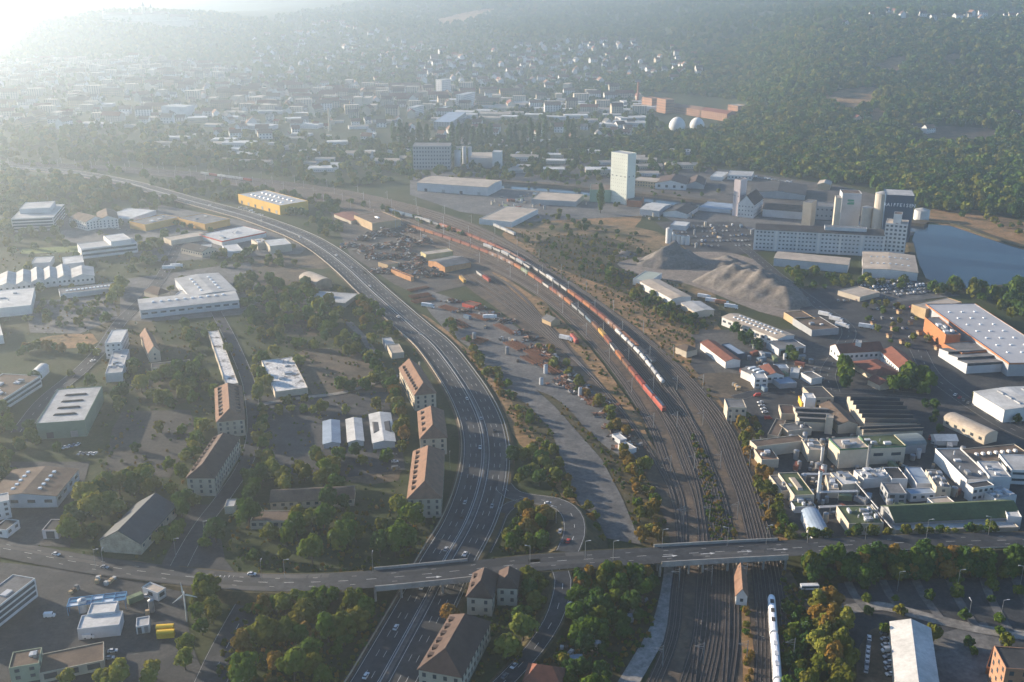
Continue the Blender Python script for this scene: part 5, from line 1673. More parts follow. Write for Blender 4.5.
def wagon_meshes(kind, col, L):
    key = (kind, col, L)
    if key in _wm:
        return _wm[key]
    h = L / 2
    m = WCOL[col]
    fr = MB()
    fr.box(-h + .3, h - .3, -1.35, 1.35, .95, 1.25, 0, True)
    fr.box(-h, -h + .35, -.5, .5, .9, 1.2)
    fr.box(h - .35, h, -.5, .5, .9, 1.2)
    bo = MB()
    bo.box(-1.5, 1.5, -1.1, 1.1, .35, .9, 0, True)
    for x in (-1.0, 1.0):
        for y in (-.8, .7):
            bo.box(x - .42, x + .42, y, y + .12, .02, .86)
    parts = [('underframe', fr.mesh('underframe', UNDER), None), ('bogie', bo.mesh('bogie', UNDER), (-h + 2.6, 0, 0)), ('bogie', bo.mesh('bogie', UNDER), (h - 2.6, 0, 0))]
    if kind == 'container':
        n = 2 if L > 13 else 1
        w = (L - .8) / n
        cm = MB()
        cm.box(-w / 2 + .12, w / 2 - .12, -1.22, 1.22, 1.27, 3.9)
        for s_ in range(int(w / .9)):
            x = -w / 2 + .5 + s_ * .9
            cm.box(x, x + .3, -1.27, 1.27, 1.35, 3.94)
        me = cm.mesh('container', m)
        for i in range(n):
            parts.append(('container', me, (-L / 2 + .4 + w * (i + .5), 0, 0)))
    elif kind == 'box':
        cm = MB()
        k = [(-1.4, 1.27), (-1.4, 3.5), (-.9, 4.05), (.9, 4.05), (1.4, 3.5), (1.4, 1.27)]
        cm.hexa([(-h + .4, y, z) for y, z in k], [(h - .4, y, z) for y, z in k], 0, True)
        parts.append(('wagon_body', cm.mesh('wagon_body', m), None))
        dm = MB()
        dm.box(-1.6, 1.6, -1.46, 1.46, 1.4, 3.3)
        parts.append(('sliding_door', dm.mesh('sliding_door', WCOL['grey']), None))
    elif kind == 'hopper':
        cm = MB()
        cm.hexa([(-h + 2.2, -1.0, 1.27), (h - 2.2, -1.0, 1.27), (h - 2.2, 1.0, 1.27), (-h + 2.2, 1.0, 1.27)], [(-h + .5, -1.45, 3.6), (h - .5, -1.45, 3.6), (h - .5, 1.45, 3.6), (-h + .5, 1.45, 3.6)])
        parts.append(('hopper_body', cm.mesh('hopper_body', m), None))
        dm = MB()
        dm.box(-h + .8, h - .8, -1.2, 1.2, 3.58, 3.75)
        parts.append(('load', dm.mesh('load', SCRAPM[2]), None))
    elif kind == 'tank':
        cm = MB()
        n = 14
        ring = [(1.42 * math.cos(2 * math.pi * i / n), 2.75 + 1.42 * math.sin(2 * math.pi * i / n)) for i in range(n)]
        cm.hexa([(-h + 1.0, y, z) for y, z in ring], [(h - 1.0, y, z) for y, z in ring], 0, True)
        cm.hexa([(-h + .5, y * .7, 2.75 + (z - 2.75) * .7) for y, z in ring], [(-h + 1.0, y, z) for y, z in ring], 0, True)
        cm.hexa([(h - 1.0, y, z) for y, z in ring], [(h - .5, y * .7, 2.75 + (z - 2.75) * .7) for y, z in ring], 0, True)
        parts.append(('tank_barrel', cm.mesh('tank_barrel', m), None))
        dm = MB()
        dm.cyl(0, 0, 4.1, 4.5, .5, .5, 8)
        parts.append(('dome', dm.mesh('dome', UNDER), None))
    elif kind == 'loco':
        cm = MB()
        k = [(-1.5, 1.0), (-1.5, 3.6), (-1.1, 4.1), (1.1, 4.1), (1.5, 3.6), (1.5, 1.0)]
        cm.hexa([(-h + .2, y * .93, z if z < 2 else z - .4) for y, z in k], [(-h + 1.4, y, z) for y, z in k], 0, True)
        cm.hexa([(-h + 1.4, y, z) for y, z in k], [(h - 1.4, y, z) for y, z in k], 0, True)
        cm.hexa([(h - 1.4, y, z) for y, z in k], [(h - .2, y * .93, z if z < 2 else z - .4) for y, z in k], 0, True)
        parts.append(('loco_body', cm.mesh('loco_body', m), None))
        dm = MB()
        for x in (-h + .35, h - .75):
            dm.box(x, x + .4, -1.2, 1.2, 2.5, 3.3)
        dm.box(-h + 1.8, h - 1.8, -.8, .8, 4.08, 4.3)
        parts.append(('cab_glass', dm.mesh('cab_glass', GLASS), None))
    _wm[key] = parts
    return parts


def wagon(kind, col, L, pos, ang, label, group, z=.72):
    root = empty('locomotive' if kind == 'loco' else kind + '_wagon', (pos[0], pos[1], z), ang)
    root.scale = (1, .88, .88)
    for nm, me, loc in wagon_meshes(kind, col, L):
        o = link(nm, me, root)
        if loc:
            o.location = loc
    tag(root, label, 'locomotive' if kind == 'loco' else 'freight wagon', group)


def train(pts, plan, word, group, L=14.6, s0=0.0, s1=None):
    """wagons coupled along a surveyed track, counted from the near end"""
    c = catmull([W(x, y, 0) for x, y in pts], 5)
    tot = arclen(c)[-1] if s1 is None else s1
    s, i = s0, 0
    r = random.Random(len(pts) * 17 + int(pts[0][0]))
    run_k, run_c, left = None, None, 0
    while s + L < tot:
        if isinstance(plan, list) and i < len(plan):
            kind, col = plan[i]
        else:
            if left <= 0:
                run_k, run_c = r.choice([('container', 'orange'), ('container', 'rust red'), ('container', 'rust red'), ('box', 'brown'), ('container', 'orange'), ('hopper', 'white'), ('box', 'rust red'), ('container', 'white'), ('container', 'blue grey'), ('hopper', 'grey'), ('container', 'yellow'), ('box', 'green')])
                left = r.randint(1, 3)
            left -= 1
            kind, col = run_k, run_c
        ll = L + (3.2 if kind == 'loco' else 0)
        p, t = along(c, s + ll / 2)
        nm = {'container': 'container wagon', 'box': 'box wagon', 'hopper': 'hopper wagon', 'tank': 'tank wagon', 'loco': 'locomotive'}[kind]
        wagon(kind, col, ll, p[0], math.atan2(t[0][1], t[0][0]), '%s %s, %s from the near end of %s' % (col, nm, ordinal(i + 1), word), group)
        s += ll + .5
        i += 1
    return c


TA = [(664, 414), (640, 385), (620, 360), (597, 331), (570, 306), (540, 284), (510, 265), (480, 252), (440, 238), (405, 227)]
TCp = [(654, 367), (620, 335), (590, 310), (560, 288), (530, 268), (500, 251), (465, 236), (430, 224), (385, 211)]
TBp = [(663, 387), (640, 358), (612, 330)]
TDp = [(531, 271), (505, 256), (480, 246)]
for c_, lab in ((TA, 'the track under the long red and orange freight train'), (TCp, 'the track under the far long freight train'), (TBp, 'the track under the pale tank train')):
    pass
ext = [(680, 440), (695, 480), (703, 520), (706, 560), (700, 620), (690, 710)]
track(catmull([W(x, y, .45) for x, y in ext[::-1] + TA], 6), 'curved track carrying the long freight train with red locomotives', .80)
track(catmull([W(x, y, .45) for x, y in [(722, 710), (727, 640), (727, 570), (722, 525), (712, 475), (695, 430), (678, 398)] + TCp], 6), 'curved track carrying the farther long freight train', .82)
track(catmull([W(x, y, .45) for x, y in [(700, 436), (682, 410)] + TBp + [(585, 307), (550, 284)]], 6), 'short track carrying the white tank wagons', .84)
train(TA, [('loco', 'red'), ('loco', 'red'), ('container', 'red'), ('container', 'rust red'), ('container', 'brown'), ('container', 'orange'), ('hopper', 'white'), ('container', 'rust red'), ('container', 'yellow'), ('container', 'brown'), ('hopper', 'blue grey'), ('hopper', 'grey'), ('hopper', 'grey'), ('container', 'orange'), ('box', 'brown'), ('container', 'rust red'), ('hopper', 'white'), ('container', 'rust red'), ('container', 'orange'), ('box', 'green')], 'the near freight train', 'wagons of the near freight train')
train(TCp, [('hopper', 'blue grey'), ('hopper', 'grey'), ('container', 'orange'), ('container', 'orange'), ('box', 'brown'), ('box', 'brown'), ('container', 'rust red'), ('container', 'rust red'), ('container', 'orange'), ('container', 'rust red'), ('container', 'orange'), ('hopper', 'white'), ('hopper', 'grey'), ('box', 'white')], 'the far freight train', 'wagons of the far freight train')
train(TBp, [('tank', 'white'), ('tank', 'grey'), ('tank', 'white'), ('tank', 'white')] * 3, 'the pale tank train', 'tank wagons of the short tank train', L=12)
train(TDp, [('hopper', 'white'), ('box', 'grey')] * 6, 'the short pale train', 'wagons of the short pale train')
train([(515, 237), (500, 230), (488, 225)], [('container', 'white')] * 4, 'the white row by the tan hall', 'white wagon row')
train([(252, 182.5), (225, 178.5), (200, 175)], [('container', 'red'), ('container', 'white'), ('container', 'white'), ('box', 'white')] * 2, 'the hazy far train', 'wagons of the hazy far train')
train([(490, 284), (476, 274)], [('container', 'red'), ('hopper', 'white')], 'the pair parked at the siding ends', 'wagons parked on the sidings')
train([(465, 285), (456, 276)], [('container', 'yellow')], 'the sidings nearest the loading yard', 'wagons parked on the sidings')
train([(577, 346), (567, 333)], [('box', 'red'), ('container', 'red')], 'the red pair by the signal hut', 'wagons parked on the sidings')

# the white passenger train
def passenger():
    c = catmull([W(x, y, 0) for x, y in [(770.5, 600), (772.5, 630), (775, 660), (777.5, 700), (779, 730)]], 3)
    prof = [(-1.45, .6), (-1.5, 1.6), (-1.4, 2.8), (-1.0, 3.6), (-.4, 3.9), (.4, 3.9), (1.0, 3.6), (1.4, 2.8), (1.5, 1.6), (1.45, .6)]
    s = 1.0
    for i in range(3):
        L = 26.0
        p, t = along(c, min(s + L / 2, arclen(c)[-1] - 3))
        root = empty('passenger_coach', (p[0][0], p[0][1], .75), math.atan2(-t[0][1], -t[0][0]))
        body = MB()
        xs = [(-L / 2 + .2, 1.0), (L / 2 - .2, 1.0)]
        if i == 0:
            xs = [(-L / 2 + .2, 1.0), (L / 2 - 4.5, 1.0), (L / 2 - 2.2, .93), (L / 2 - .9, .75), (L / 2 - .2, .45)]
        for k in range(len(xs) - 1):
            body.hexa([(xs[k][0], y * xs[k][1], .6 + (z - .6) * xs[k][1]) for y, z in prof], [(xs[k + 1][0], y * xs[k + 1][1], .6 + (z - .6) * xs[k + 1][1]) for y, z in prof], 0, True)
        body.build('coach_body', mat('train_white', (.74, .74, .74), .35, .08, .3), root)
        w = MB()
        for y in (-1.53, 1.47):
            w.box(-L / 2 + 1.5, L / 2 - 5, y, y + .06, 2.0, 2.8)
        w.build('window_band', GLASS, root)
        u = MB()
        u.box(-L / 2 + .8, L / 2 - 2.5, -1.2, 1.2, .1, .62)
        u.build('bogie_skirt', UNDER, root)
        for x in (-6, 0, 6):
            e = MB()
            e.box(x - 1.2, x + 1.2, -.7, .7, 3.86, 4.1)
            e.build('roof_unit', LIGHTW if i else UNDER, root)
        tag(root, ['white passenger train power car with rounded nose under the bridge', 'white passenger coach behind the rounded nose car', 'white passenger coach cut by the lower frame edge'][i], 'train', 'white passenger train')
        s += L + .8


passenger()

# catenary masts
mast = MB()
mast.box(-.14, .14, -.14, .14, 0, 9.2)
mast_me = mast.mesh('mast_pole', STEEL)
arm = MB()
arm.bar((0, 0, 7.6), (3.4, 0, 7.2), .1)
arm.bar((0, 0, 6.4), (3.4, 0, 7.2), .08)
arm.bar((0, 0, 9.0), (3.0, 0, 7.3), .05)
arm_me = arm.mesh('mast_arm', STEEL)
lines = [(0.065, 'scrap yard side'), (0.345, 'inner yard'), (0.65, 'middle'), (0.985, 'harbour side')]
for t, nm in lines:
    c = cor_path(t)
    L = arclen(c)[-1]
    ss = np.arange(30, min(L, 1500), 52)
    pos, tg = along(c, ss)
    n = 0
    for p, q in zip(pos, tg):
        if abs(p[1] - W(700, 551, ZB)[1]) < 14:
            continue
        n += 1
        o = empty('catenary_mast', (p[0], p[1], .5), math.atan2(q[1], q[0]) + math.pi / 2)
        link('mast_pole', mast_me, o)
        link('mast_arm', arm_me, o)
        tag(o, '%s steel catenary mast from the near end of the %s mast row' % (ordinal(n), nm), 'mast', 'catenary masts along the railway')

# ------------------------------------------------------------------ road vehicles
GLASSD = GLASS
CARC = {'white': paint('car_white', (.66, .66, .65)), 'silver': paint('car_silver', (.36, .37, .38)), 'black': paint('car_black', (.03, .03, .035)), 'blue': paint('car_blue', (.05, .11, .22)), 'red': paint('car_red', (.38, .04, .03)), 'grey': paint('car_grey', (.14, .145, .15))}
TYRE = mat('tyre', (.02, .02, .02), .9, .1, .5)
_cm = {}


def car_mesh(col, van=False):
    if (col, van) in _cm:
        return _cm[(col, van)]
    mb = MB()
    if van:
        pr = [(-2.5, .35), (-2.5, 2.3), (1.2, 2.35), (1.9, 1.3), (2.5, 1.1), (2.5, .35)]
        gl = (.9, 1.95, 1.35, 2.2)
    else:
        pr = [(-2.1, .3), (-2.1, .85), (-1.7, .95), (2.0, .82), (2.1, .6), (2.1, .3)]
        gl = None
    y = .9
    mb.hexa([(x, -y, z) for x, z in pr], [(x, y, z) for x, z in pr], 0, True)
    if van:
        mb.box(1.15, 1.7, -.8, .8, 1.5, 2.1, 1)
    else:
        lo = [(-1.75, .92), (1.05, .86)]
        mb.hexa([(-1.75, -.82, .92), (1.05, -.82, .86), (1.05, .82, .86), (-1.75, .82, .92)], [(-1.2, -.65, 1.42), (.25, -.65, 1.44), (.25, .65, 1.44), (-1.2, .65, 1.42)], 1)
        mb.box(-1.15, .2, -.63, .63, 1.40, 1.47, 0)
    for x in (-1.35, 1.35):
        for yy in (-.93, .75):
            mb.box(x - .32, x + .32, yy, yy + .18, 0, .62, 2)
    me = mb.mesh('car', [CARC[col], GLASSD, TYRE])
    _cm[(col, van)] = me
    return me


CARN = {}


def car(px, py, ang, col, label, group, z=.5, zp=0, van=False):
    q = W(px, py, zp)
    o = link('parked_van' if van else 'car', car_mesh(col, van))
    o.location = (q[0], q[1], zp + z)
    o.rotation_euler = (0, 0, ang)
    o.scale = (.82, .82, .82)
    tag(o, label, 'van' if van else 'car', group)
    return o


def car_row(a, b2, n, ang, where, seed, van=0.1, skip=.12, wgt=None):
    r = random.Random(seed)
    k = 0
    for i in range(n):
        if r.random() < skip:
            continue
        t = i / max(1, n - 1)
        col = r.choice(wgt or ['white', 'white', 'silver', 'silver', 'black', 'grey', 'blue', 'red', 'grey'])
        v = r.random() < van
        k += 1
        car(a[0] + (b2[0] - a[0]) * t, a[1] + (b2[1] - a[1]) * t, ang + r.uniform(-.06, .06) + (math.pi if r.random() < .5 else 0), col, '%s %s, %s in the row %s' % (col, 'van' if v else 'car', ordinal(k), where), 'cars ' + where, van=v)


R_ = math.radians
# moving traffic on the motorway
for i, (px, py, col, d) in enumerate([(366, 678, 'white', 1), (396, 629.5, 'white', 1), (422, 589, 'white', 1), (446, 551, 'silver', 1), (465, 504, 'silver', 1), (462, 518, 'black', 1), (480, 449, 'white', -1), (481, 420, 'silver', 1), (494, 432, 'black', -1), (467, 400, 'white', 1), (420, 335, 'silver', -1), (398, 318, 'white', -1), (370, 287, 'white', 1), (352, 268, 'silver', -1), (336, 256, 'white', 1), (300, 238, 'white', -1), (262, 221, 'silver', 1), (210, 206, 'white', 1), (465, 556, 'white', -1), (492, 508, 'silver', -1)]):
    p = np.array(W(px, py, 0))
    k = np.argmin(np.linalg.norm(mwC[:, :2] - p[:2], axis=1))
    t = mwC[min(k + 1, len(mwC) - 1)] - mwC[max(k - 1, 0)]
    car(px, py, math.atan2(t[1], t[0]) + (0 if d > 0 else math.pi), col, '%s car driving on the motorway, %s from the lower frame edge' % (col, ordinal(i + 1)), 'cars driving on the motorway', .56)
for px, py, ang, col, lab, zz in [(56.5, 556, -.35, 'white', 'white car on the cross road near the pinkish hut', 0), (252, 576, -.12, 'white', 'white car on the cross road by the bypass junction', 3), (548, 505, .1, 'white', 'white car rounding the slip road loop', 1.8), (563, 543, 1.3, 'black', 'black car waiting on the slip road', 6.1), (568, 543, 1.3, 'red', 'red car waiting on the slip road', 6.1),
                                  (560, 533, 1.4, 'silver', 'silver car queuing behind the black car on the slip road', 6), (105, 569, -.3, 'silver', 'silver car parked among the earth mounds by the cross road', 0), (147, 598, .4, 'white', 'white car parked beside the square kiosk', 0), (50, 618, .1, 'white', 'white van parked alone in the depot lot', 0), (89, 639, .1, 'white', 'white van parked below the low depot hall', 0),
                                  (93, 362, .9, 'white', 'white car on the depot street by the faceted building', 0), (110, 660, .2, 'silver', 'silver car beside the garage building', 0), (113, 653, .2, 'white', 'white car at the end of the garage building', 0)]:
    car(px, py, ang, col, lab, 'cars on the streets', .55, zz, van='van' in lab)
car_row((556, 617), (545, 632), 4, 1.1, 'parked along the side street', 3, skip=0)
car_row((514, 668), (505, 678), 2, 1.0, 'at the lower end of the side street', 4, skip=0)
for i in range(5):
    car_row((858 + i * 9, 287 + i * 2.2), (905 + i * 9, 281 + i * 2.6), 15, 1.4, 'number %s of the used car lot' % ['one', 'two', 'three', 'four', 'five'][i], 20 + i, wgt=['white', 'white', 'silver', 'white', 'grey', 'black'])
for i in range(5):
    car_row((838 + i * 17, 302 + i * 9), (905 + i * 11, 297 + i * 11), 12, 1.45, 'row %s of the store car park' % ['one', 'two', 'three', 'four', 'five'][i], 40 + i, skip=.45)
for i in range(5):
    car_row((668 + i * 10, 229 + i * 4.4), (732 + i * 7, 226 + i * 5), 16, 1.5, 'row %s of the harbour car storage' % ['one', 'two', 'three', 'four', 'five'][i], 60 + i, skip=.2, wgt=['white', 'silver', 'grey', 'white', 'blue'])
car_row((800, 402), (812, 412), 4, .6, 'beside the yellow based workshop', 80)
car_row((757, 397), (768, 420), 8, .2, 'in the van yard by the beige cube', 81, van=.6, wgt=['white', 'white', 'silver', 'red'])
car_row((745, 176), (790, 183), 14, .1, 'at the wood edge behind the granary', 82, van=.4, wgt=['white', 'white', 'silver'])
car_row((930, 440), (946, 464), 7, 1.0, 'beside the big flat hall', 83)
car_row((955, 396), (968, 404), 4, .9, 'along the store street', 84)
car_row((884, 635), (890, 676), 8, .2, 'scrapped beside the long white roofed warehouse', 85, skip=0, wgt=['white', 'silver', 'grey'])
car_row((869, 640), (866, 672), 7, 1.2, 'scrapped in the rubble lot', 86, skip=0, wgt=['white', 'silver', 'grey'])
car_row((80, 455), (95, 455), 4, 1.3, 'behind the brown roofed shop hall', 87)
car_row((60, 450), (78, 446), 5, 1.3, 'under the sage green hall', 88)
car_row((90, 226), (128, 231), 9, .3, 'between the white houses and ochre hall', 89)
car_row((240, 208), (262, 216), 9, .4, 'in front of the bright yellow hall', 90, wgt=['white', 'white', 'yellow'] if False else ['white', 'silver'])
car_row((590, 640), (600, 632), 2, .4, 'in the dark allotments', 91, skip=0)
car_row((394, 456), (396, 470), 3, .2, 'under the rust coloured tree row', 92, skip=0)


def truck(px, py, ang, col, label, L=12.0, zp=0):
    q = W(px, py, zp)
    root = empty('truck', (q[0], q[1], .5), ang)
    root.scale = (.85, .85, .85)
    t = MB()
    t.box(-L / 2, L / 2 - 2.6, -1.25, 1.25, 1.1, 3.9, 0, True)
    t.build('trailer', CARC['white'] if col == 'white' else WCOL[col], root)
    c = MB()
    c.hexa([(L / 2 - 2.3, -1.2, .5), (L / 2, -1.2, .5), (L / 2, 1.2, .5), (L / 2 - 2.3, 1.2, .5)], [(L / 2 - 2.3, -1.15, 3.3), (L / 2 - .4, -1.15, 3.3), (L / 2 - .4, 1.15, 3.3), (L / 2 - 2.3, 1.15, 3.3)])
    c.build('cab', CARC['white'], root)
    g = MB()
    g.quad((L / 2 - .16, -1.0, 1.9), (L / 2 - .16, 1.0, 1.9), (L / 2 - .36, 1.0, 3.0), (L / 2 - .36, -1.0, 3.0))
    g.build('windscreen', GLASS, root)
    for x in (-L / 2 + 1.5, -L / 2 + 3, L / 2 - 1.3):
        for y in (-1.2, .95):
            w = MB()
            w.box(x - .48, x + .48, y, y + .25, 0, .96)
            w.build('wheel', TYRE, root)
    tag(root, label, 'truck', 'trucks and trailers')


for a in [(704, 299, -.5, 'white', 'white truck below the pale roofed workshop'), (712, 303, -.4, 'white', 'white truck beside the bent roof hall'), (722, 305, -.4, 'orange', 'orange truck beside the white trucks by the gravel heap'), (731, 309, -.4, 'white', 'white truck behind the orange truck'), (836, 322, -.7, 'white', 'white truck parked along the harbour street'), (842, 328, -.7, 'white', 'second white truck parked along the harbour street'), (866, 329, -.5, 'white', 'white covered truck at the store car park corner'),
          (825, 317, -.7, 'white', 'white truck beside the low dark flat hall'), (169, 270, .2, 'white', 'white truck in the forecourt street by the L shaped hall'), (177, 268, .2, 'white', 'second white truck in the forecourt street'), (428, 308, -.4, 'white', 'white truck in the loading yard by the motorway'), (490, 319.5, .1, 'white', 'white truck by the scrap rows of the loading yard'), (566, 341, -.6, 'white', 'white truck among the loading yard bushes')]:
    truck(*a)

# orange kiosks in the store car park, the bus, the containers, the canopy
def kiosk(px, py, label):
    q = W(px, py)
    root = empty('trolley_shelter', (q[0], q[1], .4), .4)
    mb = MB()
    mb.box(-1.6, 1.6, -1.2, 1.2, 0, 2.2)
    mb.build('shelter_wall', TAN, root)
    mb = MB()
    mb.hexa([(-2.3, -1.8, 2.4), (2.3, -1.8, 2.4), (2.3, 1.8, 2.4), (-2.3, 1.8, 2.4)], [(-1.8, -.2, 3.3), (1.8, -.2, 3.3), (1.8, .2, 3.3), (-1.8, .2, 3.3)])
    mb.build('shelter_roof', R_TILE, root)
    tag(root, label, 'shelter', 'orange shelters of the store car park')


for i, (a, b2) in enumerate([(899, 314), (873, 326), (889, 338), (910, 325), (937, 350), (893, 331), (919, 335), (928, 342), (902, 344)]):
    kiosk(a, b2, '%s orange roofed shelter of the store car park, counted from the used car lot' % ordinal(i + 1))

q = W(809, 590)
bus = empty('bus', (q[0], q[1], .4), .05)
bus.scale = (.6, .75, .7)
mb = MB()
mb.box(-6, 6, -1.3, 1.3, .4, 3.2)
mb.build('bus_body', CARC['white'], bus)
mb = MB()
mb.box(-5.6, 5.6, -1.36, 1.36, 1.6, 2.6)
mb.build('window_band', GLASS, bus)
for x in (-4, 4):
    for y in (-1.3, 1.05):
        mb = MB()
        mb.box(x - .5, x + .5, y, y + .25, 0, 1)
        mb.build('wheel', TYRE, bus)
tag(bus, 'white bus parked on the grass below the hedge', 'bus')

YC = mat('container_yellow', (.66, .42, .02), .5, .12, .4)
for i, (a, b2) in enumerate([(165.5, 632), (166.2, 637.5)]):
    q = W(a, b2)
    root = empty('container', (q[0], q[1], .4), .12)
    mb = MB()
    mb.box(-3.1, 3.1, -1.2, 1.2, 0, 2.3)
    for k in range(7):
        mb.box(-2.9 + k * .9, -2.6 + k * .9, -1.26, 1.26, .1, 2.25)
    mb.build('container_body', YC, root)
    mb = MB()
    for k in range(4):
        y0, y1 = -1.25 + k * .625, -.625 + k * .625
        z0, z1 = 2.3 + .45 * math.sin(math.pi * k / 4), 2.3 + .45 * math.sin(math.pi * (k + 1) / 4)
        mb.quad((-3.15, y0, z0), (3.15, y0, z0), (3.15, y1, z1), (-3.15, y1, z1))
    mb.build('container_lid', YC, root)
    tag(root, ['rear yellow lidded container of the depot pair', 'front yellow lidded container of the depot pair'][i], 'container', 'yellow containers')

a0, L0, D0, r0 = frame((67, 607.5), (125, 600.5), (125.5, 592.5), 4)
can = empty('canopy', (a0[0], a0[1], .3), r0)
for i in range(5):
    for j in range(2):
        mb = MB()
        w, d = L0 / 5, D0 / 2
        mb.box(-L0 / 2 + i * w + .25, -L0 / 2 + (i + 1) * w - .25, -D0 / 2 + j * d + .25, -D0 / 2 + (j + 1) * d - .25, 3.7, 3.85, 0, True)
        mb.build('canopy_panel', BLUEGLASS if (i + j) % 3 else SKYLIGHT, can)
BLUEST = mat('blue_steel', (.06, .20, .36), .5, .15, .4)
for i in range(6):
    for y in (-D0 / 2, 0, D0 / 2):
        mb = MB()
        x = -L0 / 2 + i * L0 / 5
        mb.box(x - .12, x + .12, y - .12, y + .12, 0, 4)
        mb.build('post', BLUEST, can)
    mb = MB()
    mb.box(x - .15, x + .15, -D0 / 2, D0 / 2, 3.9, 4.15)
    mb.build('beam', BLUEST, can)
for y in (-D0 / 2, 0, D0 / 2):
    mb = MB()
    mb.box(-L0 / 2, L0 / 2, y - .14, y + .14, 3.95, 4.18)
    mb.build('beam', BLUEST, can)
tag(can, 'blue steel framed canopy with glass roof panels in the depot', 'canopy')

# small wind turbine
q = W(187, 622)
wt = empty('wind_turbine', (q[0], q[1], .2), .3)
mb = MB()
mb.cyl(0, 0, 0, 12.5, .3, .16, 10)
mb.build('turbine_mast', WHITE, wt)
mb = MB()
mb.box(-.3, .3, -.9, .7, 12.3, 13.0)
mb.build('nacelle', WHITE, wt)
for k in range(3):
    mb = MB()
    a = R_(95 + 120 * k)
    ca, sa = math.cos(a), math.sin(a)
    f = lambda r, w: (ca * r - sa * w, -1.0, 12.65 + sa * r + ca * w)
    mb.hexa([f(0.2, -.2), f(5.2, -.05), f(5.2, .12), f(1.2, .45)], [tuple(np.array(p) - [0, .1, 0]) for p in (f(0.2, -.2), f(5.2, -.05), f(5.2, .12), f(1.2, .45))])
    mb.build('blade', WHITE, wt)
tag(wt, 'small white three bladed wind turbine by the depot trees', 'wind turbine')

# street lamps
lp = MB()
lp.cyl(0, 0, 0, 9, .11, .07, 6)
lp_me = lp.mesh('lamp_post', STEEL)
lh = MB()
lh.bar((0, 0, 8.9), (1.8, 0, 9.2), .1)
lh.box(1.3, 2.2, -.16, .16, 9.1, 9.28)
lh_me = lh.mesh('lamp_head', LIGHTW)
for i, (a, b2, z) in enumerate([(262, 582, 3), (285, 580, 4), (373, 574, 6.6), (530, 566, 6.6), (613, 561, 6.6), (662, 549, 6.6), (556, 525, 3), (585, 561, 6.6), (865, 541, 6.6), (988, 536, 6.6), (926, 539, 6.6), (807, 544, 6.6), (176, 558, .3), (205, 540, .2), (96, 569, 0), (104, 570, 0), (450, 470, 0), (506, 462, 0), (897, 592, 0), (957, 590, 0), (1020, 586, 0), (968, 622, 0), (1000, 621, 0), (727, 547, 6.6), (766, 545, 6.6)]):
    q = W(a, b2, z)
    o = empty('street_lamp', (q[0], q[1], z + .3), rng.choice((0.0, 1.57, 3.1)))
    link('lamp_post', lp_me, o)
    link('lamp_head', lh_me, o)
    tag(o, '%s steel street lamp, counted through cross road, slip road and car park' % ordinal(i + 1), 'street lamp', 'street lamps')

# ------------------------------------------------------------------ scrap yard and loading yard
def scrap(px, py, w, d, h, label, seed, rusty=.4):
    r = random.Random(seed)
    q = W(px, py)
    root = empty('scrap_heap', (q[0], q[1], .2))
    mb = MB()
    n = 46
    for _ in range(n):
        x, y = r.gauss(0, w * .26), r.gauss(0, d * .26)
        top = h * max(0.15, 1 - (abs(x) / w + abs(y) / d) * 1.2)
        z = r.uniform(0, top)
        a, b2, c = r.uniform(.5, 2.6), r.uniform(.3, 1.2), r.uniform(.2, 1.1)
        R = Matrix.Rotation(r.uniform(0, 6.3), 3, 'Z') @ Matrix.Rotation(r.uniform(-.6, .6), 3, 'X') @ Matrix.Rotation(r.uniform(-.5, .5), 3, 'Y')
        pts = [R @ Vector((sx * a, sy * b2, sz * c)) + Vector((x, y, z)) for sz in (-.5, .5) for sx, sy in ((-1, -1), (1, -1), (1, 1), (-1, 1))]
        mb.hexa(pts[:4], pts[4:], r.choices(range(5), [rusty, .2, .25, .12, .2])[0], True)
    # the mound below
    m = 10
    for i in range(m):
        a0_, a1_ = 2 * math.pi * i / m, 2 * math.pi * (i + 1) / m
        mb.tri((w * .45 * math.cos(a0_), d * .45 * math.sin(a0_), 0), (w * .45 * math.cos(a1_), d * .45 * math.sin(a1_), 0), (0, 0, h * .7), 4)
    o = mb.build('scrap_pieces', SCRAPM, root)
    o['kind'] = 'stuff'
    tag(root, label, 'scrap heap', 'heaps of the scrap yard')


SC_ = [(350, 246), (362, 240), (372, 236), (383, 234), (395, 236), (405, 241), (415, 246), (400, 250), (388, 246), (376, 248), (364, 252), (372, 258), (384, 256), (397, 258), (410, 256), (420, 262), (404, 266), (390, 272), (418, 270), (425, 243), (410, 232), (398, 226), (422, 276), (436, 275), (378, 272)]
for i, (a, b2) in enumerate(SC_):
    scrap(a, b2, 15, 13, 4 + (i % 4) * 1.2, '%s heap of mixed metal in the scrap yard, counted from the motorway side' % ordinal(i + 1), 100 + i)
for i, (a, b2) in enumerate([(562, 383), (575, 388), (556, 366), (600, 405), (615, 428), (628, 447), (505, 322), (520, 333), (530, 340), (452, 302), (545, 352), (536, 348), (551, 357), (569, 378), (582, 392), (592, 399), (606, 415), (478, 309), (490, 315), (462, 312), (622, 438)]):
    scrap(a, b2, 12, 8, 2.5, '%s low pile of scrap along the loading yard bushes' % ordinal(i + 1), 200 + i, .6)

wsm = MB()
for y in (-.75, .75):
    n = 10
    ring = [(.5 * math.cos(2 * math.pi * i / n), .46 + .46 * math.sin(2 * math.pi * i / n)) for i in range(n)]
    wsm.hexa([(x, y - .07, z) for x, z in ring], [(x, y + .07, z) for x, z in ring], 0, True)
wsm.bar((0, -1, .46), (0, 1, .46), .18)
ws_me = wsm.mesh('wheelset_pair', RUST)


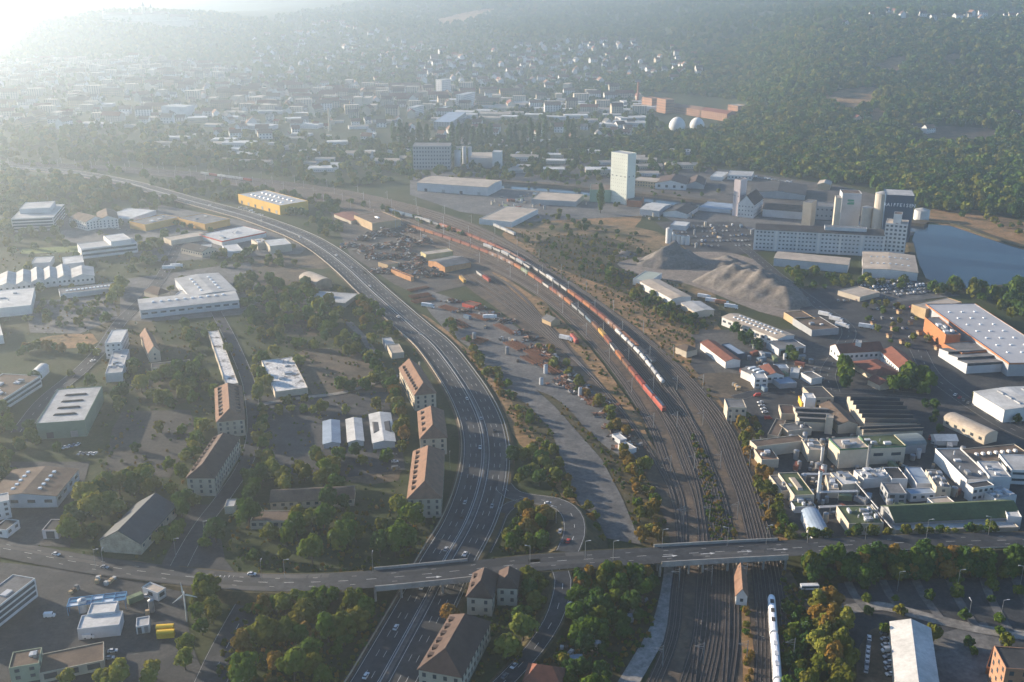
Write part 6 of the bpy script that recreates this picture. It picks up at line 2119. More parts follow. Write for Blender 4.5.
def wheelrow(a, b2, n, rows, label):
    p, q = np.array(W(*a)), np.array(W(*b2))
    root = empty('wheelset_stack', (p[0], p[1], .4))
    ang = math.atan2(q[1] - p[1], q[0] - p[0])
    for i in range(n):
        for j in range(rows):
            o = link('wheelset', ws_me, root)
            o.location = ((q[0] - p[0]) * i / n + j * 2.4 * -math.sin(ang), (q[1] - p[1]) * i / n + j * 2.4 * math.cos(ang), 0)
            o.rotation_euler = (0, 0, ang)
            o.scale = (1.3, 1.3, 1.5)
    tag(root, label, 'wheelset stack', 'rusty wheelset stacks of the loading yard')


for i, (a, b2, n, rw) in enumerate([((412, 299), (432, 296), 14, 3), ((415, 304), (436, 300), 14, 3), ((452, 322), (464, 330), 9, 3), ((463, 340), (482, 345), 10, 4), ((525, 352), (545, 362), 12, 4), ((522, 358), (536, 366), 9, 3), ((410, 292), (430, 288), 12, 2), ((495, 326), (514, 336), 12, 2), ((440, 308), (456, 313), 10, 3), ((470, 316), (488, 322), 11, 2), ((505, 344), (520, 352), 9, 4), ((540, 366), (556, 376), 10, 3), ((548, 360), (562, 369), 9, 2), ((556, 380), (572, 392), 10, 2), ((580, 396), (596, 408), 10, 2)]):
    wheelrow(a, b2, n, rw, '%s stack of rusty wheelsets in the loading yard, counted from the scrap yard' % ordinal(i + 1))
B('flat', 'yard_shed', 'shed', 'red container shed in the middle of the loading yard', (462, 303), (474, 306), (476, 302), 3, REDW, RUST)
B('gable', 'yard_shed', 'shed', 'small tan shed with grey roof on the siding island', (542, 318), (551, 322), (558, 319), 4, TAN, R_GREY, rise=2)
B('flat', 'yard_shed', 'shed', 'white container stack among the loading yard bushes', (618, 444), (628, 450), (634, 446), 3, WHITE, R_PALE)
B('flat', 'yard_shed', 'shed', 'pale trailer office near the end of the loading yard', (612, 434), (620, 440), (625, 437), 3, LIGHTW, R_PALE)

# small plant standing about the factory and trade yards
def clutter(px, py, kind, label, group, seed):
    r = random.Random(seed)
    q = W(px, py)
    root = empty(kind, (q[0], q[1], .35), r.uniform(0, 3.1))
    if kind == 'storage_tank':
        R, h = r.uniform(.9, 1.7), r.uniform(2.5, 5.5)
        mb = MB()
        mb.cyl(0, 0, 0, h, R, R, 12)
        mb.build('tank_shell', r.choice((LIGHTW, STEEL, CREAM)), root)
        mb = MB()
        mb.cyl(0, 0, h - .02, h + .5, R * 1.03, .2, 12)
        mb.build('tank_cap', STEEL, root)
    elif kind == 'shipping_container':
        m = r.choice((WCOL['white'], WCOL['blue grey'], WCOL['grey'], WCOL['rust red'], WCOL['green']))
        mb = MB()
        mb.box(-3, 3, -1.2, 1.2, 0, 2.5)
        for k in range(7):
            mb.box(-2.8 + k * .9, -2.5 + k * .9, -1.25, 1.25, .1, 2.54)
        mb.build('container_body', m, root)
        mb = MB()
        mb.box(3.0, 3.06, -1.1, 1.1, .1, 2.4)
        mb.build('container_door', STEEL, root)
    else:
        for k in range(r.randint(2, 4)):
            mb = MB()
            x, h = k * 1.6 - 2, r.uniform(.8, 2.2)
            mb.box(x, x + 1.3, -.7, .7, 0, h)
            mb.build('crate_pile', r.choice((SCRAPM[3], TAN, SCRAPM[1], SCRAPM[4])), root)
    tag(root, label, {'storage_tank': 'tank', 'shipping_container': 'container', 'pallet_stack': 'pallets'}[kind], group)


rr_ = random.Random(77)
for where, poly, n in (('in the factory yard', [(790, 440), (960, 440), (1020, 500), (1000, 528), (840, 534), (800, 510)], 70), ('in the trade estate yard', [(700, 350), (800, 345), (830, 392), (740, 395)], 26), ('around the gravel works', [(640, 212), (700, 214), (760, 232), (700, 250), (650, 235)], 22), ('in the loading yard', [(430, 300), (480, 310), (560, 360), (600, 405), (560, 398), (500, 360), (450, 325)], 14), ('by the dark allotments', [(565, 615), (640, 600), (610, 660), (560, 670)], 16), ('in the harbour yard', [(420, 195), (480, 205), (520, 192), (590, 205), (520, 212)], 34), ('on the depot lot', [(60, 585), (120, 575), (170, 600), (120, 640), (50, 640)], 8)):
    xs, ys = [p[0] for p in poly], [p[1] for p in poly]
    got, tries = [], 0
    while len(got) < n and tries < 4000:
        tries += 1
        x, y = rr_.uniform(min(xs), max(xs)), rr_.uniform(min(ys), max(ys))
        w = np.array([W(x, y)])
        j = len(poly) - 1
        ins = False
        for i in range(len(poly)):
            if (poly[i][1] > y) != (poly[j][1] > y) and x < (poly[j][0] - poly[i][0]) * (y - poly[i][1]) / (poly[j][1] - poly[i][1]) + poly[i][0]:
                ins = not ins
            j = i
        if not ins:
            continue
        if any(abs((w[0][0] - f[0]) * math.cos(f[4]) + (w[0][1] - f[1]) * math.sin(f[4])) < f[2] / 2 + 2.5 and abs(-(w[0][0] - f[0]) * math.sin(f[4]) + (w[0][1] - f[1]) * math.cos(f[4])) < f[3] / 2 + 2.5 for f in FOOT):
            continue
        got.append((x, y))
    got.sort()
    for i, (x, y) in enumerate(got):
        k = rr_.choice(('storage_tank', 'shipping_container', 'pallet_stack', 'pallet_stack'))
        clutter(x, y, k, '%s, %s of the small plant from the left %s' % ({'storage_tank': 'upright steel tank', 'shipping_container': 'steel container', 'pallet_stack': 'pile of crates'}[k], ordinal(i + 1), where), 'small plant ' + where, i * 7 + len(where))

# ------------------------------------------------------------------ far town
def project(X, Y, Z):
    d = Y * _c - (Z - CAM_H) * _s
    u = Y * _s + (Z - CAM_H) * _c
    return 512 + X / d * FPX, 341 - u / d * FPX


def sample(poly, n, seed, mind=0.0, others=None):
    """n points spread over the piece of terrain that a picture outline covers"""
    r = np.random.default_rng(seed)
    w = np.array([P(x, y) for x, y in poly])
    lo, hi = w.min(0), w.max(0)
    out = np.zeros((0, 3))
    pts = []
    for _ in range(60):
        X = r.uniform(lo[0] - 5, hi[0] + 5, 4000)
        Y = r.uniform(lo[1] - 5, hi[1] + 5, 4000)
        Z = height(X, Y)
        px, py = project(X, Y, Z)
        k = in_poly(px, py, poly)
        for a in np.stack([X[k], Y[k], Z[k]], 1):
            if mind and pts and (np.sum((np.array(pts)[:, :2] - a[:2]) ** 2, 1) < mind * mind).any():
                continue
            pts.append(a)
            if len(pts) >= n:
                return np.array(pts)
    return np.array(pts) if pts else out


def sample_fast(poly, n, seed):
    r = np.random.default_rng(seed)
    w = np.array([P(x, y) for x, y in poly])
    lo, hi = w.min(0), w.max(0)
    got, tot = [], 0
    for _ in range(40):
        X = r.uniform(lo[0] - 5, hi[0] + 5, max(4000, n))
        Y = r.uniform(lo[1] - 5, hi[1] + 5, max(4000, n))
        Z = height(X, Y)
        px, py = project(X, Y, Z)
        k = in_poly(px, py, poly)
        got.append(np.stack([X[k], Y[k], Z[k]], 1))
        tot += k.sum()
        if tot >= n:
            break
    return np.vstack(got)[:n]


def proto_house(L, D, h, rise, wm, rm, flat=False, rows=2):
    mb, mr, mg = MB(), MB(), MB()
    x, y = L / 2, D / 2
    mb.box(-x, x, -y, y, -4, h)
    if flat:
        mr.box(-x - .2, x + .2, -y - .2, y + .2, h + .01, h + .5)
    else:
        mb.tri((x, -y, h), (x, y, h), (x, 0, h + rise))
        mb.tri((-x, -y, h), (-x, y, h), (-x, 0, h + rise))
        for sg in (-1, 1):
            mr.quad((-x - .4, sg * (y + .5), h - .3), (x + .4, sg * (y + .5), h - .3), (x + .4, 0, h + rise + .1), (-x - .4, 0, h + rise + .1))
    k = max(2, int(L / 4))
    for r in range(rows):
        z = (r + .35) * h / rows
        for i in range(k):
            c = -x + (i + .5) * L / k
            for sg in (-1, 1):
                yy = sg * (y + .06)
                mg.quad((c - .8, yy, z), (c + .8, yy, z), (c + .8, yy, z + 1.4), (c - .8, yy, z + 1.4))
    return [('wall', mb.mesh('wall', wm), None), ('roof', mr.mesh('roof', rm), None), ('window_grid', mg.mesh('window_grid', GLASS), 'stuff')]


HP = [proto_house(12, 10, 6, 4.5, WHITE, R_TILE), proto_house(11, 9, 5.5, 4, CREAM, R_RED), proto_house(14, 10, 6, 4.5, WHITE, R_DKTILE), proto_house(18, 11, 8, 5, WHITE, R_TILE), proto_house(11, 10, 6, 4, WHITE, R_GREY)]
BP = [proto_house(26, 12, 11, 5, WHITE, R_TILE, rows=4), proto_house(22, 13, 12, 0, CREAM, R_WARM, True, 4), proto_house(34, 13, 11, 5, CREAM, R_RED, rows=4), proto_house(20, 13, 13, 5, BEIGE, R_DKTILE, rows=5), proto_house(26, 14, 15, 0, CREAM, R_WARM, True, 6), proto_house(40, 13, 10, 5, TAN, R_TILE, rows=3)]
LP_ = [proto_house(60, 34, 8, 0, WHITE, R_PALE, True, 1), proto_house(80, 40, 9, 0, LIGHTW, R_LIGHT, True, 1), proto_house(50, 26, 7, 3, LIGHTW, R_WARM, rows=1), proto_house(70, 26, 8, 3, CREAM, R_WARM, rows=1), proto_house(45, 30, 9, 0, BEIGE, R_PALE, True, 1)]
HROOF = ['red tile', 'red', 'dark tile', 'broad red tile', 'grey']
TOWN = []


def settle(pts, protos, name, cat, labelf, group, seed, ang=None, smin=.9, smax=1.15):
    r = random.Random(seed)
    pts = sorted(pts, key=lambda p: p[0] / p[1])
    for n_h, p in enumerate(pts):
        k = r.randrange(len(protos))
        a = ang(p, r) if ang else r.uniform(-.5, .5) + r.choice((0, 0, 1.57))
        root = empty(name, (p[0], p[1], p[2]), a)
        s = r.uniform(smin, smax)
        root.scale = (s, s * r.uniform(.9, 1.1), s * r.uniform(.9, 1.15))
        for nm, me, kd in protos[k]:
            o = link(nm, me, root)
            if kd:
                o['kind'] = kd
        lb = labelf(k)
        if len(pts) > 1:
            lb = lb.replace(' on the ', ', %s from the left on the ' % ordinal(n_h + 1), 1) if ' on the ' in lb else lb.replace(' in the ', ', %s from the left in the ' % ordinal(n_h + 1), 1) if ' in the ' in lb else lb.replace(' between ', ', %s from the left between ' % ordinal(n_h + 1), 1)
        tag(root, lb, cat, group)
        FOOT.append((p[0], p[1], 14, 12, a))
        TOWN.append((p[0], p[1]))


WALLN = ['white', 'cream', 'white', 'white', 'white']
settle(sample([(430, 60), (520, 46), (600, 40), (660, 44), (708, 60), (700, 78), (640, 86), (560, 90), (470, 86), (420, 76)], 165, 11, 20), HP, 'hillside_house', 'house', lambda k: '%s house with %s roof on the green slope' % (WALLN[k], HROOF[k]), 'houses on the green slope', 1)
settle(sample([(250, 35), (330, 20), (430, 42), (470, 62), (420, 85), (260, 80)], 120, 12, 26), HP, 'town_house', 'house', lambda k: '%s house with %s roof on the hazy slope' % (WALLN[k], HROOF[k]), 'houses on the hazy slope', 2)
settle(sample([(868, 13), (900, 11), (1024, 15), (1024, 24), (960, 21), (870, 18)], 30, 13, 24), HP, 'plateau_house', 'house', lambda k: '%s house with %s roof on the plateau' % (WALLN[k], HROOF[k]), 'houses on the plateau', 3)
settle(sample([(-10, 64), (120, 58), (215, 66), (260, 84), (420, 88), (430, 104), (250, 112), (180, 104), (120, 128), (-10, 130)], 215, 14, 30), BP, 'town_block', 'apartments', lambda k: ['long white block with red tile roof', 'cream flat roofed block', 'long cream block with red roof', 'beige block with dark roof', 'tall pale flat roofed block', 'long tan block with tile roof'][k] + ' in the hazy left town', 'blocks of the hazy town', 4, lambda p, r: r.uniform(-.25, .25) + r.choice((0, 0, 0, 1.5)))
settle(sample([(260, 88), (420, 90), (520, 90), (640, 92), (640, 116), (520, 112), (430, 120), (330, 118), (250, 112)], 80, 15, 36), BP, 'town_block', 'apartments', lambda k: ['long white block with red tile roof', 'cream flat roofed block', 'long cream block with red roof', 'beige block with dark roof', 'tall pale flat roofed block', 'long tan block with tile roof'][k] + ' in the town centre', 'blocks below the green slope', 5, lambda p, r: r.uniform(-.25, .25) + r.choice((0, 0, 0, 1.5)))
settle(sample([(-10, 60), (120, 56), (215, 62), (300, 84), (430, 86), (430, 108), (250, 116), (120, 126), (-10, 128)], 240, 27, 22), HP, 'old_town_house', 'house', lambda k: '%s house with %s roof in the hazy old town' % (WALLN[k], HROOF[k]), 'houses of the hazy old town', 42)
HALLN = ['white flat hall', 'large grey flat hall', 'pale gabled hall', 'cream gabled hall', 'beige flat hall']
settle(sample([(430, 104), (520, 100), (640, 104), (660, 120), (640, 132), (540, 118), (430, 124)], 50, 16, 34), LP_, 'industrial_hall', 'hall', lambda k: HALLN[k] + ' in the flat works land', 'halls before the brick works', 6, lambda p, r: r.uniform(-.3, .3), .4, .8)
settle(sample([(10, 104), (120, 104), (250, 110), (340, 116), (400, 122), (360, 130), (180, 128), (60, 128)], 30, 17, 60), LP_, 'industrial_hall', 'hall', lambda k: HALLN[k] + ' in the hazy left land', 'halls of the hazy left land', 7, lambda p, r: r.uniform(-.3, .3), .4, .8)
settle(sample([(505, 158), (600, 158), (690, 165), (700, 172), (640, 176), (505, 174)], 10, 18, 45), [LP_[2], LP_[4], LP_[3]], 'harbour_store', 'hall', lambda k: ['pale gabled hall', 'beige flat hall', 'cream gabled hall'][k] + ' on the far harbour quay', 'halls of the far quay', 8, lambda p, r: r.uniform(-.15, .1), .5, .75)
settle(sample([(220, 140), (330, 150), (400, 165), (330, 172), (220, 165)], 10, 19, 50), [LP_[2], LP_[0]], 'industrial_hall', 'hall', lambda k: ['pale gabled hall', 'white flat hall'][k] + ' between the far woods and the railway', 'halls between woods and railway', 9, lambda p, r: r.uniform(-.15, .1), .5, .8)
settle(sample([(150, 134), (400, 136), (640, 142), (690, 158), (560, 172), (400, 170), (230, 164), (150, 156)], 46, 25, 40), LP_, 'railside_hall', 'hall', lambda k: HALLN[k] + ' in the band behind the harbour', 'halls in the band behind the harbour', 40, lambda p, r: r.uniform(-.3, .2), .3, .62)
settle(sample([(150, 118), (420, 122), (640, 124), (640, 140), (400, 146), (150, 134)], 60, 26, 26), HP, 'riverside_house', 'house', lambda k: '%s house with %s roof in the riverside band' % (WALLN[k], HROOF[k]), 'riverside houses', 41)
for i, (a, b2) in enumerate([(857, 121), (916, 131), (928, 133), (1015, 117), (680, 74), (845, 25)]):
    settle([np.array(P(a, b2))], [HP[(i + 1) % 4]], 'wood_house', 'house', lambda k, i=i: '%s lone house in a gap of the wooded hill, counted from the town side' % ordinal([2, 4, 5, 6, 1, 3][i]) if False else ['cream lone house in the lower wood clearing', 'pale house at the track in the lower wood', 'second house beside the track in the lower wood', 'reddish house near the frame edge in the wood', 'lone house on the wood edge above the slope village', 'house high on the wooded hill'][i], 'houses in the wood', 30 + i)

# fortress on the hazy hill
def fortress():
    x, y, z = P(150, 24)
    root = empty('fortress', (x, y, z - 6))
    mb = MB()
    mb.hexa([(-170, -30, -10), (120, -35, -10), (150, 60, -10), (-160, 60, -10)], [(-165, -26, 18), (116, -31, 18), (146, 58, 18), (-156, 58, 18)])
    mb.build('rampart', BEIGE, root)
    for x0, x1, h in ((-150, -20, 34), (-15, 60, 38), (70, 130, 28)):
        w = MB()
        w.box(x0, x1, -5, 14, 15, h)
        p = w.build('palace_wing', CREAM, root)
        r = MB()
        r.hexa([(x0 - 1, -6, h), (x1 + 1, -6, h), (x1 + 1, 15, h), (x0 - 1, 15, h)], [(x0 + 3, 4, h + 9), (x1 - 3, 4, h + 9), (x1 - 3, 5, h + 9), (x0 + 3, 5, h + 9)])
        r.build('roof', R_TILE, root)
    for tx, h, rr in ((-152, 48, 6), (-62, 52, 5.5), (-18, 64, 6), (8, 58, 4.5)):
        w = MB()
        w.cyl(tx, 2, 10, h, rr, rr, 12)
        w.build('tower', CREAM, root)
        r = MB()
        r.cyl(tx, 2, h, h + 14, rr * 1.1, .3, 12)
        r.build('spire', R_SLATE, root)
    tag(root, 'hazy fortress with towers on the far hilltop', 'fortress')


fortress()


def drape(name, pts, m, dz=1.2):
    w = [P(x, y) for x, y in pts]
    n = 6
    ctr = np.mean(np.array(w), 0)
    mb = MB()
    for i in range(len(w)):
        a, b2 = np.array(w[i]), np.array(w[(i + 1) % len(w)])
        for k in range(n):
            t0, t1 = k / n, (k + 1) / n
            q = []
            for (p, t) in ((a, t0), (a, t1), (b2, t1), (b2, t0)):
                s = ctr + (p - ctr) * t
                q.append((s[0], s[1], float(height(s[0], s[1])) + dz))
            mb.quad(*q)
    o = mb.build(name, m)
    o['kind'] = 'structure'


CLEAR = [[(822, 101), (838, 91), (862, 88), (878, 90), (872, 106), (850, 113)], [(876, 66), (895, 57), (910, 58), (902, 72), (880, 76)], [(862, 119), (876, 109), (888, 114), (876, 127)], [(918, 131), (945, 127), (975, 129), (1000, 132), (994, 146), (950, 146), (922, 144)], [(938, 59), (955, 54), (967, 59), (950, 70)],
         [(430, 22), (470, 12), (495, 9), (480, 18), (445, 26)]]
for i, c in enumerate(CLEAR):
    drape('hill_clearing', soft(c, .3, 2), DRYGRASS if i != 3 else EARTH)

# ------------------------------------------------------------------ trees
def crown_mesh(name, leaf, seed, lobes=11, per=85, size=(.11, .2), tall=False, flat=1.0):
    r = np.random.default_rng(seed)
    V, F = [], []
    if tall:
        cs = [(r.normal(0, .12), r.normal(0, .12), .5 + 4.2 * (i + .5) / lobes) for i in range(lobes)]
        rs = [.52 * math.sin(math.pi * min(.96, (i + 1.2) / (lobes + 1.2))) + .1 for i in range(lobes)]
        cz = 2.4
    else:
        cs, rs = [], []
        for i in range(lobes):
            u = (i + .5) / lobes
            ph = i * 2.399 + r.uniform(-.4, .4)
            zz = 1 - 1.75 * u
            rad = math.sqrt(max(0, 1 - zz * zz)) * .62 * r.uniform(.55, 1.3)
            cs.append((rad * math.cos(ph), rad * math.sin(ph), 1.25 + .60 * zz * flat + r.uniform(-.16, .2)))
            rs.append(r.uniform(.22, .50))
        cs.append((0, 0, 1.25))
        rs.append(.62)
        cz = 1.25
    for c, rad in zip(cs, rs):
        d = r.normal(size=(per, 3))
        d /= np.linalg.norm(d, axis=1)[:, None]
        d[:, 2] = np.where(d[:, 2] < -.5, -d[:, 2], d[:, 2])
        p = np.array(c) + d * rad * r.uniform(.72, 1.2, (per, 1))
        nrm = d + r.normal(0, .3, (per, 3))
        nrm /= np.linalg.norm(nrm, axis=1)[:, None]
        up = np.cross(nrm, r.normal(size=(per, 3)))
        up /= np.linalg.norm(up, axis=1)[:, None]
        sd = np.cross(nrm, up)
        s = r.uniform(size[0], size[1], (per, 1))
        q = np.stack([p - up * s - sd * s * .7, p + up * s * .2 - sd * s * .9, p + up * s + sd * s * .3, p - up * s * .1 + sd * s], 1)
        n0 = len(V)
        V += [tuple(v) for v in q.reshape(-1, 3)]
        F += [(n0 + 4 * i, n0 + 4 * i + 1, n0 + 4 * i + 2, n0 + 4 * i + 3) for i in range(per)]
    me = bpy.data.meshes.new(name)
    me.from_pydata(V, [], F)
    me.materials.append(leaf)
    return me


def trunk_mesh(tall=False):
    mb = MB()
    top = 3.6 if tall else .95
    mb.cyl(0, 0, -.15, top * .55, .085, .06, 7)
    mb.cyl(0, 0, top * .55, top, .06, .025, 7)
    if not tall:
        for k in range(4):
            a = k * 1.6 + .3
            mb.bar((0, 0, .5 + .08 * k), (.42 * math.cos(a), .42 * math.sin(a), 1.05 + .06 * k), .045)
    return mb.mesh('trunk', BARK)


KINDS = ['green', 'olive', 'lime', 'autumn', 'dark']
HI = {k: [crown_mesh('crown', LEAF[k], 50 + 7 * i + 31 * j, 10 + j, 80) for j in range(3)] for i, k in enumerate(KINDS)}
HIT = crown_mesh('crown', LEAF['dark'], 99, 12, 70, (.1, .18), True)
TR, TRT = trunk_mesh(), trunk_mesh(True)
WORD = {'green': 'mid green', 'olive': 'olive', 'lime': 'yellow green', 'autumn': 'rusty', 'dark': 'dark green', 'poplar': 'tall dark'}
ALL = []      # x, y, z, radius, kind, cluster, tall


def blocked(pts, R, road_pad=1.0):
    pts = np.asarray(pts)
    bad = np.zeros(len(pts), bool)
    for (cx, cy, L, D, rz) in FOOT:
        dx, dy = pts[:, 0] - cx, pts[:, 1] - cy
        m = (np.abs(dx) + np.abs(dy)) < (L + D + 8)
        if not m.any():
            continue
        c, s = math.cos(rz), math.sin(rz)
        u, v = dx * c + dy * s, -dx * s + dy * c
        bad |= (np.abs(u) < L / 2 + 1.0) & (np.abs(v) < D / 2 + 1.0)
    for c, w in ((mwC, 13.0), (xrC, 7.5), (slip, 9.0), (slip2, 7.5), (side_c, 6.5)):
        for p in c[::2]:
            bad |= ((pts[:, 0] - p[0]) ** 2 + (pts[:, 1] - p[1]) ** 2) < w * w
    return bad


def cluster(desc, poly, n, R, mix, seed, line=False, width=6.0, tall=False, fast=False, check=True):
    r = np.random.default_rng(seed)
    if line:
        c = catmull([W(x, y) for x, y in poly], 4)
        L = arclen(c)[-1]
        pos, tg = along(c, np.sort(r.uniform(0, L, n)))
        pts = pos + np.stack([-tg[:, 1], tg[:, 0], 0 * tg[:, 0]], 1) * r.uniform(-width / 2, width / 2, (n, 1))
        pts[:, 2] = 0
    elif fast:
        pts = sample_fast(poly, n, seed)
    else:
        pts = sample(poly, n, seed, R[0] * 1.1)
    if len(pts) == 0:
        return
    if check:
        pts = pts[~blocked(pts, R)]
    ks = [k for k, w in mix for _ in range(int(w))]
    for p in pts:
        ALL.append((p[0], p[1], p[2], r.uniform(*R) * (1.15 if not fast else 1.0), ks[r.integers(len(ks))], desc, tall))


def spots(desc, lst, R, kind, seed, tall=False):
    r = np.random.default_rng(seed)
    for i, q in enumerate(lst):
        x, y, z = P(*q[:2])
        k = kind if isinstance(kind, str) else kind[i % len(kind)]
        ALL.append((x, y, z, r.uniform(*R), k, desc, tall))


MIXG = [('green', 4), ('olive', 3), ('dark', 2), ('lime', 1)]
MIXO = [('olive', 4), ('green', 4), ('autumn', 1), ('lime', 2)]
MIXA = [('autumn', 5), ('olive', 4), ('lime', 2), ('green', 1)]
MIXD = [('dark', 6), ('green', 3), ('olive', 1)]
cluster('in the grove between bypass and motorway', [(255, 603), (300, 596), (345, 596), (372, 612), (350, 645), (325, 690), (228, 700), (240, 650)], 34, (1.9, 4.7), MIXO + [('autumn', 1)], 1)
cluster('in the clump behind the wind turbine', [(192, 597), (212, 592), (216, 622), (204, 648), (192, 645)], 9, (2.6, 3.8), MIXO, 2)
spots('of the bright trees at the depot edge', [(68, 690), (104, 690), (123, 692), (154, 682), (150, 690), (186, 672), (186, 655), (110, 694)], (3.0, 4.2), 'lime', 3)
cluster('in the trees beside the old slate roofed warehouse', [(60, 545), (72, 510), (100, 498), (135, 478), (160, 482), (165, 490), (130, 512), (105, 530), (75, 550)], 26, (2.6, 4.4), MIXG + [('lime', 3)], 4)
cluster('behind the old slate roofed warehouse', [(150, 545), (180, 505), (192, 498), (195, 512), (172, 545)], 12, (2.2, 3.4), MIXG, 5)
cluster('in the dark grove between street and cross road', [(236, 510), (300, 522), (345, 505), (400, 512), (428, 540), (412, 566), (330, 572), (225, 566), (198, 556), (196, 536), (225, 522)], 32, (2.0, 4.8), MIXG, 6)
cluster('in the grove behind the low brown roofed hall', [(232, 486), (262, 478), (300, 480), (345, 484), (340, 500), (300, 506), (240, 502)], 18, (2.8, 4.4), MIXG, 7)
cluster('on the slip road island', [(508, 548), (516, 524), (528, 510), (548, 509), (554, 530), (545, 552), (514, 558)], 20, (2.2, 3.8), [('green', 3), ('autumn', 3), ('olive', 3)], 8)
cluster('on the oval island by the slip road', [(508, 472), (520, 452), (545, 464), (541, 486), (518, 488)], 12, (2.2, 3.6), MIXG, 9)
cluster('in the dark thicket below the cross road bridge', [(578, 580), (640, 570), (656, 590), (645, 625), (610, 650), (572, 660), (575, 605)], 44, (2.2, 3.8), MIXD, 10)
cluster('beside the side street below the villa', [(522, 585), (546, 578), (549, 592), (535, 630), (500, 690), (490, 680), (515, 630)], 16, (2.6, 4.0), [('lime', 2), ('olive', 3), ('dark', 3)], 11)
cluster('at the lower edge by the red cottage', [(560, 655), (600, 650), (620, 700), (565, 700)], 14, (1.8, 3.0), MIXD, 12)
cluster('before the long dark roofed tenement', [(432, 618), (455, 612), (458, 640), (440, 662), (425, 655)], 7, (2.2, 3.4), [('dark', 2), ('autumn', 2)], 13)
cluster('in the rusty belt between loading yard and rails', [(540, 345), (572, 380), (598, 405), (622, 436), (640, 478), (648, 513), (652, 543)], 64, (1.3, 3.0), MIXA, 14, True, 9)
cluster('in the belt between motorway and concrete strip', [(445, 322), (470, 350), (502, 388), (530, 430), (558, 478), (584, 512), (602, 542)], 80, (1.1, 2.5), MIXA + [('dark', 2), ('green', 2)], 15, True, 8)
cluster('in the belt between rails and factory', [(728, 412), (745, 440), (758, 470), (772, 505), (786, 540)], 44, (1.4, 2.9), MIXA, 16, True, 8)
def hedge(desc, a, b2, offs, n, R, mix, seed):
    c = frac_range(xrC, a, b2)
    r = np.random.default_rng(seed)
    pos, tg = along(c, np.sort(r.uniform(0, arclen(c)[-1], n)))
    ks = [k for k, w in mix for _ in range(int(w))]
    for p, t in zip(pos, tg):
        o = r.uniform(*offs)
        z = max(0.0, p[2] - (abs(o) - 7.2) / 1.5)
        ALL.append((p[0] - t[1] * o, p[1] + t[0] * o, z, r.uniform(*R), ks[r.integers(len(ks))], desc, False))


hedge('in the dense hedge below the cross road', 800, 1060, (-19, -10), 110, (2.6, 4.0), MIXD + [('autumn', 1), ('olive', 2)], 17)
hedge('in the thin hedge above the cross road', 800, 1040, (8.5, 11), 44, (1.2, 2.4), [('olive', 3), ('dark', 3), ('lime', 1)], 18)
hedge('on the bank below the junction', 560, 650, (-16, -9.5), 30, (1.6, 2.8), MIXO + [('autumn', 3)], 67)
hedge('on the bank by the motorway bridge', 270, 368, (-17, -9.5), 20, (2.0, 3.2), MIXO, 68)
cluster('in the yellow strip beside the car park', [(818, 608), (835, 598), (846, 622), (852, 660), (850, 700), (806, 700), (812, 650)], 26, (2.4, 3.8), [('lime', 3), ('olive', 4), ('autumn', 2)], 19)
cluster('in the dark scrub beside the passenger train', [(786, 600), (806, 612), (815, 640), (806, 700), (784, 700), (782, 640)], 34, (1.3, 2.6), MIXD, 20)
cluster('in the ochre hedge between the track groups', [(744, 595), (748, 640), (750, 700)], 22, (.8, 1.5), MIXA, 21, True, 3)
spots('of the car park trees', [(864, 592), (866, 602), (895, 606), (899, 616), (928, 603), (957, 597), (956, 584), (985, 578), (990, 606), (991, 592), (1018, 600), (1014, 578), (963, 622), (998, 624), (999, 634), (1005, 650), (968, 650), (972, 660), (884, 636), (933, 642), (868, 618)], (1.7, 2.8), ['dark', 'green', 'green', 'olive'], 22)
cluster('in the tree row behind the sunlit barracks', [(390, 382), (394, 402), (400, 420), (402, 440), (403, 466)], 20, (2.4, 3.4), [('green', 2), ('olive', 3), ('autumn', 2)], 23, True, 4)
cluster('along the edge of the slab paved lot', [(172, 482), (186, 464), (196, 442), (202, 424)], 13, (2.0, 3.4), [('lime', 3), ('green', 2)], 24, True, 6)
cluster('in the row beside the long peeling roof', [(184, 328), (194, 350), (204, 376), (212, 398)], 16, (2.2, 3.3), [('lime', 3), ('green', 2), ('olive', 1)], 25, True, 6)
cluster('in the clump above the slab paved lot', [(132, 398), (150, 375), (190, 372), (206, 396), (190, 410), (150, 408)], 22, (2.6, 4.2), MIXG + [('lime', 2)], 26)
cluster('beside the street behind the sage green hall', [(118, 412), (126, 385), (137, 366)], 10, (2.0, 3.2), MIXG, 27, True, 6)
cluster('in the clump by the patchy white roof', [(255, 362), (268, 358), (276, 380), (274, 402), (258, 404)], 11, (2.4, 3.8), [('lime', 3), ('olive', 2), ('green', 1)], 28)
cluster('in the row on the bare campus lot', [(338, 390), (354, 386), (368, 388), (380, 380), (374, 366), (366, 356)], 14, (2.4, 3.6), MIXG, 29, True, 5)
cluster('along the street beside the barracks lot', [(262, 405), (262, 430), (264, 455), (262, 475)], 14, (1.8, 3.0), MIXO, 30, True, 6)
cluster('beside the three storage sheds', [(312, 450), (322, 446), (345, 460), (345, 476), (315, 474)], 10, (1.8, 3.2), MIXO, 31)
cluster('in the campus wood beside the motorway', [(240, 278), (296, 284), (330, 300), (345, 315), (330, 335), (258, 330), (236, 310)], 70, (2.6, 4.4), MIXG, 32)
cluster('on the campus above the bare lot', [(255, 332), (330, 338), (378, 345), (372, 360), (300, 352), (255, 350)], 18, (2.2, 3.6), MIXG, 33)
cluster('between the campus lots', [(270, 400), (320, 400), (345, 408), (330, 418), (272, 415)], 10, (1.4, 2.6), MIXO, 34)
cluster('between the motorway verge and the barracks', [(330, 286), (372, 306), (400, 330), (400, 345), (375, 335), (345, 308)], 26, (1.8, 3.2), MIXO, 35)
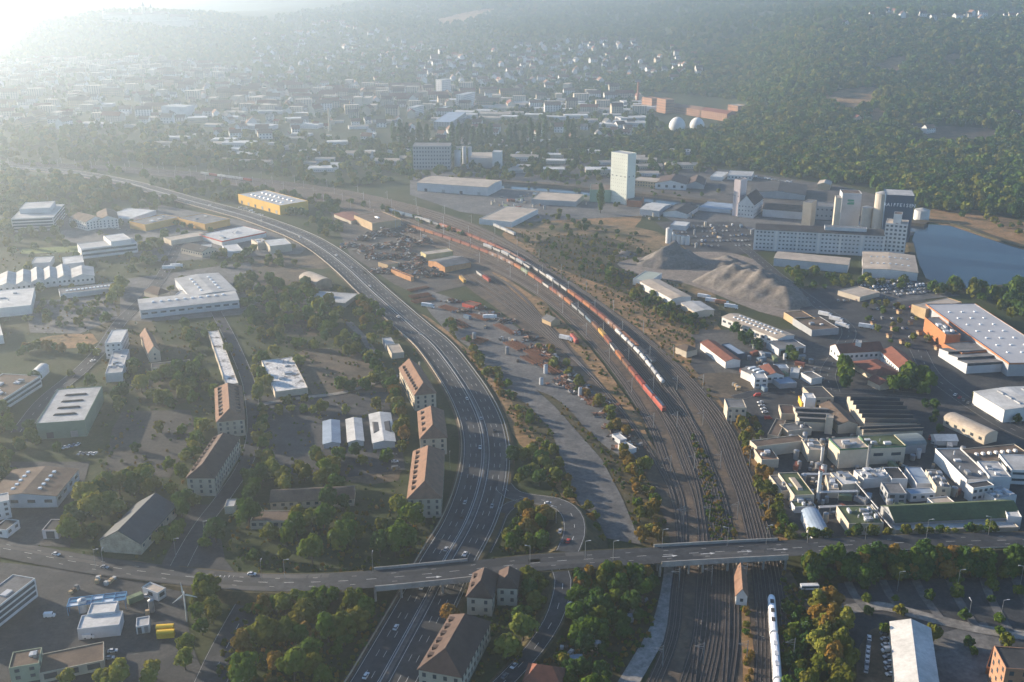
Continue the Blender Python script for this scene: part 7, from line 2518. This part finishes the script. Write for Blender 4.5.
cluster('in the trees left of the sage green hall', [(-10, 415), (32, 412), (36, 445), (18, 485), (-10, 490)], 22, (2.4, 4.0), MIXG, 36)
cluster('in the row below the orange patch', [(20, 352), (60, 350), (112, 356)], 18, (2.0, 3.2), MIXO, 37, True, 8)
cluster('beside the garden lot', [(104, 288), (126, 284), (126, 306), (106, 308)], 8, (3.0, 4.6), [('lime', 3), ('olive', 1)], 38)
cluster('in rows on the garden lot', [(30, 304), (110, 300), (112, 318), (70, 332), (30, 332)], 34, (1.2, 2.2), MIXG, 39)
cluster('behind the motorway bend barrier', [(310, 244), (330, 262), (360, 285), (380, 300)], 20, (1.2, 2.4), MIXA, 40, True, 6)
cluster('beside the retail street', [(140, 244), (160, 240), (164, 262), (146, 268)], 14, (2.0, 3.4), MIXG + [('lime', 2)], 41)
cluster('below the red fascia dealership', [(205, 252), (255, 250), (300, 262), (290, 268), (215, 262)], 26, (1.6, 3.0), MIXG, 42)
cluster('between the hazy offices', [(-10, 222), (60, 232), (66, 244), (-10, 248)], 26, (2.4, 4.0), MIXG, 43)
cluster('around the terraced glass office', [(-10, 190), (60, 190), (110, 195), (112, 206), (70, 210), (60, 198), (-10, 216)], 60, (3.0, 5.0), MIXG, 44)
cluster('in the hazy wood by the far motorway', [(-10, 172), (60, 178), (120, 188), (175, 205), (160, 210), (100, 200), (-10, 190)], 70, (3.0, 5.0), MIXG, 45)
cluster('between far motorway and railway', [(160, 180), (235, 186), (340, 205), (345, 212), (310, 225), (255, 205), (180, 195)], 80, (2.4, 4.4), MIXG, 46)
cluster('beside the scrap yard entrance', [(300, 215), (335, 218), (345, 235), (330, 240), (305, 228)], 16, (2.2, 3.6), MIXG, 47)
cluster('in the scrub beside the main line', [(520, 238), (560, 244), (600, 242), (645, 256), (635, 268), (590, 274), (545, 262)], 40, (1.3, 2.6), MIXG, 48)
cluster('in the scrub below the curved white hall', [(600, 264), (640, 288), (668, 305), (705, 322), (695, 332), (650, 312), (610, 285)], 60, (1.3, 2.8), MIXG + [('autumn', 2)], 49)
cluster('between harbour hall and heaps', [(520, 212), (560, 214), (600, 225), (640, 236), (620, 243), (570, 238), (520, 228)], 44, (1.3, 2.6), MIXG, 50)
cluster('in the bushes below the pointed end hall', [(780, 268), (830, 276), (880, 282), (916, 278), (905, 290), (850, 288), (800, 290)], 50, (1.6, 3.2), MIXG + [('lime', 1)], 51)
cluster('on the near shore of the basin', [(925, 288), (975, 290), (1060, 288), (1060, 335), (1005, 318), (990, 305), (940, 296)], 44, (2.6, 4.8), MIXG + [('lime', 3)], 52)
cluster('on the far shore of the basin', [(930, 214), (985, 216), (1060, 234), (1060, 250), (1024, 244), (985, 234), (950, 224)], 16, (1.4, 3.2), MIXG, 69)
cluster('around the inn by the works street', [(838, 372), (850, 366), (856, 392), (842, 394)], 5, (3.4, 4.6), [('green', 2), ('dark', 1)], 53)
cluster('at the street corner beside the inn wing', [(885, 392), (905, 374), (932, 378), (936, 392), (905, 398)], 12, (3.0, 4.6), [('green', 3), ('dark', 2), ('autumn', 1)], 54)
cluster('on the green beside the trade estate', [(784, 345), (795, 350), (798, 362), (784, 362)], 6, (2.2, 3.4), MIXD, 55)
cluster('along the dotted hall front', [(725, 330), (745, 337), (770, 352), (772, 360), (745, 350)], 9, (1.8, 3.0), MIXD, 56)
cluster('in the store car park', [(850, 305), (900, 300), (945, 345), (915, 355), (870, 335)], 20, (1.4, 2.2), MIXO, 57)
cluster('beside the lot trees of the right edge', [(948, 383), (962, 392), (1010, 416), (1040, 412), (1040, 440), (1012, 430)], 10, (1.8, 3.2), MIXG, 58)
cluster('scattered in the factory street', [(928, 402), (934, 425), (940, 440)], 6, (1.6, 2.6), MIXD, 59, True, 5)
cluster('around the beige cube', [(742, 418), (756, 425), (760, 440)], 6, (1.4, 2.4), MIXO, 60, True, 4)
spots('standing as a lone poplar by the silo tower', [(600.5, 214)], (5.8, 5.9), 'dark', 61, True)
spots('of the poplar row behind the harbour', [(394, 148), (401, 149), (407, 149), (413, 150), (420, 150), (427, 150), (452, 147), (459, 148), (466, 148), (473, 147), (480, 148), (487, 148), (491, 147), (510, 146), (516, 146), (524, 147), (531, 146), (538, 147), (545, 146), (567, 143), (573, 144), (647, 137), (652, 137)], (6.0, 8.0), 'dark', 62, True)
cluster('scattered between the left halls', [(-10, 250), (180, 262), (250, 300), (262, 480), (170, 500), (-10, 460)], 64, (1.9, 3.4), MIXG + [('lime', 2)], 63)
cluster('scattered over the campus', [(255, 262), (330, 275), (400, 330), (400, 480), (262, 480)], 34, (1.9, 3.4), MIXG + [('lime', 2)], 64)
cluster('between the retail halls', [(60, 212), (200, 225), (300, 250), (250, 270), (120, 262), (0, 255)], 70, (1.8, 3.2), MIXG, 65)
cluster('along the railway behind the scrap yard', [(300, 196), (360, 206), (420, 222), (480, 240)], 26, (1.4, 2.6), MIXG, 66, True, 10)
# the far masses
cluster('far', [(500, 168), (640, 172), (720, 178), (730, 200), (690, 216), (560, 206), (500, 196)], 70, (1.2, 2.8), MIXG, 84, fast=True)
cluster('far', [(430, 100), (640, 100), (660, 122), (640, 136), (430, 132)], 420, (2.6, 4.6), MIXG, 85, fast=True)
cluster('far', [(140, 150), (400, 150), (640, 150), (720, 172), (600, 182), (400, 182), (330, 188), (240, 172), (140, 166)], 700, (2.6, 5.0), MIXG, 81, fast=True)
cluster('far', [(-10, 160), (120, 170), (240, 200), (150, 215), (-10, 240)], 260, (2.6, 4.8), MIXG, 83, fast=True)
cluster('far', [(-10, 128), (120, 126), (260, 132), (400, 148), (410, 160), (300, 168), (140, 165), (-10, 158)], 620, (3.2, 5.5), MIXG, 70, fast=True)
cluster('far', [(400, 140), (520, 140), (640, 138), (690, 142), (690, 158), (560, 156), (400, 158)], 420, (3.0, 5.0), MIXD, 71, fast=True)
cluster('far', [(590, 135), (700, 132), (760, 130), (760, 172), (700, 168), (640, 150)], 330, (3.5, 5.5), MIXG, 72, fast=True)
WOOD = [(692, 150), (760, 172), (800, 180), (860, 186), (905, 206), (960, 214), (1060, 222), (1060, 16), (960, 23), (860, 20), (760, 38), (700, 62), (660, 78), (700, 92), (752, 102), (748, 128)]
cluster('wood', WOOD, 9500, (3.4, 7.2), [('green', 5), ('dark', 2), ('olive', 4), ('lime', 1)], 73, fast=True)
cluster('wood', [(655, 124), (690, 136), (735, 120), (750, 104), (764, 130), (745, 152), (690, 152)], 330, (3.2, 6.5), MIXG, 79, fast=True)
cluster('wood', [(590, 78), (655, 76), (700, 84), (760, 96), (750, 103), (700, 96), (640, 92)], 900, (3.2, 6.5), MIXG, 80, fast=True)
cluster('far', [(250, 30), (340, 18), (520, 30), (650, 30), (720, 60), (690, 90), (600, 95), (440, 92), (260, 84)], 4200, (3.2, 5.2), MIXG, 74, fast=True)
cluster('far', [(560, 78), (640, 86), (660, 92), (648, 108), (600, 104), (540, 96)], 340, (3.5, 5.5), MIXD, 75, fast=True)
cluster('far', [(-10, 60), (200, 58), (430, 85), (640, 95), (640, 120), (400, 126), (-10, 130)], 1300, (3.0, 5.0), MIXG, 76, fast=True)
cluster('far', [(260, 20), (420, -6), (620, -10), (1060, -12), (1060, 12), (860, 20), (790, 40), (710, 66), (640, 42), (560, 38), (420, 30)], 10500, (5.0, 8.0), MIXD, 77, fast=True, check=False)
cluster('far', [(0, 62), (40, 24), (100, 12), (150, 10), (220, 14), (300, 28), (250, 62)], 2600, (4.0, 6.5), MIXG, 78, fast=True, check=False)

WEED = [('olive', 4), ('green', 3), ('autumn', 3), ('dark', 2)]
for k, (poly, n) in enumerate([([(0, 480), (60, 480), (200, 480), (250, 600), (180, 600), (90, 560), (0, 545)], 260), ([(230, 500), (440, 500), (430, 570), (230, 580)], 500), ([(230, 600), (400, 595), (350, 700), (215, 700)], 600), ([(480, 585), (660, 570), (650, 640), (600, 700), (470, 700)], 900),
                             ([(780, 560), (1050, 550), (1050, 572), (830, 580), (840, 700), (780, 700)], 700), ([(100, 330), (260, 320), (260, 480), (100, 480)], 500), ([(255, 270), (420, 320), (410, 500), (250, 480)], 700), ([(440, 320), (560, 340), (660, 470), (680, 545), (580, 545), (500, 400)], 1100),
                             ([(505, 230), (640, 240), (730, 340), (790, 545), (765, 545), (740, 430), (640, 330), (540, 265)], 1400), ([(690, 432), (706, 455), (740, 545), (712, 545), (700, 480)], 260), ([(535, 298), (565, 325), (650, 425), (600, 392), (530, 312)], 260), ([(490, 500), (560, 495), (560, 560), (490, 560)], 220), ([(0, 250), (250, 250), (250, 340), (0, 340)], 500), ([(640, 255), (720, 325), (690, 345), (600, 290)], 400)]):
    cluster('far', poly, n, (.35, 1.0), WEED, 400 + k, fast=True)


def plant():
    A = ALL
    xyz = np.array([a[:3] for a in A])
    rad = np.array([a[3] for a in A])
    px, py = project(xyz[:, 0], xyz[:, 1], xyz[:, 2])
    keep = (px > -25) & (px < 1050) & (py > -8) & (py < 705)
    for c in CLEAR:
        keep &= ~in_poly(px, py, c)
    weeds = rad < 1.05
    for c in PAVED:
        keep &= ~(weeds & in_poly(px, py, c))
    if TOWN:
        t = np.array(TOWN)
        far = np.nonzero(keep & (xyz[:, 1] > 1500))[0]
        for i in range(0, len(t)):
            d = (xyz[far, 0] - t[i, 0]) ** 2 + ((xyz[far, 1] - t[i, 1] + 6) * .6) ** 2
            keep[far[d < 11 ** 2]] = False
    app = rad / np.hypot(xyz[:, 1], xyz[:, 0])
    order = [i for i in np.argsort(-app) if keep[i]]
    nt = ns = 0
    single, rest = [], []
    for i in order:
        far = A[i][5] in ('far', 'wood')
        small = A[i][3] < 1.9
        if A[i][6] or (not far and not small and nt < 300):
            single.append(i)
            nt += 1
        elif not far and small and ns < 300:
            single.append(i)
            ns += 1
        else:
            rest.append(i)
    groups = {}
    for i in single:
        groups.setdefault((A[i][5], A[i][3] < 1.9), []).append(i)
    for (desc, small), ids in groups.items():
        ids.sort(key=lambda i: px[i])
        for n, i in enumerate(ids):
            x, y, z, R, k, _, tall = A[i]
            r = random.Random(int(i))
            root = empty('poplar_tree' if tall else ('shrub' if small else 'broadleaf_tree'), (x, y, z), r.uniform(0, 6.28))
            s = R * r.uniform(.92, 1.12)
            root.scale = (R, s, R * r.uniform(.9, 1.2) * (.8 if small else 1))
            link('crown', HIT if tall else HI[k][i % 3], root)
            link('trunk', TRT if tall else TR, root)
            w = WORD['poplar' if tall else k]
            tag(root, '%s %s, %s from the left %s' % (w, 'poplar' if tall else ('shrub' if small else 'tree'), ordinal(n + 1), desc), 'poplar' if tall else ('shrub' if small else 'tree'), ('poplars' if tall else 'shrubs' if small else 'trees') + ' ' + desc)
    # everything beyond the largest few hundred: one wooded mass
    pc = bpy.data.collections.new('woodland_models')
    protos = []
    for i, k in enumerate(KINDS):
        for j in range(2):
            me = crown_mesh('far_crown_%d%d' % (i, j), LEAF[k], 300 + 11 * i + 5 * j, 9, 26, (.2, .34))
            o = bpy.data.objects.new('woodland_model_%d%d' % (i, j), me)
            pc.objects.link(o)
    for part, sel in (('woodland', [i for i in rest if A[i][5] == 'wood']), ('distant_trees', [i for i in rest if A[i][5] != 'wood'])):
        me = bpy.data.meshes.new(part)
        me.from_pydata([tuple(xyz[i] - np.array([0, 0, rad[i] * .35])) for i in sel], [], [])
        r = np.random.default_rng(5)
        n = len(sel)
        at = me.attributes.new('scl', 'FLOAT_VECTOR', 'POINT')
        R = rad[sel]
        at.data.foreach_set('vector', np.stack([R, R * r.uniform(.9, 1.1, n), R * r.uniform(.85, 1.25, n)], 1).astype(np.float32).ravel())
        at = me.attributes.new('rot', 'FLOAT_VECTOR', 'POINT')
        at.data.foreach_set('vector', np.stack([0 * R, 0 * R, r.uniform(0, 6.28, n)], 1).astype(np.float32).ravel())
        at = me.attributes.new('idx', 'INT', 'POINT')
        at.data.foreach_set('value', np.array([KINDS.index(A[i][4]) * 2 + (i % 2) for i in sel], np.int32))
        o = link(part, me)
        ng = bpy.data.node_groups.new(part + '_nodes', 'GeometryNodeTree')
        ng.interface.new_socket('Geometry', in_out='INPUT', socket_type='NodeSocketGeometry')
        ng.interface.new_socket('Geometry', in_out='OUTPUT', socket_type='NodeSocketGeometry')
        gi, go = ng.nodes.new('NodeGroupInput'), ng.nodes.new('NodeGroupOutput')
        ip = ng.nodes.new('GeometryNodeInstanceOnPoints')
        ci = ng.nodes.new('GeometryNodeCollectionInfo')
        ci.inputs['Collection'].default_value = pc
        ci.inputs['Separate Children'].default_value = True
        ci.inputs['Reset Children'].default_value = True

        def named(nm, tp):
            nd = ng.nodes.new('GeometryNodeInputNamedAttribute')
            nd.data_type = tp
            nd.inputs[0].default_value = nm
            return nd.outputs[0]
        e2r = ng.nodes.new('FunctionNodeEulerToRotation')
        L = ng.links.new
        L(gi.outputs[0], ip.inputs['Points'])
        L(ci.outputs[0], ip.inputs['Instance'])
        ip.inputs['Pick Instance'].default_value = True
        L(named('idx', 'INT'), ip.inputs['Instance Index'])
        L(named('rot', 'FLOAT_VECTOR'), e2r.inputs[0])
        L(e2r.outputs[0], ip.inputs['Rotation'])
        L(named('scl', 'FLOAT_VECTOR'), ip.inputs['Scale'])
        L(ip.outputs[0], go.inputs[0])
        md = o.modifiers.new('scatter', 'NODES')
        md.node_group = ng
        tag(o, 'dense green wood covering the hill on the right' if part == 'woodland' else 'distant trees and bushes between the houses and fields', 'wood' if part == 'woodland' else 'trees', None, 'stuff')


plant()
